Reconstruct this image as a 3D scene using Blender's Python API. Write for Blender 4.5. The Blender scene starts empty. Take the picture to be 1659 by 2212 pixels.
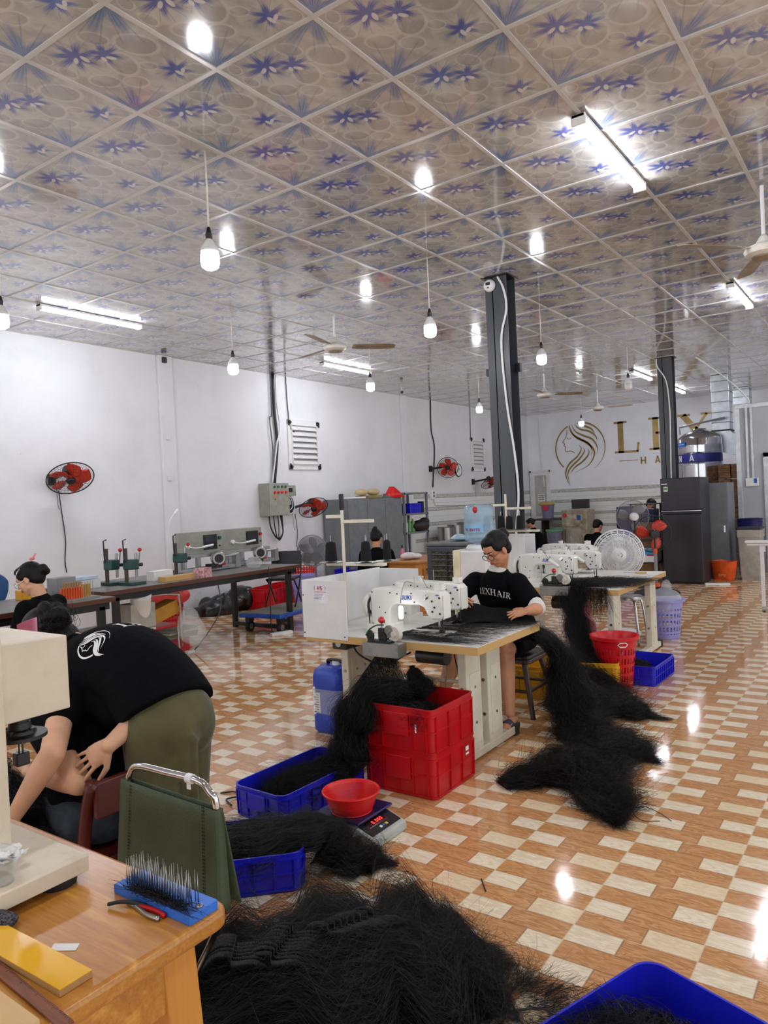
import bpy, bmesh, math, random
import numpy as np
from mathutils import Vector, Matrix, Euler
random.seed(7); RNG = np.random.default_rng(7)
PI = math.pi
scene = bpy.context.scene
COL = scene.collection

# ------------------------------------------------------------------ camera
cam_data = bpy.data.cameras.new('camera'); cam = bpy.data.objects.new('camera', cam_data); COL.objects.link(cam)
cam_data.sensor_fit = 'VERTICAL'; cam_data.sensor_height = 36.0; cam_data.lens = 1589.36 * 36.0 / 2212.0
cam_data.clip_start = 0.05; cam_data.clip_end = 100
_R = Vector((0.5762472, -0.81596045, -0.04634343)); _D = Vector((-0.03784954, 0.02999981, -0.99883303)); _F = Vector((0.81639854, 0.57732881, -0.01359642))
cm = Matrix.Identity(4)
for i in range(3):
    cm[i][0] = _R[i]; cm[i][1] = -_D[i]; cm[i][2] = -_F[i]
cm[2][3] = 1.48
cam.matrix_world = cm
scene.camera = cam

# ------------------------------------------------------------------ world, exposure
scene.view_settings.view_transform = 'Standard'; scene.view_settings.look = 'None'
scene.view_settings.gamma = 1.0; scene.view_settings.use_curve_mapping = False
scene.view_settings.exposure = 1.35
WORLD_STRENGTH = 0.6
LAMP = 1.45
world = bpy.data.worlds.new('daylight'); scene.world = world; world.use_nodes = True
bg = world.node_tree.nodes['Background']; bg.inputs[0].default_value = (0.93, 0.96, 1.0, 1); bg.inputs[1].default_value = WORLD_STRENGTH

CZ = 3.649
# ------------------------------------------------------------------ colour + material helpers
def lin(h):
    h = h.lstrip('#'); out = []
    for i in (0, 2, 4):
        c = int(h[i:i+2], 16) / 255.0
        out.append(c / 12.92 if c <= 0.04045 else ((c + 0.055) / 1.055) ** 2.4)
    return tuple(out)
class S:
    """tiny expression wrapper for float sockets in a node tree"""
    def __init__(s, nt, o): s.nt = nt; s.o = o
    def _m(s, op, *a, clamp=False):
        n = s.nt.nodes.new('ShaderNodeMath'); n.operation = op; n.use_clamp = clamp
        for i, v in enumerate((s,) + a):
            if isinstance(v, S): s.nt.links.new(v.o, n.inputs[i])
            else: n.inputs[i].default_value = float(v)
        return S(s.nt, n.outputs[0])
    def __add__(s, b): return s._m('ADD', b)
    __radd__ = __add__
    def __sub__(s, b): return s._m('SUBTRACT', b)
    def __rsub__(s, b): return s._m('MULTIPLY', -1.0)._m('ADD', b)
    def __mul__(s, b): return s._m('MULTIPLY', b)
    __rmul__ = __mul__
    def __truediv__(s, b): return s._m('DIVIDE', b)
    def fract(s): return s._m('FRACT')
    def floor(s): return s._m('FLOOR')
    def sin(s): return s._m('SINE')
    def cos(s): return s._m('COSINE')
    def sqrt(s): return s._m('SQRT')
    def abs(s): return s._m('ABSOLUTE')
    def atan2(s, b): return s._m('ARCTAN2', b)
    def lt(s, b): return s._m('LESS_THAN', b)
    def gt(s, b): return s._m('GREATER_THAN', b)
    def mn(s, b): return s._m('MINIMUM', b)
    def mx(s, b): return s._m('MAXIMUM', b)
    def pw(s, b): return s._m('POWER', b)
    def sat(s): return s._m('MULTIPLY', 1.0, clamp=True)
    def ss(s, a, b):
        n = s.nt.nodes.new('ShaderNodeMapRange'); n.interpolation_type = 'SMOOTHSTEP'
        s.nt.links.new(s.o, n.inputs[0])
        for i, v in ((1, a), (2, b)):
            if isinstance(v, S): s.nt.links.new(v.o, n.inputs[i])
            else: n.inputs[i].default_value = float(v)
        return S(s.nt, n.outputs[0])
def mixc(nt, f, a, b):
    n = nt.nodes.new('ShaderNodeMix'); n.data_type = 'RGBA'
    if isinstance(f, S): nt.links.new(f.o, n.inputs[0])
    else: n.inputs[0].default_value = f
    for i, v in ((6, a), (7, b)):
        if isinstance(v, (tuple, list)): n.inputs[i].default_value = (*v[:3], 1)
        else: nt.links.new(v, n.inputs[i])
    return n.outputs[2]
def noise(nt, vec, scale, detail=3, rough=0.5, dist=0.0):
    n = nt.nodes.new('ShaderNodeTexNoise'); n.inputs['Scale'].default_value = scale; n.inputs['Detail'].default_value = detail
    n.inputs['Roughness'].default_value = rough; n.inputs['Distortion'].default_value = dist
    if vec is not None: nt.links.new(vec, n.inputs['Vector'])
    return S(nt, n.outputs[0])
def coords(nt):
    t = nt.nodes.new('ShaderNodeTexCoord'); x = nt.nodes.new('ShaderNodeSeparateXYZ'); nt.links.new(t.outputs['Object'], x.inputs[0])
    return t.outputs['Object'], S(nt, x.outputs[0]), S(nt, x.outputs[1]), S(nt, x.outputs[2])
def comb(nt, x, y, z):
    n = nt.nodes.new('ShaderNodeCombineXYZ')
    for i, v in enumerate((x, y, z)):
        if isinstance(v, S): nt.links.new(v.o, n.inputs[i])
        else: n.inputs[i].default_value = v
    return n.outputs[0]
def newmat(name):
    m = bpy.data.materials.new(name); m.use_nodes = True
    return m, m.node_tree, m.node_tree.nodes['Principled BSDF']
def bump(nt, b, h, strength, dist=0.01):
    n = nt.nodes.new('ShaderNodeBump'); n.inputs['Strength'].default_value = strength; n.inputs['Distance'].default_value = dist
    nt.links.new(h.o, n.inputs['Height']); nt.links.new(n.outputs[0], b.inputs['Normal'])
def mat(name, col, rough=0.5, metal=0.0, var=0.06, vscale=8.0, bmp=0.0, bscale=60.0, spec=0.5, emit=None, es=0.0, trans=0.0, alpha=1.0, sheen=0.0, coat=0.0, stretch=None, dirt=None, sss=0.0):
    m, nt, b = newmat(name)
    c = lin(col) if isinstance(col, str) else col
    vec, x, y, z = coords(nt)
    if stretch: vec = comb(nt, x * stretch[0], y * stretch[1], z * stretch[2])
    nz = noise(nt, vec, vscale, 4)
    dark = tuple(v * (1 - var * 2.2) for v in c); lite = tuple(min(1, v * (1 + var * 1.6)) for v in c)
    out = mixc(nt, nz.ss(0.3, 0.7), dark, lite)
    if dirt:
        d = noise(nt, vec, dirt[2], 5, 0.65)
        out = mixc(nt, d.ss(0.52, 0.72) * dirt[1], out, lin(dirt[0]))
    nt.links.new(out, b.inputs['Base Color'])
    b.inputs['Roughness'].default_value = rough; b.inputs['Metallic'].default_value = metal
    b.inputs['Specular IOR Level'].default_value = spec
    if coat: b.inputs['Coat Weight'].default_value = coat; b.inputs['Coat Roughness'].default_value = 0.05
    if sheen: b.inputs['Sheen Weight'].default_value = sheen
    if trans: b.inputs['Transmission Weight'].default_value = trans; b.inputs['IOR'].default_value = 1.3
    if alpha < 1: b.inputs['Alpha'].default_value = alpha
    if sss: b.inputs['Subsurface Weight'].default_value = sss; b.inputs['Subsurface Radius'].default_value = (0.02, 0.008, 0.004); b.inputs['Subsurface Scale'].default_value = 0.5
    if emit: b.inputs['Emission Color'].default_value = (*lin(emit), 1); b.inputs['Emission Strength'].default_value = es
    if bmp: bump(nt, b, noise(nt, vec, bscale, 4), bmp)
    return m

# ------------------------------------------------------------------ mesh builder
def frame(d, up=(0, 0, 1)):
    d = Vector(d).normalized(); up = Vector(up)
    if abs(d.dot(up)) > 0.98: up = Vector((1, 0, 0)) if abs(d.x) < 0.9 else Vector((0, 1, 0))
    a = up.cross(d).normalized(); b = d.cross(a).normalized()
    return a, b, d
class MB:
    def __init__(s): s.v = []; s.f = []
    def add(s, vs, fs):
        o = len(s.v); s.v += [tuple(v) for v in vs]; s.f += [tuple(i + o for i in f) for f in fs]; return s
    def box(s, c, d, rot=None, M=None):
        """centre, full dimensions, optional z-rotation / matrix"""
        hx, hy, hz = d[0]/2, d[1]/2, d[2]/2
        R = M if M is not None else (Matrix.Rotation(rot, 3, 'Z') if isinstance(rot, (int, float)) else (Euler(rot).to_matrix() if rot else Matrix.Identity(3)))
        vs = [Vector(c) + R @ Vector((x, y, z)) for x in (-hx, hx) for y in (-hy, hy) for z in (-hz, hz)]
        return s.add(vs, [(0,1,3,2),(4,6,7,5),(0,4,5,1),(2,3,7,6),(0,2,6,4),(1,5,7,3)])
    def bb(s, x0, x1, y0, y1, z0, z1): return s.box(((x0+x1)/2, (y0+y1)/2, (z0+z1)/2), (abs(x1-x0), abs(y1-y0), abs(z1-z0)))
    def rbox(s, c, d, r=0.01, seg=3, M=None):
        """box with rounded vertical edges (prism of a rounded rectangle)"""
        pts = rrect(d[0], d[1], r, seg)
        return s.prism([(p[0], p[1]) for p in pts], d[2], M=M, c=c)
    def prism(s, pts, h, M=None, c=(0,0,0), top=1.0):
        """polygon in local xy, extruded along z from -h/2 to h/2"""
        R = M if M is not None else Matrix.Identity(3); n = len(pts)
        vs = [Vector(c) + R @ Vector((p[0], p[1], -h/2)) for p in pts] + [Vector(c) + R @ Vector((p[0]*top, p[1]*top, h/2)) for p in pts]
        return s.add(vs, [tuple(reversed(range(n))), tuple(range(n, 2*n))] + [(i, (i+1) % n, n+(i+1) % n, n+i) for i in range(n)])
    def cyl(s, p0, p1, r0, r1=None, seg=16, caps=True):
        r1 = r0 if r1 is None else r1; p0 = Vector(p0); p1 = Vector(p1); a, b, d = frame(p1 - p0)
        vs = []
        for p, r in ((p0, r0), (p1, r1)):
            for i in range(seg):
                t = 2*PI*i/seg; vs.append(p + a*(r*math.cos(t)) + b*(r*math.sin(t)))
        fs = [(i, (i+1) % seg, seg+(i+1) % seg, seg+i) for i in range(seg)]
        if caps: fs += [tuple(reversed(range(seg))), tuple(range(seg, 2*seg))]
        return s.add(vs, fs)
    def tube(s, pts, r, seg=8, closed=False, caps=True):
        pts = [Vector(p) for p in pts]; n = len(pts); rs = r if isinstance(r, (list, tuple)) else [r]*n
        vs = []; pa = None
        for i in range(n):
            if closed: t = pts[(i+1) % n] - pts[i-1]
            else: t = pts[min(i+1, n-1)] - pts[max(i-1, 0)]
            if t.length < 1e-9: t = Vector((0,0,1))
            t.normalize()
            if pa is None: a, b, _ = frame(t)
            else:
                a = pa - t*pa.dot(t)
                if a.length < 1e-6: a, b, _ = frame(t)
                a.normalize(); b = t.cross(a)
            pa = a
            for k in range(seg):
                q = 2*PI*k/seg; vs.append(pts[i] + a*(rs[i]*math.cos(q)) + b*(rs[i]*math.sin(q)))
        fs = []
        for i in range(n if closed else n-1):
            j = (i+1) % n
            for k in range(seg): fs.append((i*seg+k, i*seg+(k+1) % seg, j*seg+(k+1) % seg, j*seg+k))
        if not closed and caps: fs += [tuple(reversed(range(seg))), tuple(range((n-1)*seg, n*seg))]
        return s.add(vs, fs)
    def lathe(s, prof, c=(0,0,0), axis=(0,0,1), seg=24, sx=1.0, sy=1.0):
        """profile [(r, h)...] turned about axis"""
        a, b, d = frame(axis); c = Vector(c); vs = []; fs = []; n = len(prof)
        for r, h in prof:
            for k in range(seg):
                q = 2*PI*k/seg; vs.append(c + a*(r*sx*math.cos(q)) + b*(r*sy*math.sin(q)) + d*h)
        for i in range(n-1):
            for k in range(seg): fs.append((i*seg+k, i*seg+(k+1) % seg, (i+1)*seg+(k+1) % seg, (i+1)*seg+k))
        if prof[0][0] > 1e-6: fs.append(tuple(reversed(range(seg))))
        if prof[-1][0] > 1e-6: fs.append(tuple(range((n-1)*seg, n*seg)))
        return s.add(vs, fs)
    def ell(s, c, r, M=None, seg=20, rings=12):
        R = M if M is not None else Matrix.Identity(3); c = Vector(c); vs = []; fs = []
        r = (r, r, r) if isinstance(r, (int, float)) else r
        for i in range(rings+1):
            p = PI*i/rings
            for k in range(seg):
                q = 2*PI*k/seg; vs.append(c + R @ Vector((r[0]*math.sin(p)*math.cos(q), r[1]*math.sin(p)*math.sin(q), r[2]*math.cos(p))))
        for i in range(rings):
            for k in range(seg): fs.append((i*seg+k, (i+1)*seg+k, (i+1)*seg+(k+1) % seg, i*seg+(k+1) % seg))
        return s.add(vs, fs)
    def cap(s, p0, p1, r0, r1, seg=16, flat=1.0, up=(0,0,1)):
        """tapered capsule"""
        p0 = Vector(p0); p1 = Vector(p1); a, b, d = frame(p1-p0, up); vs = []; fs = []; prof = []
        for i in range(5): t = PI/2*i/5; prof.append((p0 - d*(r0*math.cos(t)), r0*math.sin(t)))
        for i in range(7): prof.append((p0.lerp(p1, i/6), r0 + (r1-r0)*i/6))
        for i in range(1, 6): t = PI/2*i/5; prof.append((p1 + d*(r1*math.sin(t)), r1*math.cos(t)))
        for p, r in prof:
            for k in range(seg):
                q = 2*PI*k/seg; vs.append(p + a*(r*math.cos(q)) + b*(r*flat*math.sin(q)))
        n = len(prof)
        for i in range(n-1):
            for k in range(seg): fs.append((i*seg+k, i*seg+(k+1) % seg, (i+1)*seg+(k+1) % seg, (i+1)*seg+k))
        return s.add(vs, fs)
    def loft(s, rings, caps=True):
        """rings: equal-length lists of points"""
        n = len(rings[0]); vs = [p for r in rings for p in r]; fs = []
        for i in range(len(rings)-1):
            for k in range(n): fs.append((i*n+k, i*n+(k+1) % n, (i+1)*n+(k+1) % n, (i+1)*n+k))
        if caps: fs += [tuple(reversed(range(n))), tuple(range((len(rings)-1)*n, len(rings)*n))]
        return s.add(vs, fs)
    def sheet(s, grid, th=0.0):
        """grid[i][j] points; th > 0 gives thickness along the averaged normal (downwards offset in z if flat)"""
        ni, nj = len(grid), len(grid[0]); vs = [Vector(p) for r in grid for p in r]
        fs = [(i*nj+j, i*nj+j+1, (i+1)*nj+j+1, (i+1)*nj+j) for i in range(ni-1) for j in range(nj-1)]
        if th <= 0: return s.add(vs, fs)
        nor = []
        for i in range(ni):
            for j in range(nj):
                a = vs[min(i+1, ni-1)*nj+j] - vs[max(i-1, 0)*nj+j]; b = vs[i*nj+min(j+1, nj-1)] - vs[i*nj+max(j-1, 0)]
                c = a.cross(b); nor.append(c.normalized() if c.length > 1e-12 else Vector((0,0,1)))
        m = len(vs); vs2 = vs + [v - n*th for v, n in zip(vs, nor)]
        fs2 = fs + [tuple(m+i for i in reversed(f)) for f in fs]
        for i in range(ni-1): fs2 += [(i*nj, (i+1)*nj, m+(i+1)*nj, m+i*nj), ((i+1)*nj+nj-1, i*nj+nj-1, m+i*nj+nj-1, m+(i+1)*nj+nj-1)]
        for j in range(nj-1): fs2 += [(j+1, j, m+j, m+j+1), ((ni-1)*nj+j, (ni-1)*nj+j+1, m+(ni-1)*nj+j+1, m+(ni-1)*nj+j)]
        return s.add(vs2, fs2)
    def build(s, name, m, parent=None, smooth=False, bevel=0.0, remesh=0.0, smoothit=0, sub=0, seg=2):
        me = bpy.data.meshes.new(name); me.from_pydata([tuple(v) for v in s.v], [], s.f); me.update()
        o = bpy.data.objects.new(name, me); COL.objects.link(o)
        if m is not None: me.materials.append(m)
        bm = bmesh.new(); bm.from_mesh(me); bmesh.ops.recalc_face_normals(bm, faces=bm.faces); bm.to_mesh(me); bm.free()
        if parent is not None: o.parent = parent
        if smooth == 'auto':
            for p in me.polygons: p.use_smooth = True
            try: me.set_sharp_from_angle(angle=math.radians(38))
            except Exception: pass
        elif smooth:
            for p in me.polygons: p.use_smooth = True
        if bevel:
            b = o.modifiers.new('bevel', 'BEVEL'); b.width = bevel; b.segments = seg; b.limit_method = 'ANGLE'; b.angle_limit = math.radians(40)
        if remesh:
            r = o.modifiers.new('remesh', 'REMESH'); r.mode = 'VOXEL'; r.voxel_size = remesh; r.use_smooth_shade = True
        if smoothit:
            q = o.modifiers.new('smooth', 'SMOOTH'); q.iterations = smoothit; q.factor = 0.5
        if sub:
            q = o.modifiers.new('subsurf', 'SUBSURF'); q.levels = sub; q.render_levels = sub
        return o
def rrect(w, d, r, seg=3):
    out = []
    for cx, cy, a0 in ((w/2-r, d/2-r, 0), (-w/2+r, d/2-r, PI/2), (-w/2+r, -d/2+r, PI), (w/2-r, -d/2+r, 1.5*PI)):
        for i in range(seg+1): a = a0 + PI/2*i/seg; out.append((cx + r*math.cos(a), cy + r*math.sin(a)))
    return out
def thing(name, label, cat, loc=(0,0,0), rz=0.0, group=None):
    o = bpy.data.objects.new(name, None); COL.objects.link(o); o.empty_display_size = 0.1
    o.location = loc; o.rotation_euler = (0, 0, rz); o['label'] = label; o['category'] = cat
    if group: o['group'] = group
    return o
def tag(o, label, cat, group=None, kind=None):
    o['label'] = label; o['category'] = cat
    if group: o['group'] = group
    if kind: o['kind'] = kind
    return o
def struct(o): o['kind'] = 'structure'; return o
def dup(root, loc=None, rz=None, label=None):
    def cp(o, par):
        c = o.copy(); COL.objects.link(c); c.parent = par
        for ch in list(o.children): cp(ch, c)
        return c
    r = cp(root, root.parent)
    if loc is not None: r.location = loc
    if rz is not None: r.rotation_euler = (0, 0, rz) if isinstance(rz, (int, float)) else rz
    if label: r['label'] = label
    return r
def bez(p0, p1, p2, p3, n=12):
    p0, p1, p2, p3 = map(Vector, (p0, p1, p2, p3)); out = []
    for i in range(n+1):
        t = i/n; out.append(p0*(1-t)**3 + p1*(3*t*(1-t)**2) + p2*(3*t*t*(1-t)) + p3*t**3)
    return out
def path(pts, n=6):
    """catmull-rom through points"""
    P = [Vector(p) for p in pts]; P = [P[0]*2-P[1]] + P + [P[-1]*2-P[-2]]; out = []
    for i in range(1, len(P)-2):
        for k in range(n):
            t = k/n; a, b, c, d = P[i-1], P[i], P[i+1], P[i+2]
            out.append(0.5*((2*b) + (c-a)*t + (2*a-5*b+4*c-d)*t*t + (3*b-a-3*c+d)*t**3))
    out.append(P[-2]); return out
# ------------------------------------------------------------------ materials
M_white = mat('white_paint', '#e4e4e4', 0.6, var=0.02)
M_whiteenamel = mat('white_enamel', '#e9e7df', 0.28, var=0.02, coat=0.3)
M_cream = mat('cream_enamel', '#ddd8c4', 0.35, var=0.04, dirt=('#a8a28c', 0.25, 9))
M_creamdirty = mat('worn_cream_paint', '#d8cbb4', 0.45, var=0.04, dirt=('#9a8c74', 0.25, 20))
M_black = mat('black_plastic', '#15151a', 0.4)
M_rubber = mat('black_rubber', '#1c1c1c', 0.7)
M_steel = mat('brushed_steel', '#a9a9a6', 0.3, metal=1.0, var=0.05)
M_chrome = mat('chrome', '#cfcfd2', 0.12, metal=1.0, var=0.02)
M_darkmetal = mat('dark_metal', '#3a3b3c', 0.45, metal=0.8)
M_blackmetal = mat('black_painted_metal', '#18181a', 0.35)
M_grey = mat('grey_painted_steel', '#74797c', 0.42, var=0.05, dirt=('#5c5f60', 0.4, 6))
M_pillar = mat('charcoal_painted_steel', '#46494d', 0.4, var=0.05, stretch=(1, 1, 0.1), dirt=('#33353a', 0.4, 5))
M_red = mat('red_plastic', '#c00d18', 0.33, var=0.05)
M_brightred = mat('bright_red_plastic', '#dd1a1a', 0.3, var=0.04)
M_blue = mat('blue_plastic', '#1a1fc0', 0.3, var=0.05)
M_bluecan = mat('blue_drum_plastic', '#2245b4', 0.35, var=0.05)
M_navy = mat('navy_plastic', '#16185a', 0.35)
M_lilac = mat('lilac_plastic', '#9c9cdf', 0.38, var=0.04)
M_yellow = mat('yellow_plastic', '#d79c16', 0.4, var=0.06)
M_orange = mat('orange_woven_plastic', '#dd5312', 0.4, var=0.1)
M_blacktee = mat('black_cotton', '#09090c', 0.9, var=0.1, vscale=30, bmp=1.0, bscale=7, spec=0.1)
M_whitecotton = mat('white_cotton', '#dedcd8', 0.8, bmp=0.2, bscale=60)
M_olive = mat('olive_trouser_cloth', '#4e4a26', 0.8, var=0.12, vscale=6, bmp=0.8, bscale=8, sheen=0.2)
M_denim = mat('dark_denim', '#2c3440', 0.85, var=0.2, vscale=20, bmp=0.2, bscale=120)
M_skin = mat('skin', '#c98f6c', 0.5, var=0.05, vscale=14, sss=0.15, spec=0.35)
M_skinpale = mat('pale_skin', '#d8a888', 0.5, var=0.05, vscale=14, sss=0.15, spec=0.35)
M_lip = mat('lips', '#a85a50', 0.45)
M_nail = mat('finger_nail', '#dba28f', 0.3)
M_hair = mat('dark_hair', '#0a0807', 0.5, var=0.3, vscale=60, bmp=0.5, bscale=90, stretch=(1, 1, 0.25), spec=0.25)
M_hairmass = mat('loose_black_hair', '#040404', 0.7, var=0.3, vscale=40, bmp=0.6, bscale=60, spec=0.12)
M_strand = mat('black_hair_strands', '#060505', 0.4, var=0.3, vscale=50, spec=0.32)
M_strandbrown = mat('dark_brown_hair_strands', '#1c1310', 0.5, var=0.2, vscale=50, spec=0.3)
M_lamp = mat('lit_lamp', '#ffffff', 0.4, emit='#f6f8ff', es=26.0 * LAMP)
M_tube = mat('lit_tube', '#ffffff', 0.4, emit='#f4f7ff', es=20.0 * LAMP)
M_sewlamp = mat('lit_sewing_lamp', '#ffffff', 0.4, emit='#f4f6ff', es=5.0)
M_offbulb = mat('unlit_bulb', '#d9d9d4', 0.4)
M_sign = mat('gold_foil', '#9a8048', 0.35, metal=0.35, var=0.06)
M_print = mat('white_print', '#e8e8e8', 0.7, var=0.01)
M_jukiblue = mat('blue_print', '#2b5bb0', 0.4)
M_redprint = mat('red_print', '#a81c24', 0.5)
M_greyprint = mat('grey_print', '#55555a', 0.5)
M_paper = mat('paper', '#ececea', 0.7, var=0.02)
M_cardboard = mat('cardboard', '#9c7446', 0.75, var=0.1)
M_green = mat('green_cast_metal', '#1f4a44', 0.4)
M_khaki = mat('green_chair_canvas', '#3f4c34', 0.6, var=0.08, bmp=0.25, bscale=200)
M_film = mat('clear_plastic_film', '#e8ecee', 0.15, alpha=0.28, spec=0.8, bmp=0.8, bscale=25)
M_clear = mat('clear_blue_bottle_plastic', '#9fc3dc', 0.08, alpha=0.45, spec=0.9)
M_glass = mat('spectacle_lens', '#dfe6ea', 0.03, alpha=0.12, spec=0.9)
M_brass = mat('brass', '#b08a3c', 0.3, metal=0.9)

def wood(name, a, b, rough=0.35, axis=1, scale=6.0, coat=0.0):
    m, nt, bs = newmat(name); vec, x, y, z = coords(nt)
    s = [14.0, 14.0, 14.0]; s[axis] = 1.1
    v = comb(nt, x*s[0], y*s[1], z*s[2])
    n1 = noise(nt, v, 1.3, 5, 0.6, 0.6); rings = ((n1*scale).sin()*0.5 + 0.5)
    n2 = noise(nt, comb(nt, x*s[0]*12, y*s[1]*12, z*s[2]*12), 1.0, 2)
    f = (rings*0.6 + n2*0.4).sat()
    nt.links.new(mixc(nt, f, lin(a), lin(b)), bs.inputs['Base Color'])
    bs.inputs['Roughness'].default_value = rough
    if coat: bs.inputs['Coat Weight'].default_value = coat; bs.inputs['Coat Roughness'].default_value = 0.15
    return m
M_honeywood = wood('varnished_honey_wood', '#a05c14', '#f2ba5c', 0.34, 1, 9.0, 0.2)
M_honeywoodv = wood('varnished_honey_wood_upright', '#b06c26', '#d6943e', 0.4, 2, 5.0, 0.2)
M_palewood = wood('pale_board_edge', '#b98f50', '#d2aa6c', 0.55, 1, 4.0)
M_palewoodx = wood('pale_board_edge_side', '#b98f50', '#d2aa6c', 0.55, 0, 4.0)
M_darkwood = wood('dark_brown_laminate', '#3f2316', '#5b3522', 0.35, 0, 4.0)
M_redwood = wood('dark_red_chair_wood', '#3a100c', '#561a14', 0.35, 2, 4.0)
M_brownwood = wood('brown_stool_wood', '#2d1a12', '#472c1e', 0.4, 2, 4.0)
M_plywood = wood('plywood_edge', '#9c7340', '#b98d58', 0.6, 1, 6.0)

# ------------------------------------------------------------------ floor
def floor_material():
    m, nt, bs = newmat('wood_look_ceramic_tiles'); vec, x, y, z = coords(nt)
    px = (x - 1.987) / 0.4; py = (y - 0.1695) / 0.4
    tx = px.floor(); ty = py.floor(); fx = px.fract(); fy = 1.0 - py.fract()       # fy runs from the left grout line to the right
    row4 = (fx * 4.0); row = row4.floor(); rf = row4.fract()
    # rows 0..3 (from the tile's near edge): C light .35, D dark .68, A light .43, B dark .56 (shifted by where a tile starts)
    is0 = row.lt(0.5); is1 = row.gt(0.5)*row.lt(1.5); is2 = row.gt(1.5)*row.lt(2.5); is3 = row.gt(2.5)
    split = is0*0.56 + is1*0.35 + is2*0.68 + is3*0.43
    first = fy.lt(split)
    lightfirst = is1 + is3
    light = first*lightfirst + (1.0 - first)*(1.0 - lightfirst)
    # wood grain running along y, varied by plank
    pid = row*3.7 + tx*0.0 + light*11.3
    gv = comb(nt, fx*4.0*1.6 + pid, fy*1.1, pid)
    n1 = noise(nt, gv, 2.2, 3, 0.55, 0.8); ring = ((n1*34.0).sin()*0.5+0.5).pw(1.4)
    n2 = noise(nt, comb(nt, x*150.0, y*9.0, 0.0), 1.0, 2)
    grain = (ring*0.65 + n2*0.35)
    tint = noise(nt, comb(nt, tx*7.3+row*1.9, ty*5.1, 0.0), 1.0, 0)
    dark = mixc(nt, grain, lin('#b77e4c'), lin('#e3b07c'))
    dark = mixc(nt, is1*0.0 + is2*0.25, dark, lin('#c78b58'))
    lite = mixc(nt, grain, lin('#e6d2b0'), lin('#fff2da'))
    yel = is0*0.35
    lite = mixc(nt, yel, lite, lin('#ecca90'))
    col = mixc(nt, light, dark, lite)
    # plank joints and grout
    jr = rf.mn(1.0 - rf).lt(0.030); js = (fy - split).abs().lt(0.0075)
    col = mixc(nt, (jr.mx(js))*0.55, col, lin('#8a5a34'))
    g = fx.mn(1.0 - fx).lt(0.0045).mx(fy.mn(1.0 - fy).lt(0.0055))
    gn = noise(nt, vec, 6.0, 2).ss(0.35, 0.6)
    col = mixc(nt, g * (0.55 + gn*0.4), col, lin('#e2cfae'))
    d = noise(nt, vec, 1.1, 5, 0.6)
    col = mixc(nt, d.ss(0.5, 0.8)*0.12, col, lin('#8c6a4c'))
    nt.links.new(col, bs.inputs['Base Color'])
    bs.inputs['Specular IOR Level'].default_value = 0.6
    r = noise(nt, vec, 3.0, 4)
    rr = 0.045 + r*0.06; nt.links.new(rr.o, bs.inputs['Roughness'])
    w = noise(nt, vec, 5.0, 2)*1.0 + g*(-0.25)
    bump(nt, bs, w, 0.10, 0.008)
    return m
M_floor = floor_material()
struct(MB().bb(-4.5, 18.9, -5.0, 9.8, -0.1, 0).build('floor', M_floor))

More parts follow.
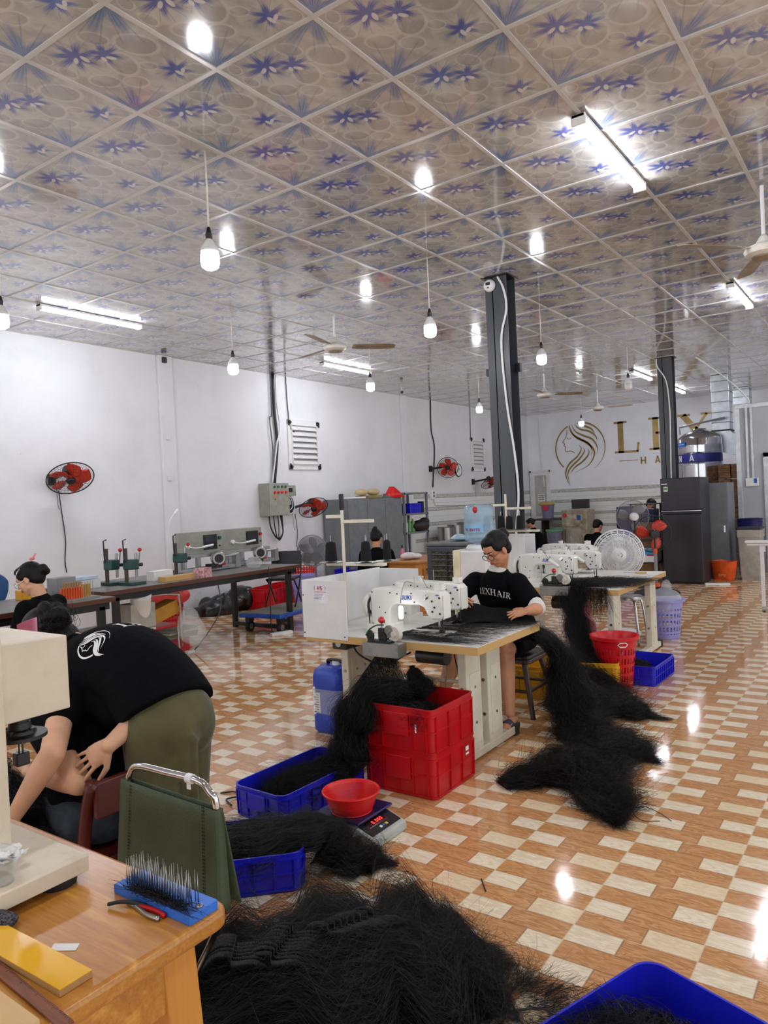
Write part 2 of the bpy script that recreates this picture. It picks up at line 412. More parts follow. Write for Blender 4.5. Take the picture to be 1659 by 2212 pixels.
# ------------------------------------------------------------------ ceiling
def ceiling_material():
    m, nt, bs = newmat('printed_ceiling_panels'); vec, x, y, z = coords(nt)
    u = ((x - 2.567)/0.626).fract(); v = ((y - 2.0746)/0.626).fract()
    base_n = noise(nt, comb(nt, u*1.0, v*1.0, 0.0), 4.0, 3, 0.5, 1.2)
    col = mixc(nt, base_n.ss(0.3, 0.7), lin('#a5a19c'), lin('#c1bdb7'))
    # raised pebble shapes with pale rims
    def pebble(col, cx, cy, a, b, th):
        dx = u - cx; dy = v - cy; c, s_ = math.cos(th), math.sin(th)
        ex = (dx*c + dy*s_)/a; ey = (dy*c - dx*s_)/b
        r = (ex*ex + ey*ey).sqrt()
        inside = 1.0 - r.ss(0.86, 0.94)
        rim = r.ss(0.86, 0.97)*(1.0 - r.ss(1.0, 1.2))
        col = mixc(nt, inside*(0.35 + (ex*0.3)), col, lin('#979492'))
        return mixc(nt, rim*0.5, col, lin('#cfccc8'))
    for a in ((0.55, 0.80, 0.12, 0.085, -0.8), (0.71, 0.62, 0.10, 0.075, -0.8), (0.64, 0.37, 0.07, 0.05, -0.8), (0.42, 0.22, 0.16, 0.12, -0.6), (0.18, 0.40, 0.11, 0.07, -0.5), (0.9, 0.12, 0.09, 0.07, -0.6), (0.10, 0.90, 0.07, 0.05, 0.3), (0.50, 0.50, 0.15, 0.11, 0.5), (0.30, 0.92, 0.08, 0.05, 0)):
        col = pebble(col, *a)
    wob = noise(nt, comb(nt, u, v, 0.0), 9.0, 3)
    def flower(col, cx, cy, R, n, ph, a0=None, spread=None, strength=0.9, c1='#0d3a9e', white=True):
        dx = u - cx; dy = v - cy; r = (dx*dx + dy*dy).sqrt(); th = dy.atan2(dx)
        pet = ((th*float(n) + ph + wob*3.0).cos()*0.5 + 0.5)
        edge = R*(pet*0.55 + 0.45)
        mask = 1.0 - (r/edge).ss(0.45, 1.15)
        if a0 is not None:
            dth = (th - a0); dth = (dth.cos())          # 1 in the fan's direction
            mask = mask * dth.ss(math.cos(spread), math.cos(spread*0.55))
        streak = ((th*float(n*5)).sin()*0.5+0.5)*0.35 + 0.65
        col = mixc(nt, (mask*streak*strength).sat(), col, lin(c1))
        # slim stamens / petal tips
        tips = ((th*float(n*2) + ph).cos().ss(0.90, 1.0)) * (1.0 - (r/(R*1.25)).ss(0.85, 1.0)) * (r/R).ss(0.3, 0.6)
        if a0 is not None: tips = tips*dth.ss(math.cos(spread), math.cos(spread*0.55))
        col = mixc(nt, tips*0.25, col, lin('#3d4a80'))
        return col
    col = flower(col, 0.22, 0.70, 0.20, 7, 0.4)
    col = flower(col, 0.34, 0.50, 0.15, 6, 1.4)
    col = flower(col, 0.80, 0.245, 0.15, 6, 2.2)
    col = flower(col, 0.0, 0.0, 0.40, 9, 0.2, a0=PI/4, spread=1.1, strength=0.85, c1='#56709e')
    col = flower(col, 0.99, 0.99, 0.42, 9, 0.9, a0=-3*PI/4, spread=0.95, strength=0.85, c1='#4a6aa4')
    # small white petals at the hearts
    for cx, cy, a, b, t in ((0.285, 0.665, 0.05, 0.022, 0.2), (0.255, 0.735, 0.045, 0.02, 1.0), (0.40, 0.50, 0.045, 0.022, -0.6), (0.375, 0.555, 0.035, 0.02, 0.4), (0.85, 0.26, 0.045, 0.02, 0.0), (0.845, 0.215, 0.035, 0.018, 0.9)):
        dx = u - cx; dy = v - cy; c, s_ = math.cos(t), math.sin(t)
        ex = (dx*c + dy*s_)/a; ey = (dy*c - dx*s_)/b
        col = mixc(nt, (1.0 - (ex*ex + ey*ey).sqrt().ss(0.7, 1.1))*0.85, col, lin('#ddd8d4'))
    # brown damp stains
    st = noise(nt, vec, 0.55, 4, 0.6)
    col = mixc(nt, st.ss(0.60, 0.74)*0.35, col, lin('#8c7262'))
    nt.links.new(col, bs.inputs['Base Color'])
    bs.inputs['Roughness'].default_value = 0.10; bs.inputs['Specular IOR Level'].default_value = 0.9; bs.inputs['Coat Weight'].default_value = 0.6; bs.inputs['Coat Roughness'].default_value = 0.08; bs.inputs['Coat IOR'].default_value = 1.6
    w = noise(nt, comb(nt, x*1.0, y*1.0, 0.0), 2.2, 2)
    tilt = noise(nt, comb(nt, ((x-2.567)/0.626).floor()*3.1, ((y-2.0746)/0.626).floor()*2.3, 0.0), 1.0, 0)
    pillow = ((u-0.5)*(u-0.5) + (v-0.5)*(v-0.5))*0.6
    bump(nt, bs, w*0.6 + pillow + (u*tilt)*0.35, 0.06, 0.1)
    return m
struct(MB().bb(-4.5, 18.9, -5.0, 9.8, CZ, CZ+0.1).build('ceiling', ceiling_material()))
tb = MB()
X0, Y0, G = 2.567, 2.0746, 0.626
k = -11
while X0 + G*k < 18.8:
    if X0 + G*k > -4.5: tb.bb(X0+G*k-0.012, X0+G*k+0.012, -5.0, 8.36, CZ-0.006, CZ+0.001)
    k += 1
k = -11
while Y0 + G*k < 8.4:
    if Y0 + G*k > -5: tb.bb(-4.5, 18.8, Y0+G*k-0.012, Y0+G*k+0.012, CZ-0.0066, CZ+0.001)
    k += 1
struct(tb.build('trim_1', mat('ceiling_grid_bar', '#c4c1be', 0.25, var=0.03)))

# ------------------------------------------------------------------ walls
def wall_material(name, base, stripes=False, x_from=None):
    m, nt, bs = newmat(name); vec, x, y, z = coords(nt)
    n = noise(nt, vec, 1.2, 5, 0.6); n3 = noise(nt, vec, 5.0, 5, 0.65)
    col = mixc(nt, n.ss(0.35, 0.75), lin(base), tuple(c*0.90 for c in lin(base)))
    col = mixc(nt, n3.ss(0.62, 0.70)*0.12, col, lin('#c6c6c8'))
    low = 1.0 - z.ss(0.0, 0.7)
    col = mixc(nt, low*n3.ss(0.5, 0.75)*0.4, col, lin('#a9a7a4'))
    sp = noise(nt, vec, 22.0, 2).ss(0.79, 0.80)
    col = mixc(nt, sp*0.5, col, lin('#6b6b6b'))
    if stripes:
        reg = z.lt(1.60)
        if x_from is not None: reg = reg * x.gt(x_from)
        col = mixc(nt, reg, col, lin('#eceeec'))
        orn = noise(nt, vec, 26.0, 3, 0.6, 1.5)
        for z0, z1 in ((1.52, 1.60), (1.245, 1.31), (0.925, 0.99), (0.60, 0.655)):
            b = z.gt(z0)*z.lt(z1)*reg
            col = mixc(nt, b, col, lin('#cccdc6'))
            col = mixc(nt, b*orn.ss(0.5, 0.6)*0.8, col, lin('#8f9189'))
            e = ((z - z0).abs().lt(0.006)).mx((z - z1).abs().lt(0.006))*reg
            col = mixc(nt, e*0.8, col, lin('#7f8078'))
        for zz in (1.41, 1.12, 0.80, 0.30):
            col = mixc(nt, (z - zz).abs().lt(0.004)*reg*0.5, col, lin('#a4a49e'))
        rr = 0.65 - reg*0.5; nt.links.new(rr.o, bs.inputs['Roughness'])
    else: bs.inputs['Roughness'].default_value = 0.65
    nt.links.new(col, bs.inputs['Base Color'])
    bump(nt, bs, noise(nt, vec, 9.0, 5, 0.6) + noise(nt, vec, 1.5, 3)*1.5, 0.12, 0.02)
    return m
WL = 8.35
struct(MB().bb(-4.5, 18.9, WL, WL+0.15, 0, CZ).build('wall_left', wall_material('white_plaster_left', '#e6e7ea', True, 12.9)))
struct(MB().bb(18.78, 18.93, -5.0, WL, 0, CZ).build('wall_far', wall_material('white_plaster_far', '#f2f5fb', True)))
wp = wall_material('white_plaster_pilaster', '#e6e7ea')
for i, (xx, w) in enumerate(((6.66, 0.24), (12.62, 0.2))):
    struct(MB().bb(xx-w/2, xx+w/2, WL-0.05, WL, 0, CZ).build('trim_%d' % (i+2), wp, bevel=0.01))
struct(MB().bb(-4.5, 18.78, WL-0.012, WL, 0, 0.09).build('baseboard_left', mat('grey_wall_foot', '#8d8c89', 0.7, var=0.2)))
# plaster conduit fixings on the first pilaster
for n, zz in enumerate((2.52, 1.95, 3.58)):
    cb = MB().bb(6.60, 6.66, WL-0.085, WL-0.05, zz-0.04, zz+0.04)
    tag(cb.build('conduit_clip', M_white if n < 2 else M_black, bevel=0.004), ('white cable clip on the white pilaster, %s' % ('upper of two', 'lower of two')[n]) if n < 2 else 'small black hook where the white pilaster meets the ceiling', 'clip')

# ------------------------------------------------------------------ partition of the small room (right, far)
PX = 13.95
M_part = mat('grey_partition_panel', '#b9bdc4', 0.5, var=0.04, vscale=2)
M_alu = mat('pale_aluminium_trim', '#c9ccd0', 0.3, metal=0.3)
struct(MB().bb(PX, PX+0.06, -3.0, 2.32, 0, 2.80).build('wall_right', M_part))
struct(MB().bb(PX+0.06, 18.78, 2.26, 2.32, 0, 2.80).build('wall_side', M_part))
t = MB().bb(PX-0.03, PX+0.03, 2.27, 2.345, 0, 2.80).bb(PX-0.02, PX+0.07, -3.0, 2.34, 2.80, 2.87)
struct(t.build('trim_4', M_alu, bevel=0.004))
d1 = struct(MB().bb(PX-0.03, PX-0.001, 1.0, 1.84, 0.02, 1.94).build('door_2', M_part, bevel=0.004))
MB().bb(PX-0.05, PX-0.001, 1.84, 1.93, 0, 2.02).bb(PX-0.05, PX-0.001, 0.93, 1.93, 1.94, 2.02).build('door_frame', M_alu, d1, bevel=0.006)
# toilet door at the far left corner
DX = 18.78
d2 = thing('door_1', 'white flat door with frosted upper panel in the far corner', 'door'); struct(d2)
struct(d2)
MB().bb(DX-0.05, DX-0.002, 8.28, 8.33, 0, 2.14).bb(DX-0.05, DX-0.002, 7.75+0.0, 7.78, 0, 2.14).bb(DX-0.05, DX-0.002, 7.75, 8.33, 2.08, 2.14).build('door_frame', M_white, d2, bevel=0.005)
MB().bb(DX-0.04, DX-0.002, 7.78, 8.28, 0, 0.9).bb(DX-0.04, DX-0.002, 7.78, 7.86, 0.9, 2.08).bb(DX-0.04, DX-0.002, 8.2, 8.28, 0.9, 2.08).bb(DX-0.04, DX-0.002, 7.86, 8.2, 2.0, 2.08).build('door_leaf', M_white, d2, bevel=0.004)
MB().bb(DX-0.02, DX-0.002, 7.86, 8.2, 0.9, 2.0).build('frosted_panel', mat('frosted_glass', '#b9bab3', 0.5), d2)
MB().lathe([(0.0, 0), (0.03, 0.005), (0.035, 0.03), (0.02, 0.05), (0, 0.055)], (DX-0.04, 7.83, 0.95), (-1, 0, 0)).build('door_knob', M_steel, d2, smooth=True)
ng = MB().bb(DX-0.023, DX-0.02, 7.93, 8.12, 1.30, 1.50).build('notice', M_paper, d2)
g_ = MB()
for r_, row in enumerate(((0.05, 0.12), (0.02, 0.14), (0.04, 0.12))):
    for k in range(5): g_.bb(DX-0.026, DX-0.0235, 7.95+k*0.032, 7.972+k*0.032, 1.46-r_*0.055-0.015, 1.46-r_*0.055+0.012)
g_.build('lettering', M_greyprint, ng)

# ------------------------------------------------------------------ lamps
def bulb_lamp(x, y, zb, label, lit=True, lamp_r=0.055, top=CZ):
    t = thing('pendant_bulb', label, 'lamp', (x, y, zb), 0, 'bulbs hanging from the ceiling')
    L = top - zb
    MB().tube([(0,0,0.19), (0.003,0,0.19+(L-0.19)*0.5), (0,0,L)], 0.006, 6).build('cord', M_cord, t, smooth=True)
    MB().lathe([(0.016,0.125), (0.02,0.13), (0.02,0.165), (0.016,0.17), (0.010,0.20), (0.004,0.205)]).build('socket', M_black, t, smooth='auto')
    MB().lathe([(0.052,0.045), (0.056,0.055), (0.052,0.075), (0.034,0.105), (0.02,0.128), (0.016,0.132)]).build('bulb_collar', M_collar, t, smooth=True)
    MB().lathe([(0,-0.055), (0.03,-0.052), (0.05,-0.038), (0.056,-0.015), (0.056,0.03), (0.052,0.048)]).build('bulb', M_lamp if lit else M_offbulb, t, smooth=True)
    return t
M_cord = mat('white_lamp_cord', '#dcdad2', 0.6)
M_collar = mat('bulb_collar_white', '#e2e2e0', 0.35)
def tube_lamp(x0, y, label, L=1.22):
    t = thing('tube_light', label, 'lamp', (x0, y, CZ-0.007), 0, 'tube lights on the ceiling')
    MB().bb(0, L, -0.04, 0.04, -0.022, 0).build('housing', M_white, t, bevel=0.004)
    for xx in (0, L-0.02): MB().bb(xx, xx+0.02, -0.043, 0.043, -0.06, 0).build('end_cap', M_white, t, bevel=0.004)
    n = 9; pr = [(0.036*math.cos(PI*i/(n-1)), -0.022-0.036*math.sin(PI*i/(n-1))) for i in range(n)]
    MB().loft([[Vector((xx, a, b)) for a, b in pr] for xx in (0.02, L-0.02)]).build('diffuser', M_tube, t, smooth='auto')
# ------------------------------------------------------------------ lamps placed
B_ = 'bulb hanging on a white cord, '
bulb_lamp(3.084, 3.381, 2.985, 'largest lit bulb, hanging on a white cord nearest the camera')
bulb_lamp(3.02, 5.70, 3.02, 'lit bulb cut by the left edge of the photo, beside a tube light')
bulb_lamp(5.57, 5.83, 2.975, 'lit bulb hanging in front of the white wall left of the cable bundle')
bulb_lamp(5.673, 3.414, 2.985, 'lit bulb with black socket hanging just left of the near charcoal pillar')
bulb_lamp(7.93, 3.315, 3.01, 'lit bulb hanging just right of the near charcoal pillar')
bulb_lamp(7.98, 5.77, 3.02, 'lit bulb hanging below the short tube light and beside the ceiling fan')
bulb_lamp(11.45, 5.97, 3.0, 'small lit bulb hanging left of the near pillar above the small louvred vent')
bulb_lamp(15.95, 5.80, 3.01, 'smallest lit bulb hanging over the gold emblem on the far wall')
bulb_lamp(10.87, 5.06, 3.03, 'tiny lit bulb showing at the right edge of the near charcoal pillar')
bulb_lamp(11.25, 3.34, 3.05, 'unlit white bulb hanging left of the far charcoal pillar', lit=False)
for i, (x, y) in enumerate(((0.4, 3.4), (0.4, 5.8), (3.0, 0.0), (6.0, -1.6), (12.4, 0.2))):  # last bulb is an added, unseen fill for the dim far end
    bulb_lamp(x, y, 3.0, 'lit bulb hanging outside the frame, %s' % ('over the foreground table', 'far left of the camera', 'right of the camera over the blue crate', 'over the right aisle', 'by the grey partition, added to brighten the far end')[i])
tube_lamp(4.15, 1.455, 'large bright tube light at the upper right of the ceiling')
tube_lamp(8.58, 1.44, 'tube light on the ceiling at the right edge, beyond the white ceiling fan')
tube_lamp(4.14, 7.09, 'tube light on the ceiling along the top of the left wall')
tube_lamp(8.62, 7.12, 'tube light below the ceiling fan above the louvred vent')
tube_lamp(13.45, 3.93, 'tube light on the ceiling just left of the far charcoal pillar')
tube_lamp(16.15, 3.95, 'tube light on the ceiling just right of the far charcoal pillar')
for i, (x, y) in enumerate(((-0.4, 1.45), (-0.4, 7.1), (1.8, -1.2), (11.4, 0.3), (15.6, 1.0))):  # last two tubes are added out of view to lift the far wall
    tube_lamp(x, y, 'tube light outside the frame, %s' % ('over the camera', 'behind the camera by the left wall', 'right of the camera', 'before the grey partition, added to brighten the far end', 'over the partitioned room, added to brighten the far wall')[i])

# ------------------------------------------------------------------ charcoal pillars
def pillar(x, y, label):
    t = thing('steel_pillar', label, 'pillar', (x, y, 0))
    MB().bb(-0.1, -0.09, -0.115, 0.115, 0, CZ).bb(0.09, 0.10, -0.115, 0.115, 0, CZ).bb(-0.1, 0.1, 0.03, 0.04, 0, CZ).build('beam', M_pillar, t)
    MB().bb(-0.14, -0.09, -0.14, 0.14, CZ-0.012, CZ-0.004).bb(-0.1, 0.14, -0.14, 0.14, CZ-0.012, CZ-0.004).build('head_plate', M_blackmetal, t)
    return t
p1 = pillar(6.72, 3.215, 'near charcoal steel pillar with a white cable running down it')
MB().box((0.06, -0.135, 2.75), (0.05, 0.05, 0.08)).box((-0.06, 0.13, 2.72), (0.05, 0.04, 0.07)).build('bracket', M_darkmetal, p1)
p2_ = pillar(12.73, 3.155, 'far charcoal steel pillar rising behind the dark refrigerator')
def cable(name, pts, r, m, label, cat='cable', n=6, seg=6, group=None):
    o = MB().tube(path(pts, n), r, seg).build(name, m, None, smooth=True); return tag(o, label, cat, group)
cable('white_cable', [(6.60, 3.18, CZ-0.02), (6.595, 3.12, 3.5), (6.60, 3.10, 3.3), (6.605, 3.17, 3.0), (6.60, 3.14, 2.4), (6.60, 3.08, 1.9), (6.605, 3.06, 1.5), (6.605, 3.10, 1.15), (6.605, 3.11, 0.9)], 0.011, M_white, 'thick white cable running down the near charcoal pillar')
cable('white_cable', [(12.60, 3.27, CZ-0.02), (12.60, 3.26, 3.5), (12.60, 3.13, 3.25), (12.60, 3.09, 2.8), (12.61, 3.10, 2.2), (12.61, 3.11, 1.75), (12.61, 3.11, 0.8)], 0.011, M_white, 'white cable curving down the far charcoal pillar behind the refrigerator')
t = thing('smoke_detector', 'round white detector mounted at the top of the near charcoal pillar', 'detector', (6.61, 3.27, 3.56))
MB().lathe([(0.0, 0.045), (0.04, 0.045), (0.055, 0.03), (0.06, 0.01), (0.06, 0)], axis=(-1, 0, 0)).build('housing', M_white, t, smooth='auto')
MB().box((-0.047, 0, 0.012), (0.006, 0.045, 0.026)).box((-0.047, -0.0, -0.028), (0.006, 0.02, 0.01)).build('display', M_black, t)

# ------------------------------------------------------------------ ceiling fans
M_fanbrown = mat('dusty_brown_fan_blade', '#8e7c64', 0.5, var=0.12)
M_fanwhite = mat('white_fan_body', '#dedbd2', 0.35, var=0.04)
def ceiling_fan(x, y, zm, a0, label, mb):
    t = thing('ceiling_fan', label, 'fan', (x, y, zm), a0, 'ceiling fans')
    MB().cyl((0,0,0.04), (0,0,CZ-zm-0.02), 0.014, seg=12).build('down_rod', M_white, t, smooth='auto')
    MB().lathe([(0.014,0.12), (0.03,0.10), (0.055,0.06), (0.06,0.05)]).build('canopy', M_fanwhite, t, smooth=True)
    MB().lathe([(0.02,0.07), (0.06,0.055), (0.12,0.03), (0.135,0.005), (0.125,-0.02), (0.085,-0.04), (0.0,-0.045)], seg=32).build('motor', M_fanwhite, t, smooth='auto')
    MB().lathe([(0.06,-0.043), (0.085,-0.043), (0.08,-0.05), (0.05,-0.052), (0,-0.052)], seg=28).build('switch_cap', M_fanbrown, t, smooth='auto')
    for k in range(3):
        a = 2*PI*k/3; c, s_ = math.cos(a), math.sin(a)
        P = lambda r, w, z: Vector((c*r - s_*w, s_*r + c*w, z))
        g = [[P(r, w*ww, 0.012 - w*ww*0.22) for w in (-1, -0.5, 0, 0.5, 1)] for r, ww in ((0.20, 0.05), (0.3, 0.06), (0.45, 0.066), (0.6, 0.064), (0.68, 0.055), (0.70, 0.035))]
        bl = MB().sheet(g, 0.004).build('blade', mb, t, smooth='auto')
        MB().sheet([[P(r, w*0.02, 0.016) for w in (-1, 1)] for r in (0.11, 0.24)], 0.005).build('blade_arm', M_fanwhite, bl)
    return t
ceiling_fan(6.62, 5.26, 3.27, math.radians(-45), 'ceiling fan with dusty brown blades over the tube light near the left wall', M_fanbrown)
ceiling_fan(12.4, 5.16, 3.25, math.radians(-50), 'far ceiling fan with a long dark blade left of the unlit bulb', M_fanbrown)
ceiling_fan(15.3, 5.2, 3.24, math.radians(-78), 'farthest ceiling fan with pale blades over the gold lettering', M_fanwhite)
ceiling_fan(5.98, 0.77, 3.16, math.radians(20), 'white ceiling fan cut by the right edge of the photo', M_fanbrown)

# ------------------------------------------------------------------ glyphs
T_, t_ = 0.17, 0.065
SERIF = {
 'L': (0.78, [(.22,0,.22,1,T_), (.02,.03,.74,.03,t_), (.02,.97,.42,.97,t_), (.72,0,.76,.3,.07)]),
 'E': (0.80, [(.22,0,.22,1,T_), (.02,.03,.72,.03,t_), (.02,.97,.70,.97,t_), (.22,.52,.58,.52,t_), (.58,.40,.58,.64,t_), (.72,0,.75,.27,.07), (.69,1,.69,.74,.07)]),
 'X': (0.92, [(.14,.97,.80,.03,T_), (.78,.97,.12,.03,.07), (0,.03,.30,.03,t_), (.62,.03,.96,.03,t_), (0,.97,.34,.97,t_), (.62,.97,.92,.97,t_)]),
 'H': (1.02, [(.22,0,.22,1,T_), (.80,0,.80,1,T_), (.22,.52,.80,.52,t_), (.04,.03,.40,.03,t_), (.04,.97,.40,.97,t_), (.62,.03,.98,.03,t_), (.62,.97,.98,.97,t_)]),
 'A': (0.95, [(.46,1,.80,.03,T_), (.44,.97,.14,.03,.07), (.24,.33,.66,.33,t_), (0,.03,.28,.03,t_), (.62,.03,.96,.03,t_)]),
 'I': (0.44, [(.22,0,.22,1,T_), (.04,.03,.40,.03,t_), (.04,.97,.40,.97,t_)]),
 'R': (0.90, [(.22,0,.22,1,T_), (.02,.97,.45,.97,t_), (.02,.03,.40,.03,t_), (.45,.97,.60,.90,.09), (.60,.92,.64,.74,.15), (.64,.78,.52,.55,.12), (.52,.54,.22,.50,t_), (.44,.52,.76,.04,T_), (.68,.03,.94,.03,t_)]),
 'Y': (0.9, [(.14,.97,.45,.48,T_), (.76,.97,.46,.48,.07), (.45,0,.45,.5,T_), (.27,.03,.63,.03,t_), (0,.97,.34,.97,t_), (.6,.97,.92,.97,t_)]),
 ' ': (0.4, [])}
b = .23
SANS = {
 'J': (0.78, [(.58,.2,.58,1,b), (.62,.18,.42,.06,.2), (.46,.10,.14,.10,.2), (.16,.06,.10,.26,.2)]),
 'U': (0.85, [(.12,.16,.12,1,b), (.66,.16,.66,1,b), (.08,.11,.72,.11,.22)]),
 'K': (0.85, [(.12,0,.12,1,b), (.16,.46,.66,.98,.22), (.28,.55,.70,.02,.24)]),
 'I': (0.36, [(.14,0,.14,1,b)]),
 'H': (0.9, [(.14,0,.14,1,.2), (.70,0,.70,1,.2), (.14,.5,.70,.5,.18)]),
 'A': (0.9, [(.10,0,.40,1,.18), (.70,0,.40,1,.18), (.2,.28,.6,.28,.15)]),
 'N': (0.9, [(.12,0,.12,1,.2), (.68,0,.68,1,.2), (.14,.96,.66,.04,.2)]),
 'S': (0.8, [(.66,.9,.12,.9,.18), (.14,.95,.14,.5,.18), (.10,.5,.66,.5,.18), (.62,.5,.62,.05,.18), (.66,.1,.08,.1,.18)]),
 'G': (0.85, [(.66,.9,.12,.9,.18), (.14,.95,.14,.05,.18), (.10,.1,.66,.1,.18), (.62,.1,.62,.5,.18), (.64,.48,.4,.48,.16)]),
 'O': (0.85, [(.14,0,.14,1,.18), (.62,0,.62,1,.18), (.14,.91,.62,.91,.18), (.14,.09,.62,.09,.18)]),
 'Y': (0.8, [(.08,1,.38,.48,.18), (.70,1,.38,.48,.18), (.38,0,.38,.5,.18)]),
 'T': (0.75, [(.36,0,.36,1,.2), (.02,.9,.70,.9,.18)]),
 'D': (0.85, [(.14,0,.14,1,.18), (.14,.91,.5,.91,.18), (.14,.09,.5,.09,.18), (.5,.95,.68,.7,.18), (.66,.75,.66,.25,.18), (.68,.3,.5,.05,.18)]),
 '0': (0.7, [(.12,.08,.12,.92,.14), (.52,.08,.52,.92,.14), (.12,.94,.52,.94,.12), (.12,.06,.52,.06,.12)]),
 '.': (0.3, [(.1,0,.1,.14,.14)]), ' ': (0.4, [])}
def strokes(mb, segs, ox=0, oy=0, s=1.0, shear=0.0, z=0.0, n=1):
    for x0, y0, x1, y1, w in segs:
        dx, dy = x1-x0, y1-y0; L = math.hypot(dx, dy) or 1e-6; nx, ny = -dy/L*w/2, dx/L*w/2; vs = []
        for i in range(n+1):
            f = i/n; px, py = x0+dx*f, y0+dy*f
            for sg in (1, -1):
                qx, qy = px+nx*sg, py+ny*sg; vs.append((ox+(qx+shear*qy)*s, oy+qy*s, z))
        mb.add(vs, [(2*i, 2*i+1, 2*i+3, 2*i+2) for i in range(n)])
def textmesh(txt, font, s, gap=0.06, n=1, shear=0.0):
    mb = MB(); x = 0
    for ch in txt:
        w, segs = font[ch]; strokes(mb, segs, x*s, -s/2, s, shear, n=n); x += w + gap
    W = x*s; mb.v = [(a-W/2, b_, c) for a, b_, c in mb.v]; return mb, W
def ribbon(mb, pts, w0, w1=None, n=5):
    P = path([(x, y, 0) for x, y in pts], n); w1 = w0 if w1 is None else w1; m = len(P); vs = []
    for i, p in enumerate(P):
        t = (P[min(i+1, m-1)] - P[max(i-1, 0)]); t.normalize(); f = i/(m-1)
        w = (w0*(1-f) + w1*f) if w1 != 'leaf' else w0*(0.12 + math.sin(PI*min(1, f*1.02))*0.95)
        nx, ny = -t.y*w/2, t.x*w/2; vs += [(p.x+nx, p.y+ny, 0), (p.x-nx, p.y-ny, 0)]
    mb.add(vs, [(2*i, 2*i+1, 2*i+3, 2*i+2) for i in range(m-1)])
def emblem(thick=1.0):
    mb = MB(); N = lambda L: [((x-197)/190.0, (680-y)/190.0) for x, y in L]
    arc = lambda a0, a1, n=26: [(math.cos(math.radians(a0+(a1-a0)*i/n)), math.sin(math.radians(a0+(a1-a0)*i/n))) for i in range(n+1)]
    ribbon(mb, arc(117, 226), 0.05*thick, 0.05*thick, 1); ribbon(mb, arc(86, -57), 0.07*thick, 0.012, 1)
    ribbon(mb, N([(103,537),(98,572),(84,602),(65,628),(79,640),(74,655),(86,665),(81,680),(90,700),(125,699),(155,715)]), 0.025*thick, 0.03*thick)
    ribbon(mb, N([(97,596),(115,608),(133,598)]), 0.02*thick)
    for L in ([(120,495),(128,545),(170,600),(240,640),(295,690),(303,745),(255,815),(150,862)], [(137,495),(165,552),(225,590),(292,622),(328,680),(332,735)], [(160,500),(205,542),(270,562),(318,600),(332,635)], [(186,495),(240,520),(292,548),(314,585)],
              [(190,655),(207,690),(175,742),(112,792),(80,850),(84,905),(110,962)], [(225,680),(228,712),(190,762),(122,820),(95,872),(105,940)], [(262,692),(262,732),(215,782),(150,825),(112,872)], [(122,505),(150,575),(205,615),(262,650),(288,700),(280,745)]):
        ribbon(mb, N(L), 0.068*thick, 'leaf')
    return mb
def place2d(mb, c, r, u, off=0.0):
    r = Vector(r).normalized(); u = Vector(u).normalized(); n = r.cross(u); c = Vector(c)
    mb.v = [tuple(c + r*x + u*y + n*(z+off)) for x, y, z in mb.v]; return mb
def scaled(mb, s): mb.v = [(x*s, y*s, z*s) for x, y, z in mb.v]; return mb
# gold sign on the far wall (right axis = -y)
sg = thing('wall_sign', 'gold company name and woman-with-flowing-hair emblem on the far wall', 'sign', (18.775, 6.9, 2.65))
def wput(mb, yc, zc): return place2d(mb, (-0.004, yc-6.9, zc-2.65), (0, -1, 0), (0, 0, 1))
wput(scaled(emblem(1.0), 0.665), 6.895, 2.66).build('emblem', M_sign, sg)
for ch, y0, y1 in (('L', 6.02, 5.27), ('E', 5.16, 4.40), ('X', 4.45, 3.66)):
    w, segs = SERIF[ch]; mb = MB(); H_ = 0.80
    strokes(mb, segs, 0, 0, 1.0); W = w; mb.v = [((x/0.92)*(y0-y1) - (y0-y1)/2 + 0.02, (y-0.5)*H_, z) for x, y, z in mb.v]
    wput(mb, (y0+y1)/2, 2.84 - (0.0 if ch == 'L' else -0.02)).build('letter', M_sign, sg)
for ch, yy in (('H', 5.27), ('A', 4.92), ('I', 4.6), ('R', 4.35)):
    mb, W = textmesh(ch, SANS if ch != 'R' else {'R': (0.9, [(.14,0,.14,1,.2), (.14,.92,.6,.92,.17), (.6,.95,.6,.5,.18), (.14,.5,.6,.5,.17), (.4,.5,.7,0,.2)])}, 0.175); wput(mb, yy, 2.22).build('letter', M_sign, sg)
mb = MB(); strokes(mb, [(-0.25, 0, 0.22, 0, 0.015)]); wput(mb, 5.63, 2.24).build('rule', M_sign, sg)
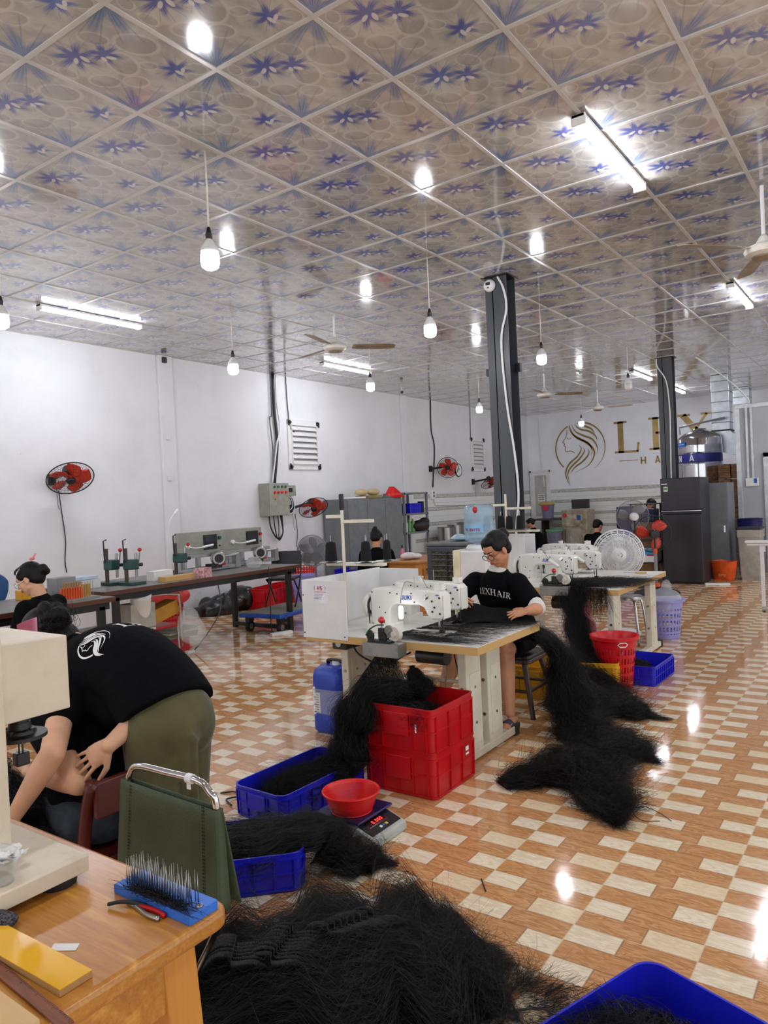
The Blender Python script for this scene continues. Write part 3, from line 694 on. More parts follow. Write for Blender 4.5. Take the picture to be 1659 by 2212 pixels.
# ------------------------------------------------------------------ hair strands
def strand_mesh(name, paths, r0, m, parent=None, r1=None):
    """paths: array (K, N, 3); thin three-sided tapering hairs"""
    P = np.asarray(paths, dtype=np.float32); K, N, _ = P.shape
    T = np.gradient(P, axis=1); T /= (np.linalg.norm(T, axis=2, keepdims=True) + 1e-9)
    up = np.where(np.abs(T[..., 2:3]) > 0.9, np.array([1, 0, 0.]), np.array([0, 0, 1.]))
    A = np.cross(T, up); A /= (np.linalg.norm(A, axis=2, keepdims=True) + 1e-9); B = np.cross(T, A)
    r1 = r0*0.35 if r1 is None else r1
    rr = np.linspace(r0, r1, N)[None, :, None]
    vs = np.stack([P + (A*math.cos(a) + B*math.sin(a))*rr for a in (0, 2*PI/3, 4*PI/3)], axis=2).reshape(-1, 3)
    base = (np.arange(K)[:, None]*N + np.arange(N-1)[None, :])*3
    f = np.stack([np.stack([base+k, base+(k+1) % 3, base+3+(k+1) % 3, base+3+k], axis=-1) for k in range(3)], axis=2).reshape(-1, 4)
    me = bpy.data.meshes.new(name); me.vertices.add(len(vs)); me.vertices.foreach_set('co', vs.ravel())
    me.loops.add(f.size); me.loops.foreach_set('vertex_index', f.ravel().astype(np.int32))
    me.polygons.add(len(f)); me.polygons.foreach_set('loop_start', (np.arange(len(f))*4).astype(np.int32)); me.polygons.foreach_set('loop_total', np.full(len(f), 4, np.int32))
    me.update(); me.validate(); me.materials.append(m)
    o = bpy.data.objects.new(name, me); COL.objects.link(o)
    if parent is not None: o.parent = parent
    return o
def smooth_noise(K, N, amp, knots=4):
    k = RNG.normal(0, 1, (K, knots)); x = np.linspace(0, knots-1, N); i = np.clip(np.floor(x).astype(int), 0, knots-2); f = x-i; f = f*f*(3-2*f)
    return (k[:, i]*(1-f) + k[:, i+1]*f)*amp
def hairlock(name, label, spine, K, rad=0.0007, m=None, fuzz=0.02, curl=0.012, N=14, length=(0.35, 0.9), fly=0.08, core=True, group=None, parent=None, sheetlike=0.0, floor=0.004, cat='hair', vox=0.008, coremat=None, corescale=0.58):
    """spine: list of (x, y, z, halfwidth, halfheight) - a mass of loose hair along it.  z is the centre height"""
    sp = np.array(spine, float); P3 = path(sp[:, :3], 8); n = len(P3)
    idx = np.linspace(0, len(sp)-1, n); W = np.interp(idx, np.arange(len(sp)), sp[:, 3]); Hh = np.interp(idx, np.arange(len(sp)), sp[:, 4])
    W = W*(1 + 0.26*np.sin(np.arange(n)*0.55 + RNG.uniform(0, 6)) + 0.12*np.sin(np.arange(n)*1.3)); e_ = np.minimum(1.0, 0.30 + 0.12*np.arange(n)[::-1])*np.minimum(1.0, 0.35 + 0.14*np.arange(n)); W = W*e_; Hh = Hh*e_
    C = np.array([tuple(p) for p in P3]); Tn = np.gradient(C, axis=0); Tn /= np.linalg.norm(Tn, axis=1, keepdims=True)+1e-9
    side = np.cross(Tn, np.array([0, 0, 1.])); sl = np.linalg.norm(side, axis=1, keepdims=True)
    for i in range(n):
        if sl[i, 0] < 0.25: side[i] = side[i-1] if i else np.array([0, 1., 0])
    side /= np.linalg.norm(side, axis=1, keepdims=True)+1e-9; upv = np.cross(side, Tn)
    s0 = RNG.uniform(-0.1, 0.85, K); L = RNG.uniform(length[0], length[1], K); t = np.linspace(0, 1, N); L = np.minimum(L, 1 + RNG.uniform(-0.14, 0.07, K) - s0)
    s = np.clip(s0[:, None] + L[:, None]*t[None, :], 0, 1.10)*(n-1)
    over = np.clip(s-(n-1), 0, None); s = np.clip(s, 0, n-1.001); i = s.astype(int); f = (s-i)[..., None]; i1 = np.minimum(i+1, n-1)
    c = C[i]*(1-f) + C[i1]*f; sd = side[i]*(1-f) + side[i1]*f; uv = upv[i]*(1-f) + upv[i1]*f; tn = Tn[i]
    w = (W[i]*(1-f[..., 0]) + W[i1]*f[..., 0]); h = (Hh[i]*(1-f[..., 0]) + Hh[i1]*f[..., 0])
    ang = RNG.uniform(0, 2*PI, K)[:, None] + smooth_noise(K, N, 0.5); rr = (np.sqrt(RNG.uniform(0.3, 1.0, K))*np.where(RNG.uniform(0, 1, K) < 0.25, RNG.uniform(1.0, 1.55, K), 1.0))[:, None]*(1 + 0.22*smooth_noise(K, N, 1.0, 4))
    a = np.cos(ang)*rr; b_ = np.sin(ang)*rr
    nc = max(8, K//45); cid = RNG.integers(0, nc, K); ca = RNG.uniform(0, 2*PI, nc); cs = RNG.uniform(-0.1, 0.8, nc)
    cn = smooth_noise(nc, N, 1.0, 6)[cid]; cm2 = smooth_noise(nc, N, 1.0, 5)[cid]
    mixk = (RNG.uniform(0, 1, K) < 0.62)[:, None]
    ang = np.where(mixk, ca[cid][:, None] + RNG.normal(0, 0.16, (K, 1)) + cm2*0.25, ang); a = np.cos(ang)*rr; b_ = np.sin(ang)*rr
    wig = smooth_noise(K, N, curl*0.6, 6) + np.where(mixk, cn*curl*1.8, 0)
    fl = (RNG.uniform(0, 1, K) < fly)[:, None]*(t[None, :]**1.3)*smooth_noise(K, N, 1.5, 4)
    pts = c + sd*(w*a + wig + fl*fuzz*2.6)[..., None] + uv*(h*b_ + smooth_noise(K, N, curl*0.7, 5) + np.abs(fl)*fuzz*2)[..., None] + tn*(over*float(np.mean(np.linalg.norm(np.diff(C, axis=0), axis=1))))[..., None]
    pts += smooth_noise(K, N, fuzz, 5)[..., None]*sd*0.5
    pts[..., 2] = np.maximum(pts[..., 2], floor + RNG.uniform(0, 0.004, (K, 1)))
    root = None
    if core:
        mb = MB(); rings = []
        for k_ in range(n):
            ring = []
            for j in range(16):
                q = 2*PI*j/16; rad_ = corescale*min(1.0, 0.25 + 0.28*min(k_, n-1-k_))*(1 + 0.16*math.sin(2*q + k_*0.55) + 0.12*math.sin(5*q - k_*1.1) + RNG.normal(0, 0.05))
                p = C[k_] + side[k_]*(W[k_]*math.cos(q)*rad_) + upv[k_]*(Hh[k_]*math.sin(q)*rad_); p[2] = max(p[2], 0.002); ring.append(tuple(p))
            rings.append(ring)
        mb.loft(rings); root = mb.build(name, coremat or M_hairmass, parent, smooth=True)
        if vox: root.modifiers.new('remesh', 'REMESH').voxel_size = vox; root.modifiers['remesh'].use_smooth_shade = True
    o = strand_mesh('loose_strands' if core else name, pts, rad, m or M_strand, root if core else parent)
    if core: o['kind'] = 'stuff'
    top = root if core else o
    if parent is None and label: tag(top, label, cat, group, 'stuff')
    return top

# ------------------------------------------------------------------ people
def wb(mb, name, m, parent, **kw):
    """mesh given in world coordinates, parented under an unrotated root"""
    off = Vector((0,0,0)); q = parent
    while q is not None: off += q.location; q = q.parent
    mb.v = [(v[0]-off.x, v[1]-off.y, v[2]-off.z) for v in mb.v]
    return mb.build(name, m, parent, **kw)
def V(*a): return Vector(a)
def torso(mb, hipL, hipR, shL, shR, bend=(0,0,0), grow=0.0, fwd=None, widths=(0.155, 0.15, 0.13, 0.145, 0.155, 0.125), depths=(0.115, 0.115, 0.10, 0.11, 0.105, 0.07), t0=-0.06, t1=1.0, neck=True):
    hipL, hipR, shL, shR = map(Vector, (hipL, hipR, shL, shR)); pc = (hipL+hipR)/2; sc = (shL+shR)/2; bend = Vector(bend)
    mid = (pc+sc)/2 + bend; rings = []; nn = 14
    for i in range(nn+1):
        t = t0 + (t1-t0)*i/nn; c = pc*(1-t)**2 + mid*(2*t*(1-t)) + sc*t*t if 0 <= t else pc + (mid-pc)*2*t
        tg = ((mid-pc)*(1-max(t, 0)) + (sc-mid)*max(t, 0)).normalized(); sd = ((hipR-hipL).normalized()*(1-t) + (shR-shL).normalized()*t).normalized()
        sd = (sd - tg*sd.dot(tg)).normalized(); fw = sd.cross(tg)
        x = max(0, t)*(len(widths)-1); k = min(int(x), len(widths)-2); f = x-k; w = widths[k]*(1-f)+widths[k+1]*f + grow; d = depths[k]*(1-f)+depths[k+1]*f + grow
        rings.append([c + sd*(w*math.cos(2*PI*j/24)) + fw*(d*math.sin(2*PI*j/24)) for j in range(24)])
    if neck:
        up = (sc-mid).normalized(); c = sc + up*0.035; last = rings[-1]; rings.append([c + (p-sc)*0.62 for p in last]); c2 = sc + up*0.06; rings.append([c2 + (p-sc)*0.40 for p in last])
    mb.loft(rings); return mb
def arm(mb, sh, el, wr, r=(0.05, 0.041, 0.039, 0.026), grow=0.0):
    mb.ell(sh, r[0]*1.05+grow); mb.cap(sh, el, r[0]+grow, r[1]+grow); m = Vector(el).lerp(Vector(wr), 0.3)
    mb.cap(el, m, r[1]+grow, r[2]+grow*1.0+0.002); mb.cap(m, wr, r[2]+0.002+grow, r[3]+grow); return mb
def hand(mb, wr, d, n, thumb, s=1.0, curl=0.5, spread=0.34):
    """wr wrist, d direction of the fingers, n back-of-hand normal, thumb: +1/-1 side; curl radians per joint"""
    wr = Vector(wr); d = Vector(d).normalized(); n = Vector(n); n = (n - d*n.dot(d)).normalized(); sd = d.cross(n)*thumb
    L = 0.085*s; rings = []
    for i, (f, w, h) in enumerate(((-0.12, 0.026, 0.019), (0.15, 0.031, 0.018), (0.5, 0.038, 0.0165), (0.85, 0.040, 0.014), (1.02, 0.036, 0.011))):
        c = wr + d*(L*f); rings.append([c + sd*(w*s*math.cos(2*PI*j/14)) + n*(h*s*math.sin(2*PI*j/14)) for j in range(14)])
    mb.loft(rings)
    for k, (off, ln, rad) in enumerate(((0.030, 0.070, 0.0080), (0.0102, 0.078, 0.0082), (-0.0100, 0.073, 0.0078), (-0.029, 0.058, 0.0070))):
        p = wr + d*(L*0.93) + sd*(off*s); dd = (d + sd*(off*spread*20)).normalized(); a = 0.2*curl; seg = (0.45, 0.30, 0.25)
        for j, g in enumerate(seg):
            v = (dd*math.cos(a) - n*math.sin(a)).normalized(); q = p + v*(ln*g*s); mb.cap(p, q, rad*s*(1-0.08*j), rad*s*(1-0.08*(j+1)), 10); p = q; a += curl*(1.0 + 0.12*k)
    p = wr + d*(L*0.22) + sd*(0.026*s); v = (sd*0.75 + d*0.75 - n*0.25*(0.5+curl)).normalized(); q = p + v*(0.042*s); mb.cap(p, q, 0.0125*s, 0.0105*s, 10)
    v = (v + d*0.35 - n*0.35*curl - sd*0.35).normalized(); r = q + v*(0.034*s); mb.cap(q, r, 0.0105*s, 0.009*s, 10); v = (v + d*0.2 - n*0.3*curl).normalized(); mb.cap(r, r+v*(0.026*s), 0.009*s, 0.0078*s, 10)
    return mb
def head(mb, c, f, u, s=1.0, neck=None, nr=0.05):
    c = Vector(c); f = Vector(f).normalized(); u = Vector(u); u = (u - f*u.dot(f)).normalized(); r = f.cross(u)
    M = Matrix((r, f, u)).transposed(); P = lambda x, y, z: c + (r*x + f*y + u*z)*s
    mb.ell(P(0, -0.012, 0.03), (0.070*s, 0.088*s, 0.082*s), M); mb.ell(P(0, 0.018, -0.03), (0.058*s, 0.062*s, 0.070*s), M)
    mb.ell(P(0, 0.042, -0.078), (0.028*s, 0.026*s, 0.022*s), M); mb.ell(P(0, 0.05, 0.035), (0.05*s, 0.03*s, 0.04*s), M)
    for q in (-1, 1):
        mb.ell(P(0.034*q, 0.045, -0.022), (0.024*s, 0.026*s, 0.026*s), M); mb.ell(P(0.070*q, -0.005, -0.008), (0.009*s, 0.018*s, 0.030*s), M)
        mb.ell(P(0.026*q, 0.072, 0.022), (0.018*s, 0.008*s, 0.007*s), M)
    mb.cap(P(0, 0.076, 0.012), P(0, 0.094, -0.018), 0.007*s, 0.011*s, 10); mb.ell(P(0.011, 0.083, -0.021), 0.008*s); mb.ell(P(-0.011, 0.083, -0.021), 0.008*s)
    mb.ell(P(0, 0.072, -0.048), (0.022*s, 0.013*s, 0.010*s), M); mb.cap(P(-0.045, 0.01, -0.055), P(0, 0.05, -0.085), 0.018*s, 0.016*s, 10); mb.cap(P(0.045, 0.01, -0.055), P(0, 0.05, -0.085), 0.018*s, 0.016*s, 10)
    if neck is not None: mb.cap(P(0, -0.022, -0.045), neck, nr*s, nr*1.1*s)
    return M, P
def face(root, M, P, s=1.0, closed=True):
    b = MB()
    for q in (-1, 1):
        b.cap(P(0.013*q, 0.083, 0.030), P(0.046*q, 0.068, 0.032), 0.0032*s, 0.002*s, 8)
    wb(b, 'eyebrows', M_hair, root, smooth=True)
    b = MB()
    for q in (-1, 1):
        b.tube([P(0.016*q, 0.076, 0.006), P(0.030*q, 0.079, 0.002), P(0.044*q, 0.066, 0.007)], [0.001*s, 0.0026*s, 0.001*s], 6)
    wb(b, 'eyelashes', M_hair, root, smooth=True)
    b = MB().cap(P(-0.016, 0.079, -0.046), P(0.016, 0.079, -0.046), 0.0052*s, 0.0052*s, 10).cap(P(-0.012, 0.079, -0.054), P(0.012, 0.079, -0.054), 0.0062*s, 0.0062*s, 10)
    wb(b, 'lips', M_lip, root, smooth=True)
def decal(mb, name, m, parent, target, c, r, u, off=0.0025):
    """flat print projected on to the (remeshed) cloth it is printed on"""
    r = Vector(r).normalized(); u = Vector(u); u = (u - r*u.dot(r)).normalized(); n = r.cross(u)
    o = mb.build(name, m, None); q = Vector((0,0,0)); k = parent
    while k is not None: q += k.location; k = k.parent
    o.parent = parent; M4 = Matrix((r, u, n)).transposed().to_4x4(); M4.translation = Vector(c)-q; o.matrix_local = M4
    sw = o.modifiers.new('shrink', 'SHRINKWRAP'); sw.target = target; sw.wrap_method = 'PROJECT'; sw.use_project_z = True; sw.use_positive_direction = True; sw.use_negative_direction = True; sw.offset = off; sw.wrap_mode = 'ABOVE_SURFACE'; sw.project_limit = 0.25
    return o
def subdiv_text(txt, font, s, n=6, gap=0.06): return textmesh(txt, font, s, gap, n)[0]
def hair_cap(c, f, u, s=1.0, bun=None, bunr=0.04, back=0.0, fringe=0.0):
    mb = MB(); c = Vector(c); f = Vector(f).normalized(); u = Vector(u); u = (u - f*u.dot(f)).normalized(); r = f.cross(u); M = Matrix((r, f, u)).transposed(); P = lambda x, y, z: c + (r*x + f*y + u*z)*s
    mb.ell(P(0, -0.030, 0.040), (0.079*s, 0.092*s, 0.088*s), M, 24, 16); mb.ell(P(0, -0.055, -0.01), (0.070*s, 0.058*s, 0.062*s), M, 24, 14)
    for q in (-1, 1): mb.ell(P(0.058*q, 0.0, 0.045), (0.022*s, 0.055*s, 0.045*s), M)
    mb.ell(P(0, 0.025+fringe, 0.085), (0.055*s, 0.050*s, 0.034*s), M)
    if bun is not None:
        for k in range(5): mb.ell(Vector(bun) + Vector(RNG.normal(0, bunr*0.28, 3)), (bunr*0.8, bunr*0.75, bunr*0.7))
        mb.cap(P(0, -0.07, 0.03), bun, 0.035*s, bunr*0.6)
    return mb, M, P
def scalp_strands(root, P, s=1.0, K=900, tail=None, rad=0.0006, m=None):
    """combed hairs following the skull from the hairline back to the tie"""
    tail = np.array(tail if tail is not None else P(0, -0.12, 0.02)); N = 12; t = np.linspace(0, 1, N)
    a = RNG.uniform(-1.0, 1.0, K)*PI*0.62; out = []
    for k in range(K):
        x = math.sin(a[k])*0.072; z = 0.02 + math.cos(a[k])*0.085; fy = 0.055 - abs(math.sin(a[k]))*0.045 + RNG.uniform(-0.07, 0.01)
        st = np.array(P(x, fy, z)); mid = np.array(P(x*1.22, fy*0.2-0.06, z*1.10+0.03)); e = tail + RNG.normal(0, 0.010, 3)
        out.append(((1-t)**2)[:, None]*st + (2*t*(1-t))[:, None]*mid + (t**2)[:, None]*e + smooth_noise(1, N, 0.0016, 5)[0][:, None])
    off = np.array(root.location); q = root.parent
    while q is not None: off = off + np.array(q.location); q = q.parent
    return strand_mesh('combed_strands', np.array(out)-off, rad*s, m or M_strand, root)
# ================================================================== FOREGROUND TABLE
TT = 0.745
wt = thing('wooden_table', 'varnished honey-coloured wooden table in the lower left foreground', 'table', (0.55, 1.6, 0))
MB().rbox((-0.015, 0.11, TT-0.019), (0.79, 1.33, 0.038), 0.035, 5).build('tabletop', M_honeywood, wt, smooth='auto', bevel=0.011, seg=3)
MB().bb(0.30, 0.325, -0.49, 0.70, TT-0.16, TT-0.038).build('apron', M_honeywood, wt, bevel=0.003)
MB().bb(-0.36, 0.30, -0.50, -0.475, TT-0.16, TT-0.038).build('apron', M_honeywood, wt, bevel=0.003)
for sx, sy in ((1, -1), (1, 1), (-1, -1), (-1, 1)):
    x0, y0 = (0.295 if sx > 0 else -0.33), (-0.465 if sy < 0 else 0.66)
    L = MB(); w = 0.036
    L.loft([[Vector((x0+a*w+dx, y0+b_*w+dy, z)) for a, b_ in ((-1,-1), (1,-1), (1,1), (-1,1))] for z, dx, dy in ((TT-0.04, 0, 0), (0, 0.03*sx, 0.03*sy))])
    L.build('leg', M_honeywoodv, wt, bevel=0.004)

# cream bench machine standing on the table
bm_ = thing('bench_machine', 'cream-painted C-shaped bench machine standing on the foreground table', 'machine', (0.6, 1.6, TT))
MB().bb(-0.30, 0.245, -0.233, 0.25, 0.018, 0.052).build('base_plate', M_creamdirty, bm_, bevel=0.003)
MB().bb(-0.25, 0.145, -0.13, 0.13, 0.052, 0.5).build('column', M_creamdirty, bm_, bevel=0.003)
hb = MB(); pr_ = [(-0.3, 0.325), (-0.3, 0.482), (0.02, 0.49), (0.287, 0.482), (0.287, 0.325)]
hb.loft([[Vector((x, yy, z)) for x, z in pr_] for yy in (-0.125, 0.14)]).build('head_box', M_creamdirty, bm_, bevel=0.003)
for x, y in ((0.20, -0.19), (0.20, 0.2), (-0.25, -0.19), (-0.25, 0.2)):
    MB().lathe([(0.0, 0), (0.036, 0), (0.038, 0.012), (0.034, 0.018)], (x, y, 0)).build('rubber_foot', M_rubber, bm_, smooth='auto')
MB().cyl((0.235, -0.01, 0.27), (0.235, -0.01, 0.325), 0.02).build('spindle', M_darkmetal, bm_, smooth='auto')
fl_ = MB().lathe([(0.0, 0.03), (0.022, 0.03), (0.024, 0.016), (0.032, 0.013), (0.034, 0.006), (0.055, 0.004), (0.055, -0.004), (0.03, -0.008), (0, -0.008)], (0.235, -0.01, 0.263), seg=32).build('pressing_disc', M_darkmetal, bm_, smooth='auto')
for k in range(4):
    a = k*PI/2+0.5; MB().cyl((0.235+0.028*math.cos(a), -0.01+0.028*math.sin(a), 0.268), (0.235+0.028*math.cos(a), -0.01+0.028*math.sin(a), 0.28), 0.006, seg=6).build('bolt', M_blackmetal, fl_)
MB().cyl((0.231, -0.01, 0.225), (0.231, -0.01, 0.256), 0.002).cyl((0.239, -0.01, 0.225), (0.239, -0.01, 0.256), 0.002).build('pin', M_darkmetal, bm_)
MB().rbox((0.235, -0.01, 0.212), (0.03, 0.022, 0.028), 0.004).build('weight', M_blackmetal, bm_, bevel=0.003)
# clear plastic tub with film and paper scraps on its base
tb_ = thing('plastic_tub', 'clear plastic tub with crumpled film and paper on the base of the cream bench machine', 'container', (0.69, 1.435, TT+0.052))
MB().lathe([(0.0, 0.0), (0.032, 0.0), (0.042, 0.045), (0.045, 0.047), (0.041, 0.045), (0.031, 0.003), (0, 0.003)], sx=1.5, sy=0.9).build('tub', M_film, tb_, smooth=True)
c_ = MB()
for k in range(9):
    a, r_ = RNG.uniform(0, 6.28), RNG.uniform(0, 0.035); x, y = r_*math.cos(a)*1.3, r_*math.sin(a)*0.7; g = [[Vector((x+i*0.014, y+j*0.011, 0.022+RNG.uniform(0, 0.02))) for j in range(3)] for i in range(4)]; c_.sheet(g, 0.0008)
c_.build('paper_scraps', M_paper, tb_)

# steel-needle hair comb (hackle) on a blue board
hk = thing('needle_comb', 'blue board set with rows of long steel needles, on the corner of the wooden table', 'comb', (0.87, 1.165, TT))
MB().box((0, 0, 0.009), (0.066, 0.222, 0.018)).build('board', mat('bright_blue_painted_board', '#2a6fd0', 0.4, var=0.08), hk, bevel=0.0015)
for k in range(24):
    for j, xx in enumerate((-0.019, -0.006, 0.009)):
        if k % 3 == 2 and j == 2: continue
        y = -0.086 + k*0.0075; rr_ = RNG.uniform(-0.0012, 0.0012, 2)
        MB().cyl((xx, y, 0.016), (xx+rr_[0], y+rr_[1], 0.072+0.004*math.sin(k)), 0.0014, 0.0003, 6).build('needle', M_steel, hk, smooth=True)
for y in (-0.099, 0.099): MB().lathe([(0.0, 0.003), (0.006, 0.0025), (0.008, 0)], (-0.0, y, 0.018), seg=14).build('screw', M_steel, hk, smooth=True)
P = []
for k in range(260):
    x0, y0 = RNG.uniform(-0.034, -0.012), RNG.uniform(-0.09, 0.06); t = np.linspace(0, 1, 9)
    P.append(np.stack([x0 + t*RNG.uniform(-0.02, 0.02) + smooth_noise(1, 9, 0.003)[0], y0 + t*RNG.uniform(-0.08, 0.08), 0.020 + np.abs(smooth_noise(1, 9, 0.004)[0])], 1))
o = strand_mesh('caught_hair', np.array(P) + np.array([0.87, 1.165, TT]), 0.0006, M_strand); tag(o, 'tuft of short black hair caught at the foot of the steel needles', 'hair', None, 'stuff')
# pliers beside the comb
pl_ = thing('pliers', 'small pliers with red and silver handles lying beside the blue needle board', 'tool', (0.825, 1.165, TT))
for s_ in (-1, 1):
    MB().tube(path([(0.0, 0.03, 0.005), (0.004*s_, 0.01, 0.005), (0.009*s_, -0.02, 0.005), (0.006*s_, -0.05, 0.005)], 4), 0.0045, 8).build('handle', M_red if s_ > 0 else M_steel, pl_, smooth=True)
MB().box((0.0, 0.038, 0.005), (0.010, 0.022, 0.006)).build('jaw', M_steel, pl_, bevel=0.002)
tag(MB().tube(path([(0.80, 1.24, TT+0.006), (0.815, 1.21, TT+0.012), (0.835, 1.17, TT+0.006), (0.845, 1.12, TT+0.004)], 5), 0.0035, 6).build('black_strap', M_rubber, None, smooth=True), 'short black strap lying along the front of the blue needle board', 'strap')
# yellow board, paper, ruler, lower plywood board, knitted glove
yb = thing('yellow_board', 'glossy yellow-faced chipboard offcut lying on the wooden table', 'board', (0.630, 1.245, TT))
MB().box((0, 0, 0.006), (0.056, 0.335, 0.011), 0.02).build('core', M_plywood, yb)
MB().box((0, 0, 0.0121), (0.056, 0.335, 0.0012), 0.02).build('laminate', mat('glossy_yellow_laminate', '#f2b822', 0.18, var=0.03, coat=0.6), yb)
tag(MB().prism([(0.006, -0.024), (0.022, -0.012), (-0.002, 0.027), (-0.018, 0.014)], 0.0006, c=(0.682, 1.192, TT+0.0006)).build('paper_scrap', M_paper), 'small white paper scrap on the wooden table between comb and yellow board', 'paper')
ru = thing('wooden_ruler', 'dark reddish-brown wooden ruler with printed marks at the lower left', 'ruler', (0.583, 1.135, TT), math.radians(-4))
MB().box((0, 0.02, 0.003), (0.020, 0.30, 0.004)).build('blade', mat('reddish_ruler_wood', '#7c4630', 0.4, var=0.12, stretch=(10, 1, 1)), ru)
m_ = MB()
for k in range(56): m_.bb(0.0095-(0.007 if k % 10 == 0 else 0.005 if k % 5 == 0 else 0.0034), 0.0095, -0.127+k*0.005, -0.1265+k*0.005, 0.0051, 0.0053)
m_.build('scale_marks', M_black, ru)
tag(MB().box((0.44, 1.22, TT+0.004), (0.24, 0.34, 0.007), -0.02).build('plywood_board', wood('pale_plywood_face', '#c9a06a', '#dcb987', 0.45, 1, 3.0)), 'pale plywood board lying under the ruler in the bottom left corner', 'board')
gl = thing('knitted_glove', 'grey and black knitted work glove at the left edge of the wooden table', 'glove', (0.665, 1.375, TT))
M_knit = mat('marled_grey_knit', '#57565a', 0.95, var=0.5, vscale=300, bmp=0.9, bscale=400)
MB().cap((0.0, -0.035, 0.014), (-0.03, 0.06, 0.016), 0.017, 0.022, flat=0.7).build('cuff', M_knit, gl, smooth=True, remesh=0.003)
b_ = MB()
for k in range(4): b_.cap((-0.03, 0.05, 0.012), (-0.06+0.02*k-0.02, 0.13, 0.010), 0.014, 0.009)
b_.build('fingers', M_knit, gl, smooth=True, remesh=0.003)
tag(MB().sheet([[Vector((0.63+0.012*i, 1.335+0.014*j, TT+0.003+0.004*math.sin(i*2+j))) for j in range(5)] for i in range(3)], 0.001).build('tissue', M_paper, None, smooth=True), 'crumpled white tissue beside the knitted glove at the left edge', 'tissue')

# ================================================================== GREEN FOLDING CHAIR
gc = thing('folding_chair', 'folding chair with dark green canvas back and bare metal tube frame behind the wooden table', 'chair', (1.25, 1.63, 0))
yl, yr = 0.18, -0.183
fr = path([(0.0, yl-0.06, 0.02), (0.005, yl-0.02, 0.42), (0.0, yl-0.005, 0.70), (-0.005, yl-0.02, 0.755), (-0.006, yl-0.06, 0.782), (-0.006, 0.0, 0.786), (-0.006, yr+0.06, 0.786), (-0.005, yr+0.018, 0.765), (0.0, yr, 0.715), (0.005, yr+0.02, 0.46), (0.0, yr+0.16, 0.40), (0.0, yr+0.25, 0.30), (0.0, yr+0.26, 0.02)], 6)
MB().tube(fr, 0.0095, 12).build('back_frame', M_chrome, gc, smooth=True)
for y in (yl+0.01, yr-0.01): MB().tube([(0.0, y*0.75, 0.43), (0.05, y*0.65, 0.40), (0.04, 0.05+y*0.3, 0.2), (0.04, 0.05+y*0.2, 0.01)], 0.009, 8).build('leg', M_chrome, gc, smooth=True)
MB().bb(-0.02, 0.07, yr+0.05, yl-0.03, 0.415, 0.435).build('seat', M_khaki, gc, bevel=0.006)
g = []
for i in range(13):
    t = i/12; z = 0.735 - t*0.255; row = []
    for j in range(13):
        s_ = j/12; yy = (yl+0.013)*(1-s_) + (yr-0.013)*s_; yy *= 1 + t*0.06; row.append(Vector((-0.014 + 0.0*t - 0.018*t - 0.010*math.sin(PI*s_)*0.3 + 0.0022*math.sin(t*22+s_*2)*math.sin(PI*s_), yy, z - 0.012*s_)))
    g.append(row)
cn = MB().sheet(g, 0.004).build('canvas_back', M_khaki, gc, smooth=True)
g2 = [[Vector((p.x + 0.02 + 0.055*(i/12), p.y, p.z)) for p in row] for i, row in enumerate(g)]
MB().sheet(g2, 0.004).build('canvas_rear', M_khaki, gc, smooth=True)
for yy in (yl+0.012, yr-0.012): MB().sheet([[Vector((-0.014-0.018*i/12, yy*(1+0.06*i/12), 0.735-0.255*i/12-(0.012 if yy < 0 else 0))), Vector((0.012, yy*(1+0.06*i/12), 0.735-0.255*i/12-(0.012 if yy < 0 else 0)))] for i in range(13)], 0.003).build('canvas_side', M_khaki, gc, smooth=True)
s_ = MB()
for y in (yl-0.03, yl-0.036, yr+0.03, yr+0.036):
    for k in range(28): s_.bb(-0.0165-0.018*k/28, -0.0145-0.018*k/28, y*(1+0.06*k/28)-0.0006, y*(1+0.06*k/28)+0.0006, 0.722-k*0.0086, 0.727-k*0.0086)
s_.build('stitching', mat('dark_green_thread', '#232a1b', 0.8), cn)
MB().cyl((-0.006, -0.085, 0.786), (-0.006, -0.105, 0.786), 0.0125).box((-0.012, -0.095, 0.772), (0.002, 0.014, 0.024)).build('tape_scrap', M_paper, gc, smooth='auto')

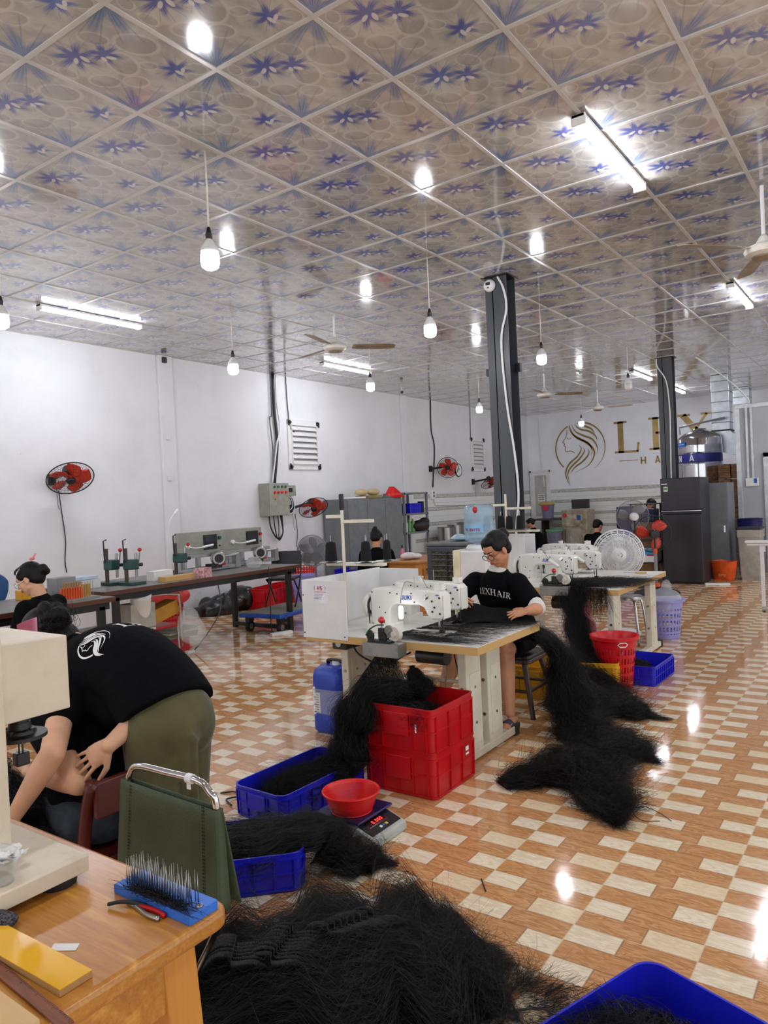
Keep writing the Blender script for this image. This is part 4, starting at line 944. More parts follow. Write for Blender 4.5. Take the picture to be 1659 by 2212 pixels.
# ================================================================== CRATES
def crate(name, label, c, L, W, H, m, rz=0.0, ribs=True, group=None, cat='crate', rad=0.03, mid=1, nx=6, ny=4):
    """open plastic crate; L along local x, W along local y"""
    t = thing(name, label, cat, c, rz, group); d = 0.96; th = 0.006
    R = lambda w, l, z, r=rad: [Vector((x, y, z)) for x, y in rrect(l, w, r, 5)]
    MB().loft([R(W*d, L*d, 0), R(W*0.985, L*0.985, H*0.97), R(W, L, H*0.97), R(W, L, H), R(W-th*2.4, L-th*2.4, H), R((W*d)-th*2, (L*d)-th*2, th)]).build('body', m, t, smooth='auto')
    if ribs:
        r_ = MB(); zs = [0.012] + [H*(k+1)/(mid+1) for k in range(mid)] + [H*0.86]
        for z in zs:
            f = d + (0.985-d)*z/H; r_.loft([R(W*f-0.002, L*f-0.002, z-0.004), R(W*f+0.012, L*f+0.012, z-0.003), R(W*f+0.012, L*f+0.012, z+0.003), R(W*f-0.002, L*f-0.002, z+0.004)], caps=False)
        for k in range(nx+1):
            x = -L*0.43 + L*0.86*k/nx
            for sy in (-1, 1): r_.loft([[Vector((x+a, sy*(W*f/2+0.004)+b_*0.005, z)) for a, b_ in ((-0.002,-1), (0.002,-1), (0.002,1), (-0.002,1))] for z, f in ((0.012, d), (H*0.86, 0.98))])
        for k in range(ny+1):
            y = -W*0.40 + W*0.80*k/ny
            for sx in (-1, 1): r_.loft([[Vector((sx*(L*f/2+0.004)+a*0.005, y+b_, z)) for a, b_ in ((-1,-0.002), (1,-0.002), (1,0.002), (-1,0.002))] for z, f in ((0.012, d), (H*0.86, 0.98))])
        r_.build('ribs', m, t)
    for sx in (-1, 1):
        MB().box((sx*(L*0.5-0.002), 0, H*0.62), (0.014, W*0.34, H*0.5)).build('grip_panel', m, t, bevel=0.003)
    return t
rc = crate('red_crate', 'red plastic crate, lower of the two stacked by the sewing table', (3.245, 2.13, 0), 0.425, 0.44, 0.228, M_red, group='red crates stacked by the sewing table', mid=1, nx=3, ny=4)
rc2 = dup(rc, (3.235, 2.125, 0.222), 0.0, 'red plastic crate, upper of the two, open and filled with black hair')
tagm = MB().box((0.10, -0.226, 0.175), (0.03, 0.002, 0.022)).box((0.10, -0.226, 0.148), (0.03, 0.002, 0.010)); tagm.build('white_mark', M_paper, rc)
MB().box((-0.2165, -0.12, 0.13), (0.002, 0.008, 0.04)).build('white_mark', M_paper, rc2)
crA = crate('blue_crate', 'farther blue plastic crate of loose black hair, between jerrycan and scale', (2.745, 2.52, 0), 0.63, 0.345, 0.152, M_blue, -0.03, nx=7, ny=4, rad=0.05)
crB = crate('blue_crate', 'nearer blue plastic crate full of black hair beside the olive trousers', (2.0, 2.27, 0), 0.62, 0.366, 0.150, M_blue, math.radians(134), nx=7, ny=4, rad=0.05)
crC = crate('blue_crate', 'blue plastic crate cut by the bottom right edge of the photo', (1.742, 0.556, 0), 0.62, 0.40, 0.150, M_blue, math.radians(160), nx=7, ny=4, rad=0.06)
crD = crate('blue_crate', 'shallow blue crate on the tiles right of the red laundry basket', (5.88, 1.735, 0), 0.53, 0.37, 0.150, M_blue, -0.02, nx=9, ny=5)
crY = crate('yellow_crate', 'yellow plastic crate under the black hair beside the brown stool, nearest of the two', (5.15, 2.28, 0), 0.44, 0.44, 0.235, M_yellow, 0.1, nx=5, ny=4, group='yellow crates behind the brown stool')
dup(crY, (5.42, 1.98, 0), 0.25, 'yellow plastic crate beside the red laundry basket, half hidden by black hair')

# ================================================================== SCALE + BOWL
sc_ = thing('digital_scale', 'grey electronic bench scale with red digits on the floor', 'scale', (2.60, 2.045, 0))
hs = [(0.155, 0.0), (0.155, 0.078), (-0.045, 0.080), (-0.165, 0.040), (-0.17, 0.0)]
MB().loft([[Vector((x, a, b_)) for a, b_ in hs] for x in (-0.122, 0.122)]).build('housing', mat('scale_grey_plastic', '#b5bab2', 0.4), sc_, bevel=0.008, seg=3)
MB().bb(-0.13, 0.13, -0.085, 0.165, 0.088, 0.100).build('platter', mat('blue_filmed_steel', '#33306e', 0.25, metal=0.5), sc_, bevel=0.004)
MB().box((0, 0.04, 0.084), (0.12, 0.12, 0.01)).build('platter_support', M_darkmetal, sc_)
ang = math.atan2(0.040, 0.12); MP = Euler((ang, 0, 0)).to_matrix(); cp = Vector((0, -0.105, 0.0615))
dp = MB().box(cp, (0.215, 0.085, 0.003), M=MP).build('control_panel', M_black, sc_, bevel=0.001)
q2 = lambda x, y, z=0.0: cp + MP @ Vector((x, y, z))
MB().box(q2(-0.01, 0.016, 0.002), (0.13, 0.038, 0.002), M=MP).build('display_frame', M_chrome, dp)
MB().box(q2(-0.01, 0.016, 0.0032), (0.12, 0.028, 0.0012), M=MP).build('display', mat('display_window', '#3a1418', 0.1), dp)
tx, W = textmesh('0.000', SANS, 0.019, 0.18); tx.v = [tuple(q2(v[0]-0.0, v[1]+0.016, 0.0045)) for v in tx.v]; tx.build('digits', mat('lit_red_digits', '#ff2a2a', 0.4, emit='#ff3030', es=1.6), dp)
for k, mm in enumerate((M_paper, M_jukiblue, mat('key_yellow', '#e0c030', 0.4))): MB().box(q2(-0.02+k*0.02, -0.022, 0.003), (0.014, 0.012, 0.003), M=MP).build('key', mm, dp)
lb = MB().box((-0.1235, 0.03, 0.045), (0.002, 0.055, 0.032)).build('rating_label', M_paper, sc_)
b_ = MB(); [b_.box((-0.1248, 0.022+0.0, 0.056-k*0.007), (0.0006, 0.03, 0.0022)) for k in range(4)]; b_.add([(-0.1252, 0.052, 0.034), (-0.1252, 0.044, 0.034), (-0.1252, 0.048, 0.056)], [(0, 1, 2)]); b_.build('print', M_greyprint, lb)
bw = thing('colander', 'bright red plastic colander sitting on the scale', 'bowl', (2.575, 2.075, 0.101))
def mesh_material(name, col, sc, axis_r):
    """perforated plastic: round/square holes cut with alpha, laid out in cylindrical coordinates"""
    m, nt, bs = newmat(name); vec, x, y, z = coords(nt)
    th = y.atan2(x); a = (th*(axis_r[0]/(2*PI))).fract(); h = (z*axis_r[1]).fract()
    hole = (a - 0.5).abs().lt(axis_r[2])*(h - 0.5).abs().lt(axis_r[3])*z.gt(axis_r[4])*z.lt(axis_r[5])
    bs.inputs['Base Color'].default_value = (*lin(col), 1); bs.inputs['Roughness'].default_value = 0.32
    al = 1.0 - hole; nt.links.new(al.o, bs.inputs['Alpha']); return m
M_coland = mesh_material('perforated_red_plastic', '#e21f1c', 1, (110, 190, 0.25, 0.25, 0.010, 0.078))
MB().lathe([(0.0, 0.004), (0.092, 0.004), (0.106, 0.03), (0.121, 0.082), (0.131, 0.086), (0.131, 0.092), (0.122, 0.090), (0.118, 0.082), (0.103, 0.03), (0.090, 0.008), (0, 0.008)], seg=64).build('bowl', M_coland, bw, smooth='auto')
MB().tube([(0.127*math.cos(2*PI*k/48), 0.127*math.sin(2*PI*k/48), 0.088) for k in range(48)], 0.005, 8, closed=True).build('rim', M_brightred, bw, smooth=True)
MB().tube([(0.092*math.cos(2*PI*k/48), 0.092*math.sin(2*PI*k/48), 0.003) for k in range(48)], 0.003, 8, closed=True).build('foot_ring', M_brightred, bw, smooth=True)

# ================================================================== JERRYCAN
jc = thing('jerrycan', 'blue plastic jerrycan with a white label wrapped in film beside the sewing table leg', 'can', (3.72, 3.085, 0))
R = lambda w, l, z, r: [Vector((x, y, z)) for x, y in rrect(l, w, r, 6)]
MB().loft([R(0.20, 0.20, 0.0, 0.04), R(0.255, 0.23, 0.02, 0.06), R(0.255, 0.23, 0.13, 0.06), R(0.245, 0.222, 0.14, 0.06), R(0.245, 0.222, 0.26, 0.06), R(0.255, 0.23, 0.27, 0.06), R(0.255, 0.23, 0.36, 0.06), R(0.235, 0.21, 0.405, 0.06), R(0.17, 0.15, 0.43, 0.05), R(0.10, 0.09, 0.432, 0.03)]).build('body', M_bluecan, jc, smooth=True)
MB().cyl((0, -0.02, 0.42), (0, -0.02, 0.455), 0.03, seg=20).build('cap', M_paper, jc, smooth='auto')
MB().tube(path([(0.02, 0.06, 0.42), (0, 0.05, 0.455), (0, -0.06, 0.455), (0.02, -0.08, 0.42)], 5), 0.012, 8).build('handle', M_black, jc, smooth=True)
lb = MB().sheet([[Vector((-0.113, 0.10-0.012*i, 0.12+0.18*j)) + Vector((-0.0004, 0, 0)) for j in (0, 1)] for i in range(6)], 0.001).build('label', M_paper, jc)
b_ = MB(); [b_.bb(-0.1165, -0.1155, 0.05, 0.09-0.01*(k % 3), 0.28-k*0.016, 0.284-k*0.016) for k in range(10)]; b_.build('print', M_greyprint, lb)
MB().loft([R(0.262, 0.237, 0.13, 0.06), R(0.255, 0.232, 0.18, 0.06), R(0.262, 0.238, 0.25, 0.06), R(0.262, 0.237, 0.29, 0.06)], caps=False).build('plastic_film', M_film, jc, smooth=True)
# ================================================================== SEWING TABLES
M_tabletop = mat('white_laminate_worn', '#e3e1da', 0.35, var=0.03, dirt=('#a8a59a', 0.25, 10))
SH = 0.70
def sewing_frame(t, xs, y, x0, x1, label_side):
    """T-leg: twin cream posts on a foot rail"""
    for x in xs:
        p = MB().bb(x-0.085, x+0.085, y-0.028, y+0.028, 0.05, SH-0.045).build('leg', M_cream, t, bevel=0.006)
        b_ = MB().bb(x-0.055, x+0.055, y-0.033, y-0.027, 0.10, SH-0.2).bb(x-0.055, x+0.055, y+0.027, y+0.033, 0.10, SH-0.2); b_.build('channel', M_cream, p, bevel=0.003)
        for z in (0.22, 0.42): MB().cyl((x, y-0.036, z), (x, y-0.03, z), 0.008, seg=8).build('bolt', M_steel, p); MB().cyl((x-0.092, y, z), (x-0.083, y, z), 0.010, seg=8).build('bolt', M_steel, p)
    MB().bb(x0, x1, y-0.03, y+0.03, 0.012, 0.06).build('foot_rail', M_cream, t, bevel=0.005)
    for x in (x0-0.02, x1+0.0): MB().bb(x-0.02, x+0.035, y-0.035, y+0.035, 0.0, 0.068).build('rail_cap', mat('dark_green_rail_cap', '#2e3328', 0.6), t, bevel=0.005)
def sewing_table(label, x0, x1, y0, y1, legs):
    t = thing('sewing_table', label, 'table', (0, 0, 0))
    MB().bb(x0, x1, y0, y1, SH-0.002, SH+0.002).build('laminate_top', M_tabletop, t)
    MB().bb(x0, x1, y0, y1, SH-0.045, SH-0.002).build('board', M_palewood, t, bevel=0.002)
    for a in legs: sewing_frame(t, *a)
    return t
st1 = sewing_table('white-topped sewing table with pale wood edge where the woman works', 3.38, 4.18, 1.835, 3.02, [((3.63, 3.88), 2.03, 3.55, 4.14, ''), ((3.72, 3.93), 2.93, 3.58, 4.14, '')])
MB().bb(3.60, 3.86, 2.885, 3.0, SH-0.14, SH-0.045).build('leg_bracket', mat('dark_green_casting', '#33372c', 0.5), st1, bevel=0.01)
MB().cyl((3.59, 2.94, SH-0.1), (3.60, 2.94, SH-0.1), 0.022).build('adjusting_bolt', M_steel, st1)
MB().tube([(3.9, 2.06, 0.36), (3.9, 2.9, 0.36)], 0.012).build('stretcher', M_cream, st1)
st2 = sewing_table('second white-topped sewing table behind, with hair spread over its near corner', 5.78, 7.2, 1.86, 3.15, [((5.87,), 1.93, 5.82, 6.3, ''), ((6.9,), 1.93, 6.5, 7.1, ''), ((6.2, 6.6), 2.9, 5.9, 6.9, '')])

def guard(label, x0, x1, y, z0, z1, y2, sticker=True):
    t = thing('belt_guard', label, 'machine guard', (x0, y, z0)); h = z1-z0
    MB().bb(0, 0.006, y2-y, 0, 0, h).build('front_plate', M_white, t, bevel=0.002)
    MB().bb(0, x1-x0, -0.006, 0, 0.02, h).build('side_plate', M_white, t, bevel=0.002)
    MB().bb(x1-x0-0.006, x1-x0, (y2-y)*0.95, 0, 0.02, h*0.98).build('rear_plate', M_white, t, bevel=0.002)
    s_ = MB()
    for yy, zz in ((-0.015, 0.03), (-0.015, h-0.09), (y2-y+0.02, 0.02)): s_.cyl((-0.003, yy, zz), (0, yy, zz), 0.004, seg=8)
    s_.build('rivets', M_black, t)
    if sticker:
        st = MB().bb(-0.0015, 0, -0.21, -0.09, h-0.135, h-0.025).build('maker_sticker', mat('sticker_paper', '#e9e9ee', 0.4), t)
        def pt(mb, yc, zc): return place2d(mb, (-0.0024, yc, zc), (0, -1, 0), (0, 0, 1))
        mb, W = textmesh('HS', SANS, 0.024, 0.02); strokes(mb, [(-0.040, 0.012, -0.044, 0, 0.003), (-0.044, 0, -0.040, -0.012, 0.003), (0.040, 0.012, 0.044, 0, 0.003), (0.044, 0, 0.040, -0.012, 0.003)]); pt(mb, -0.15, h-0.045).build('logo', M_redprint, st)
        mb = MB()
        for k in range(16): strokes(mb, [(-0.045+k*0.0058, 0, -0.0415+k*0.0058, 0, 0.005)])
        pt(mb, -0.15, h-0.068).build('lettering', M_redprint, st)
        mb = MB()
        for r_ in range(4):
            for k in range(13-r_): strokes(mb, [(-0.045+k*0.0055, -r_*0.009, -0.0418+k*0.0055, -r_*0.009, 0.0035)])
        pt(mb, -0.15, h-0.082).build('small_print', M_greyprint, st)
    return t
guard('white metal box guard with red-lettered sticker at the near sewing table\'s left end', 3.375, 4.2, 3.035, 0.675, 1.025, 2.69)
guard('white guard plates behind the seated woman on the far sewing table', 6.3, 6.58, 3.19, 0.705, 1.12, 2.88, sticker=False)

# ------------------------------------------------------------------ industrial sewing machine head
def sewing_head(label, loc, rz, lamp='lit', logo=True):
    t = thing('sewing_machine', label, 'sewing machine', loc, rz, 'industrial sewing machine heads')
    prof = [(0.0,0.02), (0.0,0.235), (0.02,0.262), (0.12,0.27), (0.40,0.262), (0.49,0.255), (0.505,0.235), (0.505,0.12), (0.495,0.095), (0.43,0.092), (0.40,0.12), (0.385,0.158), (0.35,0.172), (0.19,0.172), (0.155,0.16), (0.14,0.13), (0.135,0.02)]
    MB().loft([[Vector((x, yy, z)) for x, z in prof] for yy in (-0.047, 0.047)]).build('arm', M_whiteenamel, t, smooth='auto', bevel=0.012, seg=3)
    MB().bb(-0.01, 0.15, -0.085, 0.085, 0.0, 0.05).bb(-0.01, 0.52, -0.09, 0.09, 0.0, 0.012).build('bed', M_whiteenamel, t, bevel=0.005)
    MB().bb(0.40, 0.52, -0.03, 0.03, 0.012, 0.015).build('needle_plate', M_steel, t)
    MB().lathe([(0.0,-0.055), (0.03,-0.055), (0.042,-0.05), (0.068,-0.045), (0.072,-0.035), (0.072,-0.02), (0.055,-0.016), (0.05,0.0), (0,0)], (0,0,0.155), (1,0,0), 32).build('handwheel', M_whiteenamel, t, smooth='auto')
    MB().lathe([(0.052,-0.014), (0.06,-0.012), (0.06,-0.004), (0.052,-0.002)], (0,0,0.155), (1,0,0), 28).build('pulley', M_darkmetal, t, smooth='auto')
    MB().tube([(-0.008,0.03,0.2), (-0.008,0.055,0.155), (-0.008,0.05,0.0), (-0.008,-0.045,0.0), (-0.008,-0.055,0.15), (-0.008,-0.03,0.2)], 0.004, 6).build('belt', M_rubber, t)
    MB().bb(0.505, 0.512, -0.04, 0.04, 0.10, 0.235).build('face_plate', M_whiteenamel, t, bevel=0.004)
    MB().cyl((0.455,0,0.095), (0.455,0,0.045), 0.006).cyl((0.455,0,0.05), (0.455,0,0.014), 0.0016).build('needle_bar', M_chrome, t, smooth='auto')
    MB().cyl((0.475,0,0.095), (0.475,0,0.03), 0.004).box((0.475,-0.005,0.024), (0.03,0.02,0.014)).box((0.455,-0.015,0.016), (0.02,0.04,0.005)).build('presser_foot', M_darkmetal, t, bevel=0.001)
    for x, z in ((0.018,0.24), (0.07,0.15), (0.018,0.05), (0.10,0.06), (0.20,0.235), (0.30,0.24), (0.32,0.19), (0.44,0.20), (0.455,0.165), (0.44,0.14), (0.49,0.22), (0.49,0.13), (0.15,0.24), (0.11,0.12)):
        MB().cyl((x,-0.0475,z), (x,-0.051,z), 0.0042 if x < 0.42 else 0.0062, seg=10).build('screw', M_blackmetal, t)
    MB().lathe([(0,0.02), (0.012,0.02), (0.012,0.008), (0.017,0.006), (0.017,0.0)], (0.40,-0.047,0.225), (0,-1,0), 16).build('tension_knob', M_chrome, t, smooth='auto')
    MB().lathe([(0.0,0.02), (0.018,0.02), (0.022,0.016), (0.024,0.026), (0.02,0.0)], (0.19,0,0.268)).build('oil_cap', M_whiteenamel, t, smooth='auto')
    MB().cyl((0.30,-0.01,0.265), (0.30,-0.01,0.335), 0.002).build('thread_guide', M_steel, t)
    MB().cyl((0.46,-0.005,0.25), (0.46,-0.005,0.30), 0.003).box((0.46,0.01,0.275), (0.05,0.04,0.035)).build('bobbin_winder', M_whiteenamel, t, bevel=0.001)
    if logo:
        mb, W = textmesh('JUKI', SANS, 0.026, 0.03); place2d(mb, (0.265, -0.0485, 0.215), (1,0,0), (0,0,1)).build('lettering', M_jukiblue, t)
        mb, W = textmesh('JUKI', SANS, 0.009, 0.03); place2d(mb, (0.475, -0.0485, 0.235), (1,0,0), (0,0,1)).build('lettering', M_jukiblue, t)
    if lamp == 'lit':
        MB().tube(path([(0.30,-0.03,0.30), (0.29,-0.09,0.31), (0.28,-0.12,0.24), (0.275,-0.125,0.19)], 5), 0.003, 6).build('lamp_stem', M_steel, t, smooth=True)
        MB().cap((0.275,-0.125,0.165), (0.275,-0.125,0.115), 0.014, 0.014).build('lamp', M_sewlamp, t, smooth=True)
    else:
        MB().tube(path([(0.19,0,0.30), (0.24,-0.06,0.30), (0.29,-0.09,0.25), (0.32,-0.095,0.215)], 5), 0.003, 6).build('lamp_stem', M_steel, t, smooth=True)
        MB().cap((0.32,-0.095,0.215), (0.39,-0.10,0.17), 0.016, 0.016).build('lamp', M_whiteenamel, t, smooth=True)
    return t
HP = -PI/2
sewing_head('front of the two white sewing machines on the near table, with a lit lamp', (3.62, 2.66, SH), HP)
sewing_head('rear of the two white sewing machines on the near table, beside the woman', (3.97, 2.74, SH), HP, lamp='off')
sewing_head('nearest white sewing machine on the far table, by the red-knobbed feeder', (6.02, 2.80, SH), HP, lamp='off')
sewing_head('middle white sewing machine on the far table', (6.45, 2.74, SH), HP, lamp='none', logo=False)
sewing_head('farthest white sewing machine on the far table, in front of the large white fan', (6.95, 2.98, SH+0.02), HP, lamp='none')

def thread_stand(label, x, y, ztop, zplate, disc_r=0.07):
    t = thing('thread_stand', label, 'thread stand', (x, y, SH))
    MB().cyl((0,0,0), (0,0,ztop-SH), 0.0105).build('pole', M_cream, t, smooth='auto')
    MB().box((0, 0.065, ztop-SH-0.10), (0.02, 0.13, 0.022)).build('upper_arm', M_cream, t, bevel=0.003)
    MB().box((0, -0.125, ztop-SH-0.135), (0.02, 0.25, 0.022)).build('lower_arm', M_cream, t, bevel=0.003)
    MB().box((0.02, -0.08, zplate-SH), (0.05, 0.46, 0.02)).build('cross_bar', M_cream, t, bevel=0.003)
    return t
def cone(label, x, y, z, tray=True, r=0.036, h=0.13, group='black thread cones'):
    t = thing('thread_cone', label, 'thread cone', (x, y, z), 0, group)
    MB().lathe([(0.0,0.0), (r*1.08,0.004), (r*1.05,0.02), (r*0.86,h-0.012), (r*0.72,h), (0.014,h+0.001), (0.010,h+0.006), (0,h+0.006)], seg=24).build('yarn', mat('black_thread', '#101013', 0.9, bmp=0.4, bscale=300, stretch=(1,1,6)), t, smooth='auto')
    MB().cyl((0,0,h), (0,0,h+0.045), 0.0025).build('spindle', M_steel, t)
    return t
ts = thread_stand('tall cream thread stand rising over the white box guard', 3.74, 2.98, 1.50, 1.088)
MB().lathe([(0.013,0), (0.016,0.01), (0.016,0.10), (0.012,0.105), (0,0.105)], (0,0,1.44-SH)).build('handle', M_black, ts, smooth='auto')
for k, (x, y) in enumerate(((3.72, 3.07), (3.74, 2.80), (3.86, 2.72))):
    MB().lathe([(0.0,0), (0.072,0), (0.078,0.006), (0.0,0.008)], (x-3.74, y-2.98, 1.098-SH), seg=28).build('spool_tray', M_steel, ts, smooth='auto')
    cone('black thread cone on the near thread stand, %s' % ('left of the pole', 'just right of the pole', 'farthest right, the slimmest')[k], x, y, 1.107, r=(0.038, 0.033, 0.026)[k], h=0.125)
ts2 = thread_stand('cream thread stand behind the woman in front of the near pillar', 6.25, 3.03, 1.50, 1.155)
for k, (y, x) in enumerate(((3.21, 6.2), (3.11, 6.3), (2.985, 6.22), (2.935, 6.34), (2.88, 6.22))):
    MB().lathe([(0.0,0), (0.05,0), (0.054,0.005), (0.0,0.007)], (x-6.25, y-3.03, 1.166-SH), seg=20).build('spool_tray', M_steel, ts2, smooth='auto')
    cone('black thread cone on the stand behind the woman, %s of five from the left' % ('first', 'second', 'third', 'fourth', 'fifth')[k], x, y, 1.174, r=0.034, h=0.12)

def feeder(label, loc):
    t = thing('tape_feeder', label, 'feeder', loc)
    MB().bb(-0.045, 0.045, -0.12, 0.12, -0.075, 0.0).build('drip_box', mat('galvanised_box', '#8f8f8d', 0.4, metal=0.7, dirt=('#5c5c58', 0.4, 30)), t, bevel=0.003)
    MB().bb(-0.02, 0.02, -0.06, 0.10, 0.0, 0.012).bb(-0.012, 0.012, -0.01, 0.03, 0.012, 0.08).build('bracket', M_darkmetal, t, bevel=0.002)
    w = lambda y, z, r_, wd, mm, nm: MB().lathe([(0,-wd), (r_*0.4,-wd), (r_*0.45,-wd*0.6), (r_,-wd*0.5), (r_,wd*0.5), (r_*0.45,wd*0.6), (r_*0.4,wd), (0,wd)], (-0.01, y, z), (-1, 0.25, 0), 24).build(nm, mm, t, smooth='auto')
    w(0.085, 0.035, 0.030, 0.010, M_darkmetal, 'wheel'); w(0.0, 0.030, 0.032, 0.012, M_darkmetal, 'wheel'); w(-0.045, 0.066, 0.034, 0.014, mat('grey_roller', '#8a8a88', 0.4, metal=0.4), 'roller')
    w(-0.092, 0.055, 0.040, 0.026, mat('white_tape_roll', '#d6d3c8', 0.6), 'tape_roll')
    MB().tube(path([(-0.012,0.115,0.035), (-0.012,0.09,0.068), (-0.012,0.04,0.095), (-0.012,-0.01,0.10)], 5), 0.0045, 6).build('green_belt', mat('green_drive_belt', '#2f5a44', 0.6), t, smooth=True)
    MB().cyl((0,0.01,0.08), (0,0.01,0.11), 0.004).build('lever', M_steel, t)
    MB().ell((0,0.01,0.125), 0.020).build('red_knob', mat('glossy_red_knob', '#cc1420', 0.15, coat=0.6), t, smooth=True)
    return t
feeder('tape feeder with red ball knob clamped to the near sewing table', (3.335, 2.40, 0.695))
feeder('tape feeder with red ball knob clamped to the far sewing table', (5.73, 2.36, 0.725))
# treadle gear under the tables
for nm, lb, x, y in (('motor_unit', 'black motor and lever gear slung under the near sewing table', 3.8, 2.35), ('motor_unit', 'motor and dark steel column under the far sewing table', 6.1, 2.42)):
    t = thing(nm, lb, 'motor', (x, y, 0))
    MB().cyl((0, 0.12, SH-0.17), (0, -0.08, SH-0.17), 0.05, seg=20).build('motor', M_blackmetal, t, smooth='auto')
    MB().box((0, 0.05, SH-0.08), (0.10, 0.12, 0.08)).build('mount', M_blackmetal, t, bevel=0.004)
    MB().tube([(0.02, -0.05, SH-0.2), (-0.05, -0.08, 0.12)], 0.005).build('pull_rod', M_steel, t)
    MB().box((-0.05, -0.05, 0.10), (0.16, 0.34, 0.015), M=Euler((0, 0.15, 0)).to_matrix()).build('treadle', M_darkmetal, t, bevel=0.003)
cable('machine_cable', [(3.62, 2.86, SH-0.05), (3.55, 2.75, 0.56), (3.6, 2.6, 0.5), (3.75, 2.5, 0.55)], 0.006, M_rubber, 'black cable looping under the near sewing table')
cable('machine_cable', [(4.0, 2.35, 0.55), (4.25, 2.45, 0.25), (4.5, 2.6, 0.01), (4.9, 2.8, 0.008), (5.2, 2.5, 0.008)], 0.004, M_rubber, 'thin black cable trailing from the near sewing table along the floor')
t = thing('water_flask', 'dark grey flask standing behind the hair on the near table rail', 'bottle', (3.93, 2.76, 0))
MB().lathe([(0, 0), (0.035, 0), (0.036, 0.2), (0.03, 0.23), (0.03, 0.26), (0, 0.262)]).build('body', M_darkmetal, t, smooth='auto')
MB().lathe([(0.032, 0.225), (0.032, 0.262), (0.0, 0.264)]).build('lid', M_black, t, smooth='auto')
# ================================================================== THE SEWING WOMAN
w1 = thing('person', 'woman in glasses and black tee with white lettering, sewing hair at the near table', 'person', (4.6, 2.25, 0))
hc_, hf, hu = V(4.40, 2.215, 1.125), V(-0.80, 0.30, -0.50), V(-0.40, 0.26, 0.86)
mb = MB(); M, P = head(mb, hc_, hf, hu, 1.0, neck=V(4.50, 2.25, 0.985), nr=0.048)
torso(mb, (4.66, 2.38, 0.50), (4.66, 2.12, 0.50), (4.47, 2.41, 0.925), (4.47, 2.11, 0.925), bend=(0.06, 0, 0), widths=(0.16, 0.15, 0.13, 0.14, 0.15, 0.12))
arm(mb, (4.46, 2.425, 0.915), (4.29, 2.52, 0.77), (4.12, 2.385, 0.835)); arm(mb, (4.46, 2.09, 0.905), (4.36, 1.915, 0.76), (4.20, 1.925, 0.765))
hand(mb, (4.12, 2.385, 0.835), (-0.25, -0.75, -0.25), (-0.55, 0.1, 0.75), -1, 0.95, 0.75)
hand(mb, (4.20, 1.925, 0.768), (-0.62, 0.72, -0.20), (-0.30, -0.25, 0.9), 1, 1.0, 0.40)
for y0, y1, y2, ft in ((2.16, 2.115, 2.09, (4.14, 2.05, 0.095)), (2.36, 2.50, 2.53, (4.03, 2.52, 0.10))):
    mb.cap((4.62, y0, 0.515), (4.27, y1, 0.50), 0.085, 0.064); mb.cap((4.27, y1, 0.50), (4.24, (y1+y2)/2, 0.33), 0.058, 0.056); mb.cap((4.24, (y1+y2)/2, 0.33), (ft[0]+0.04, ft[1]+0.01, 0.12), 0.055, 0.032)
    mb.cap((ft[0]+0.07, ft[1], 0.075), (ft[0]-0.05, ft[1]-0.008, 0.062), 0.030, 0.034, flat=0.7)
    for k in range(5): mb.cap((ft[0]-0.06, ft[1]-0.032+k*0.015, 0.058), (ft[0]-0.10+0.005*abs(k-1), ft[1]-0.038+k*0.016, 0.052), 0.011, 0.0095-0.0006*k, 8)
body1 = wb(mb, 'body', M_skin, w1, smooth=True, remesh=0.0042, smoothit=2)
face(w1, M, P)
mb, Mh, Ph = hair_cap(hc_, hf, hu, 1.0, bun=P(0.03, -0.135, 0.035), bunr=0.038)
hr = wb(mb, 'hair', M_hair, w1, smooth=True, remesh=0.007, smoothit=3); scalp_strands(hr, P, 1.03, 1100, P(0.02, -0.118, 0.035), m=M_strandbrown)
mb = MB()   # glasses
for q in (-1, 1):
    ring = [P(0.032*q+0.025*math.cos(a), 0.092-abs(0.032*q+0.025*math.cos(a))*0.08, 0.000+0.018*math.sin(a)) for a in [2*PI*k/20 for k in range(20)]]; mb.tube(ring, 0.0022, 6, closed=True)
    mb.tube([P(0.057*q, 0.088, 0.004), P(0.073*q, 0.045, 0.006), P(0.074*q, -0.01, 0.006)], 0.0017, 6)
mb.tube([P(-0.008, 0.094, 0.002), P(0, 0.097, 0.005), P(0.008, 0.094, 0.002)], 0.0018, 6)
gl_ = wb(mb, 'spectacles', M_black, w1, smooth=True)
for q in (-1, 1):
    wb(MB().add([P(0.032*q+0.025*math.cos(a), 0.0915-abs(0.032*q)*0.08, 0.018*math.sin(a)) for a in [2*PI*k/20 for k in range(20)]], [tuple(range(20))]), 'lens', M_glass, gl_)
mb = MB()   # white undershirt: collar and sleeve ends
torso(mb, (4.66, 2.38, 0.50), (4.66, 2.12, 0.50), (4.47, 2.41, 0.925), (4.47, 2.11, 0.925), bend=(0.06, 0, 0), grow=0.010, widths=(0.16, 0.15, 0.13, 0.14, 0.15, 0.12), t0=0.5, t1=0.97, neck=False)
mb.cap((4.485, 2.255, 0.945), (4.47, 2.248, 0.985), 0.080, 0.062)
mb.cap((4.42, 2.02, 0.85), (4.36, 1.92, 0.765), 0.052, 0.050); mb.cap((4.36, 1.92, 0.765), (4.325, 1.93, 0.76), 0.050, 0.047)
wb(mb, 'undershirt', M_whitecotton, w1, smooth=True, remesh=0.007, smoothit=3)
mb = MB()
torso(mb, (4.66, 2.38, 0.50), (4.66, 2.12, 0.50), (4.47, 2.41, 0.915), (4.47, 2.11, 0.915), bend=(0.06, 0, 0), grow=0.024, widths=(0.17, 0.165, 0.15, 0.15, 0.155, 0.115), neck=False, t1=1.04)
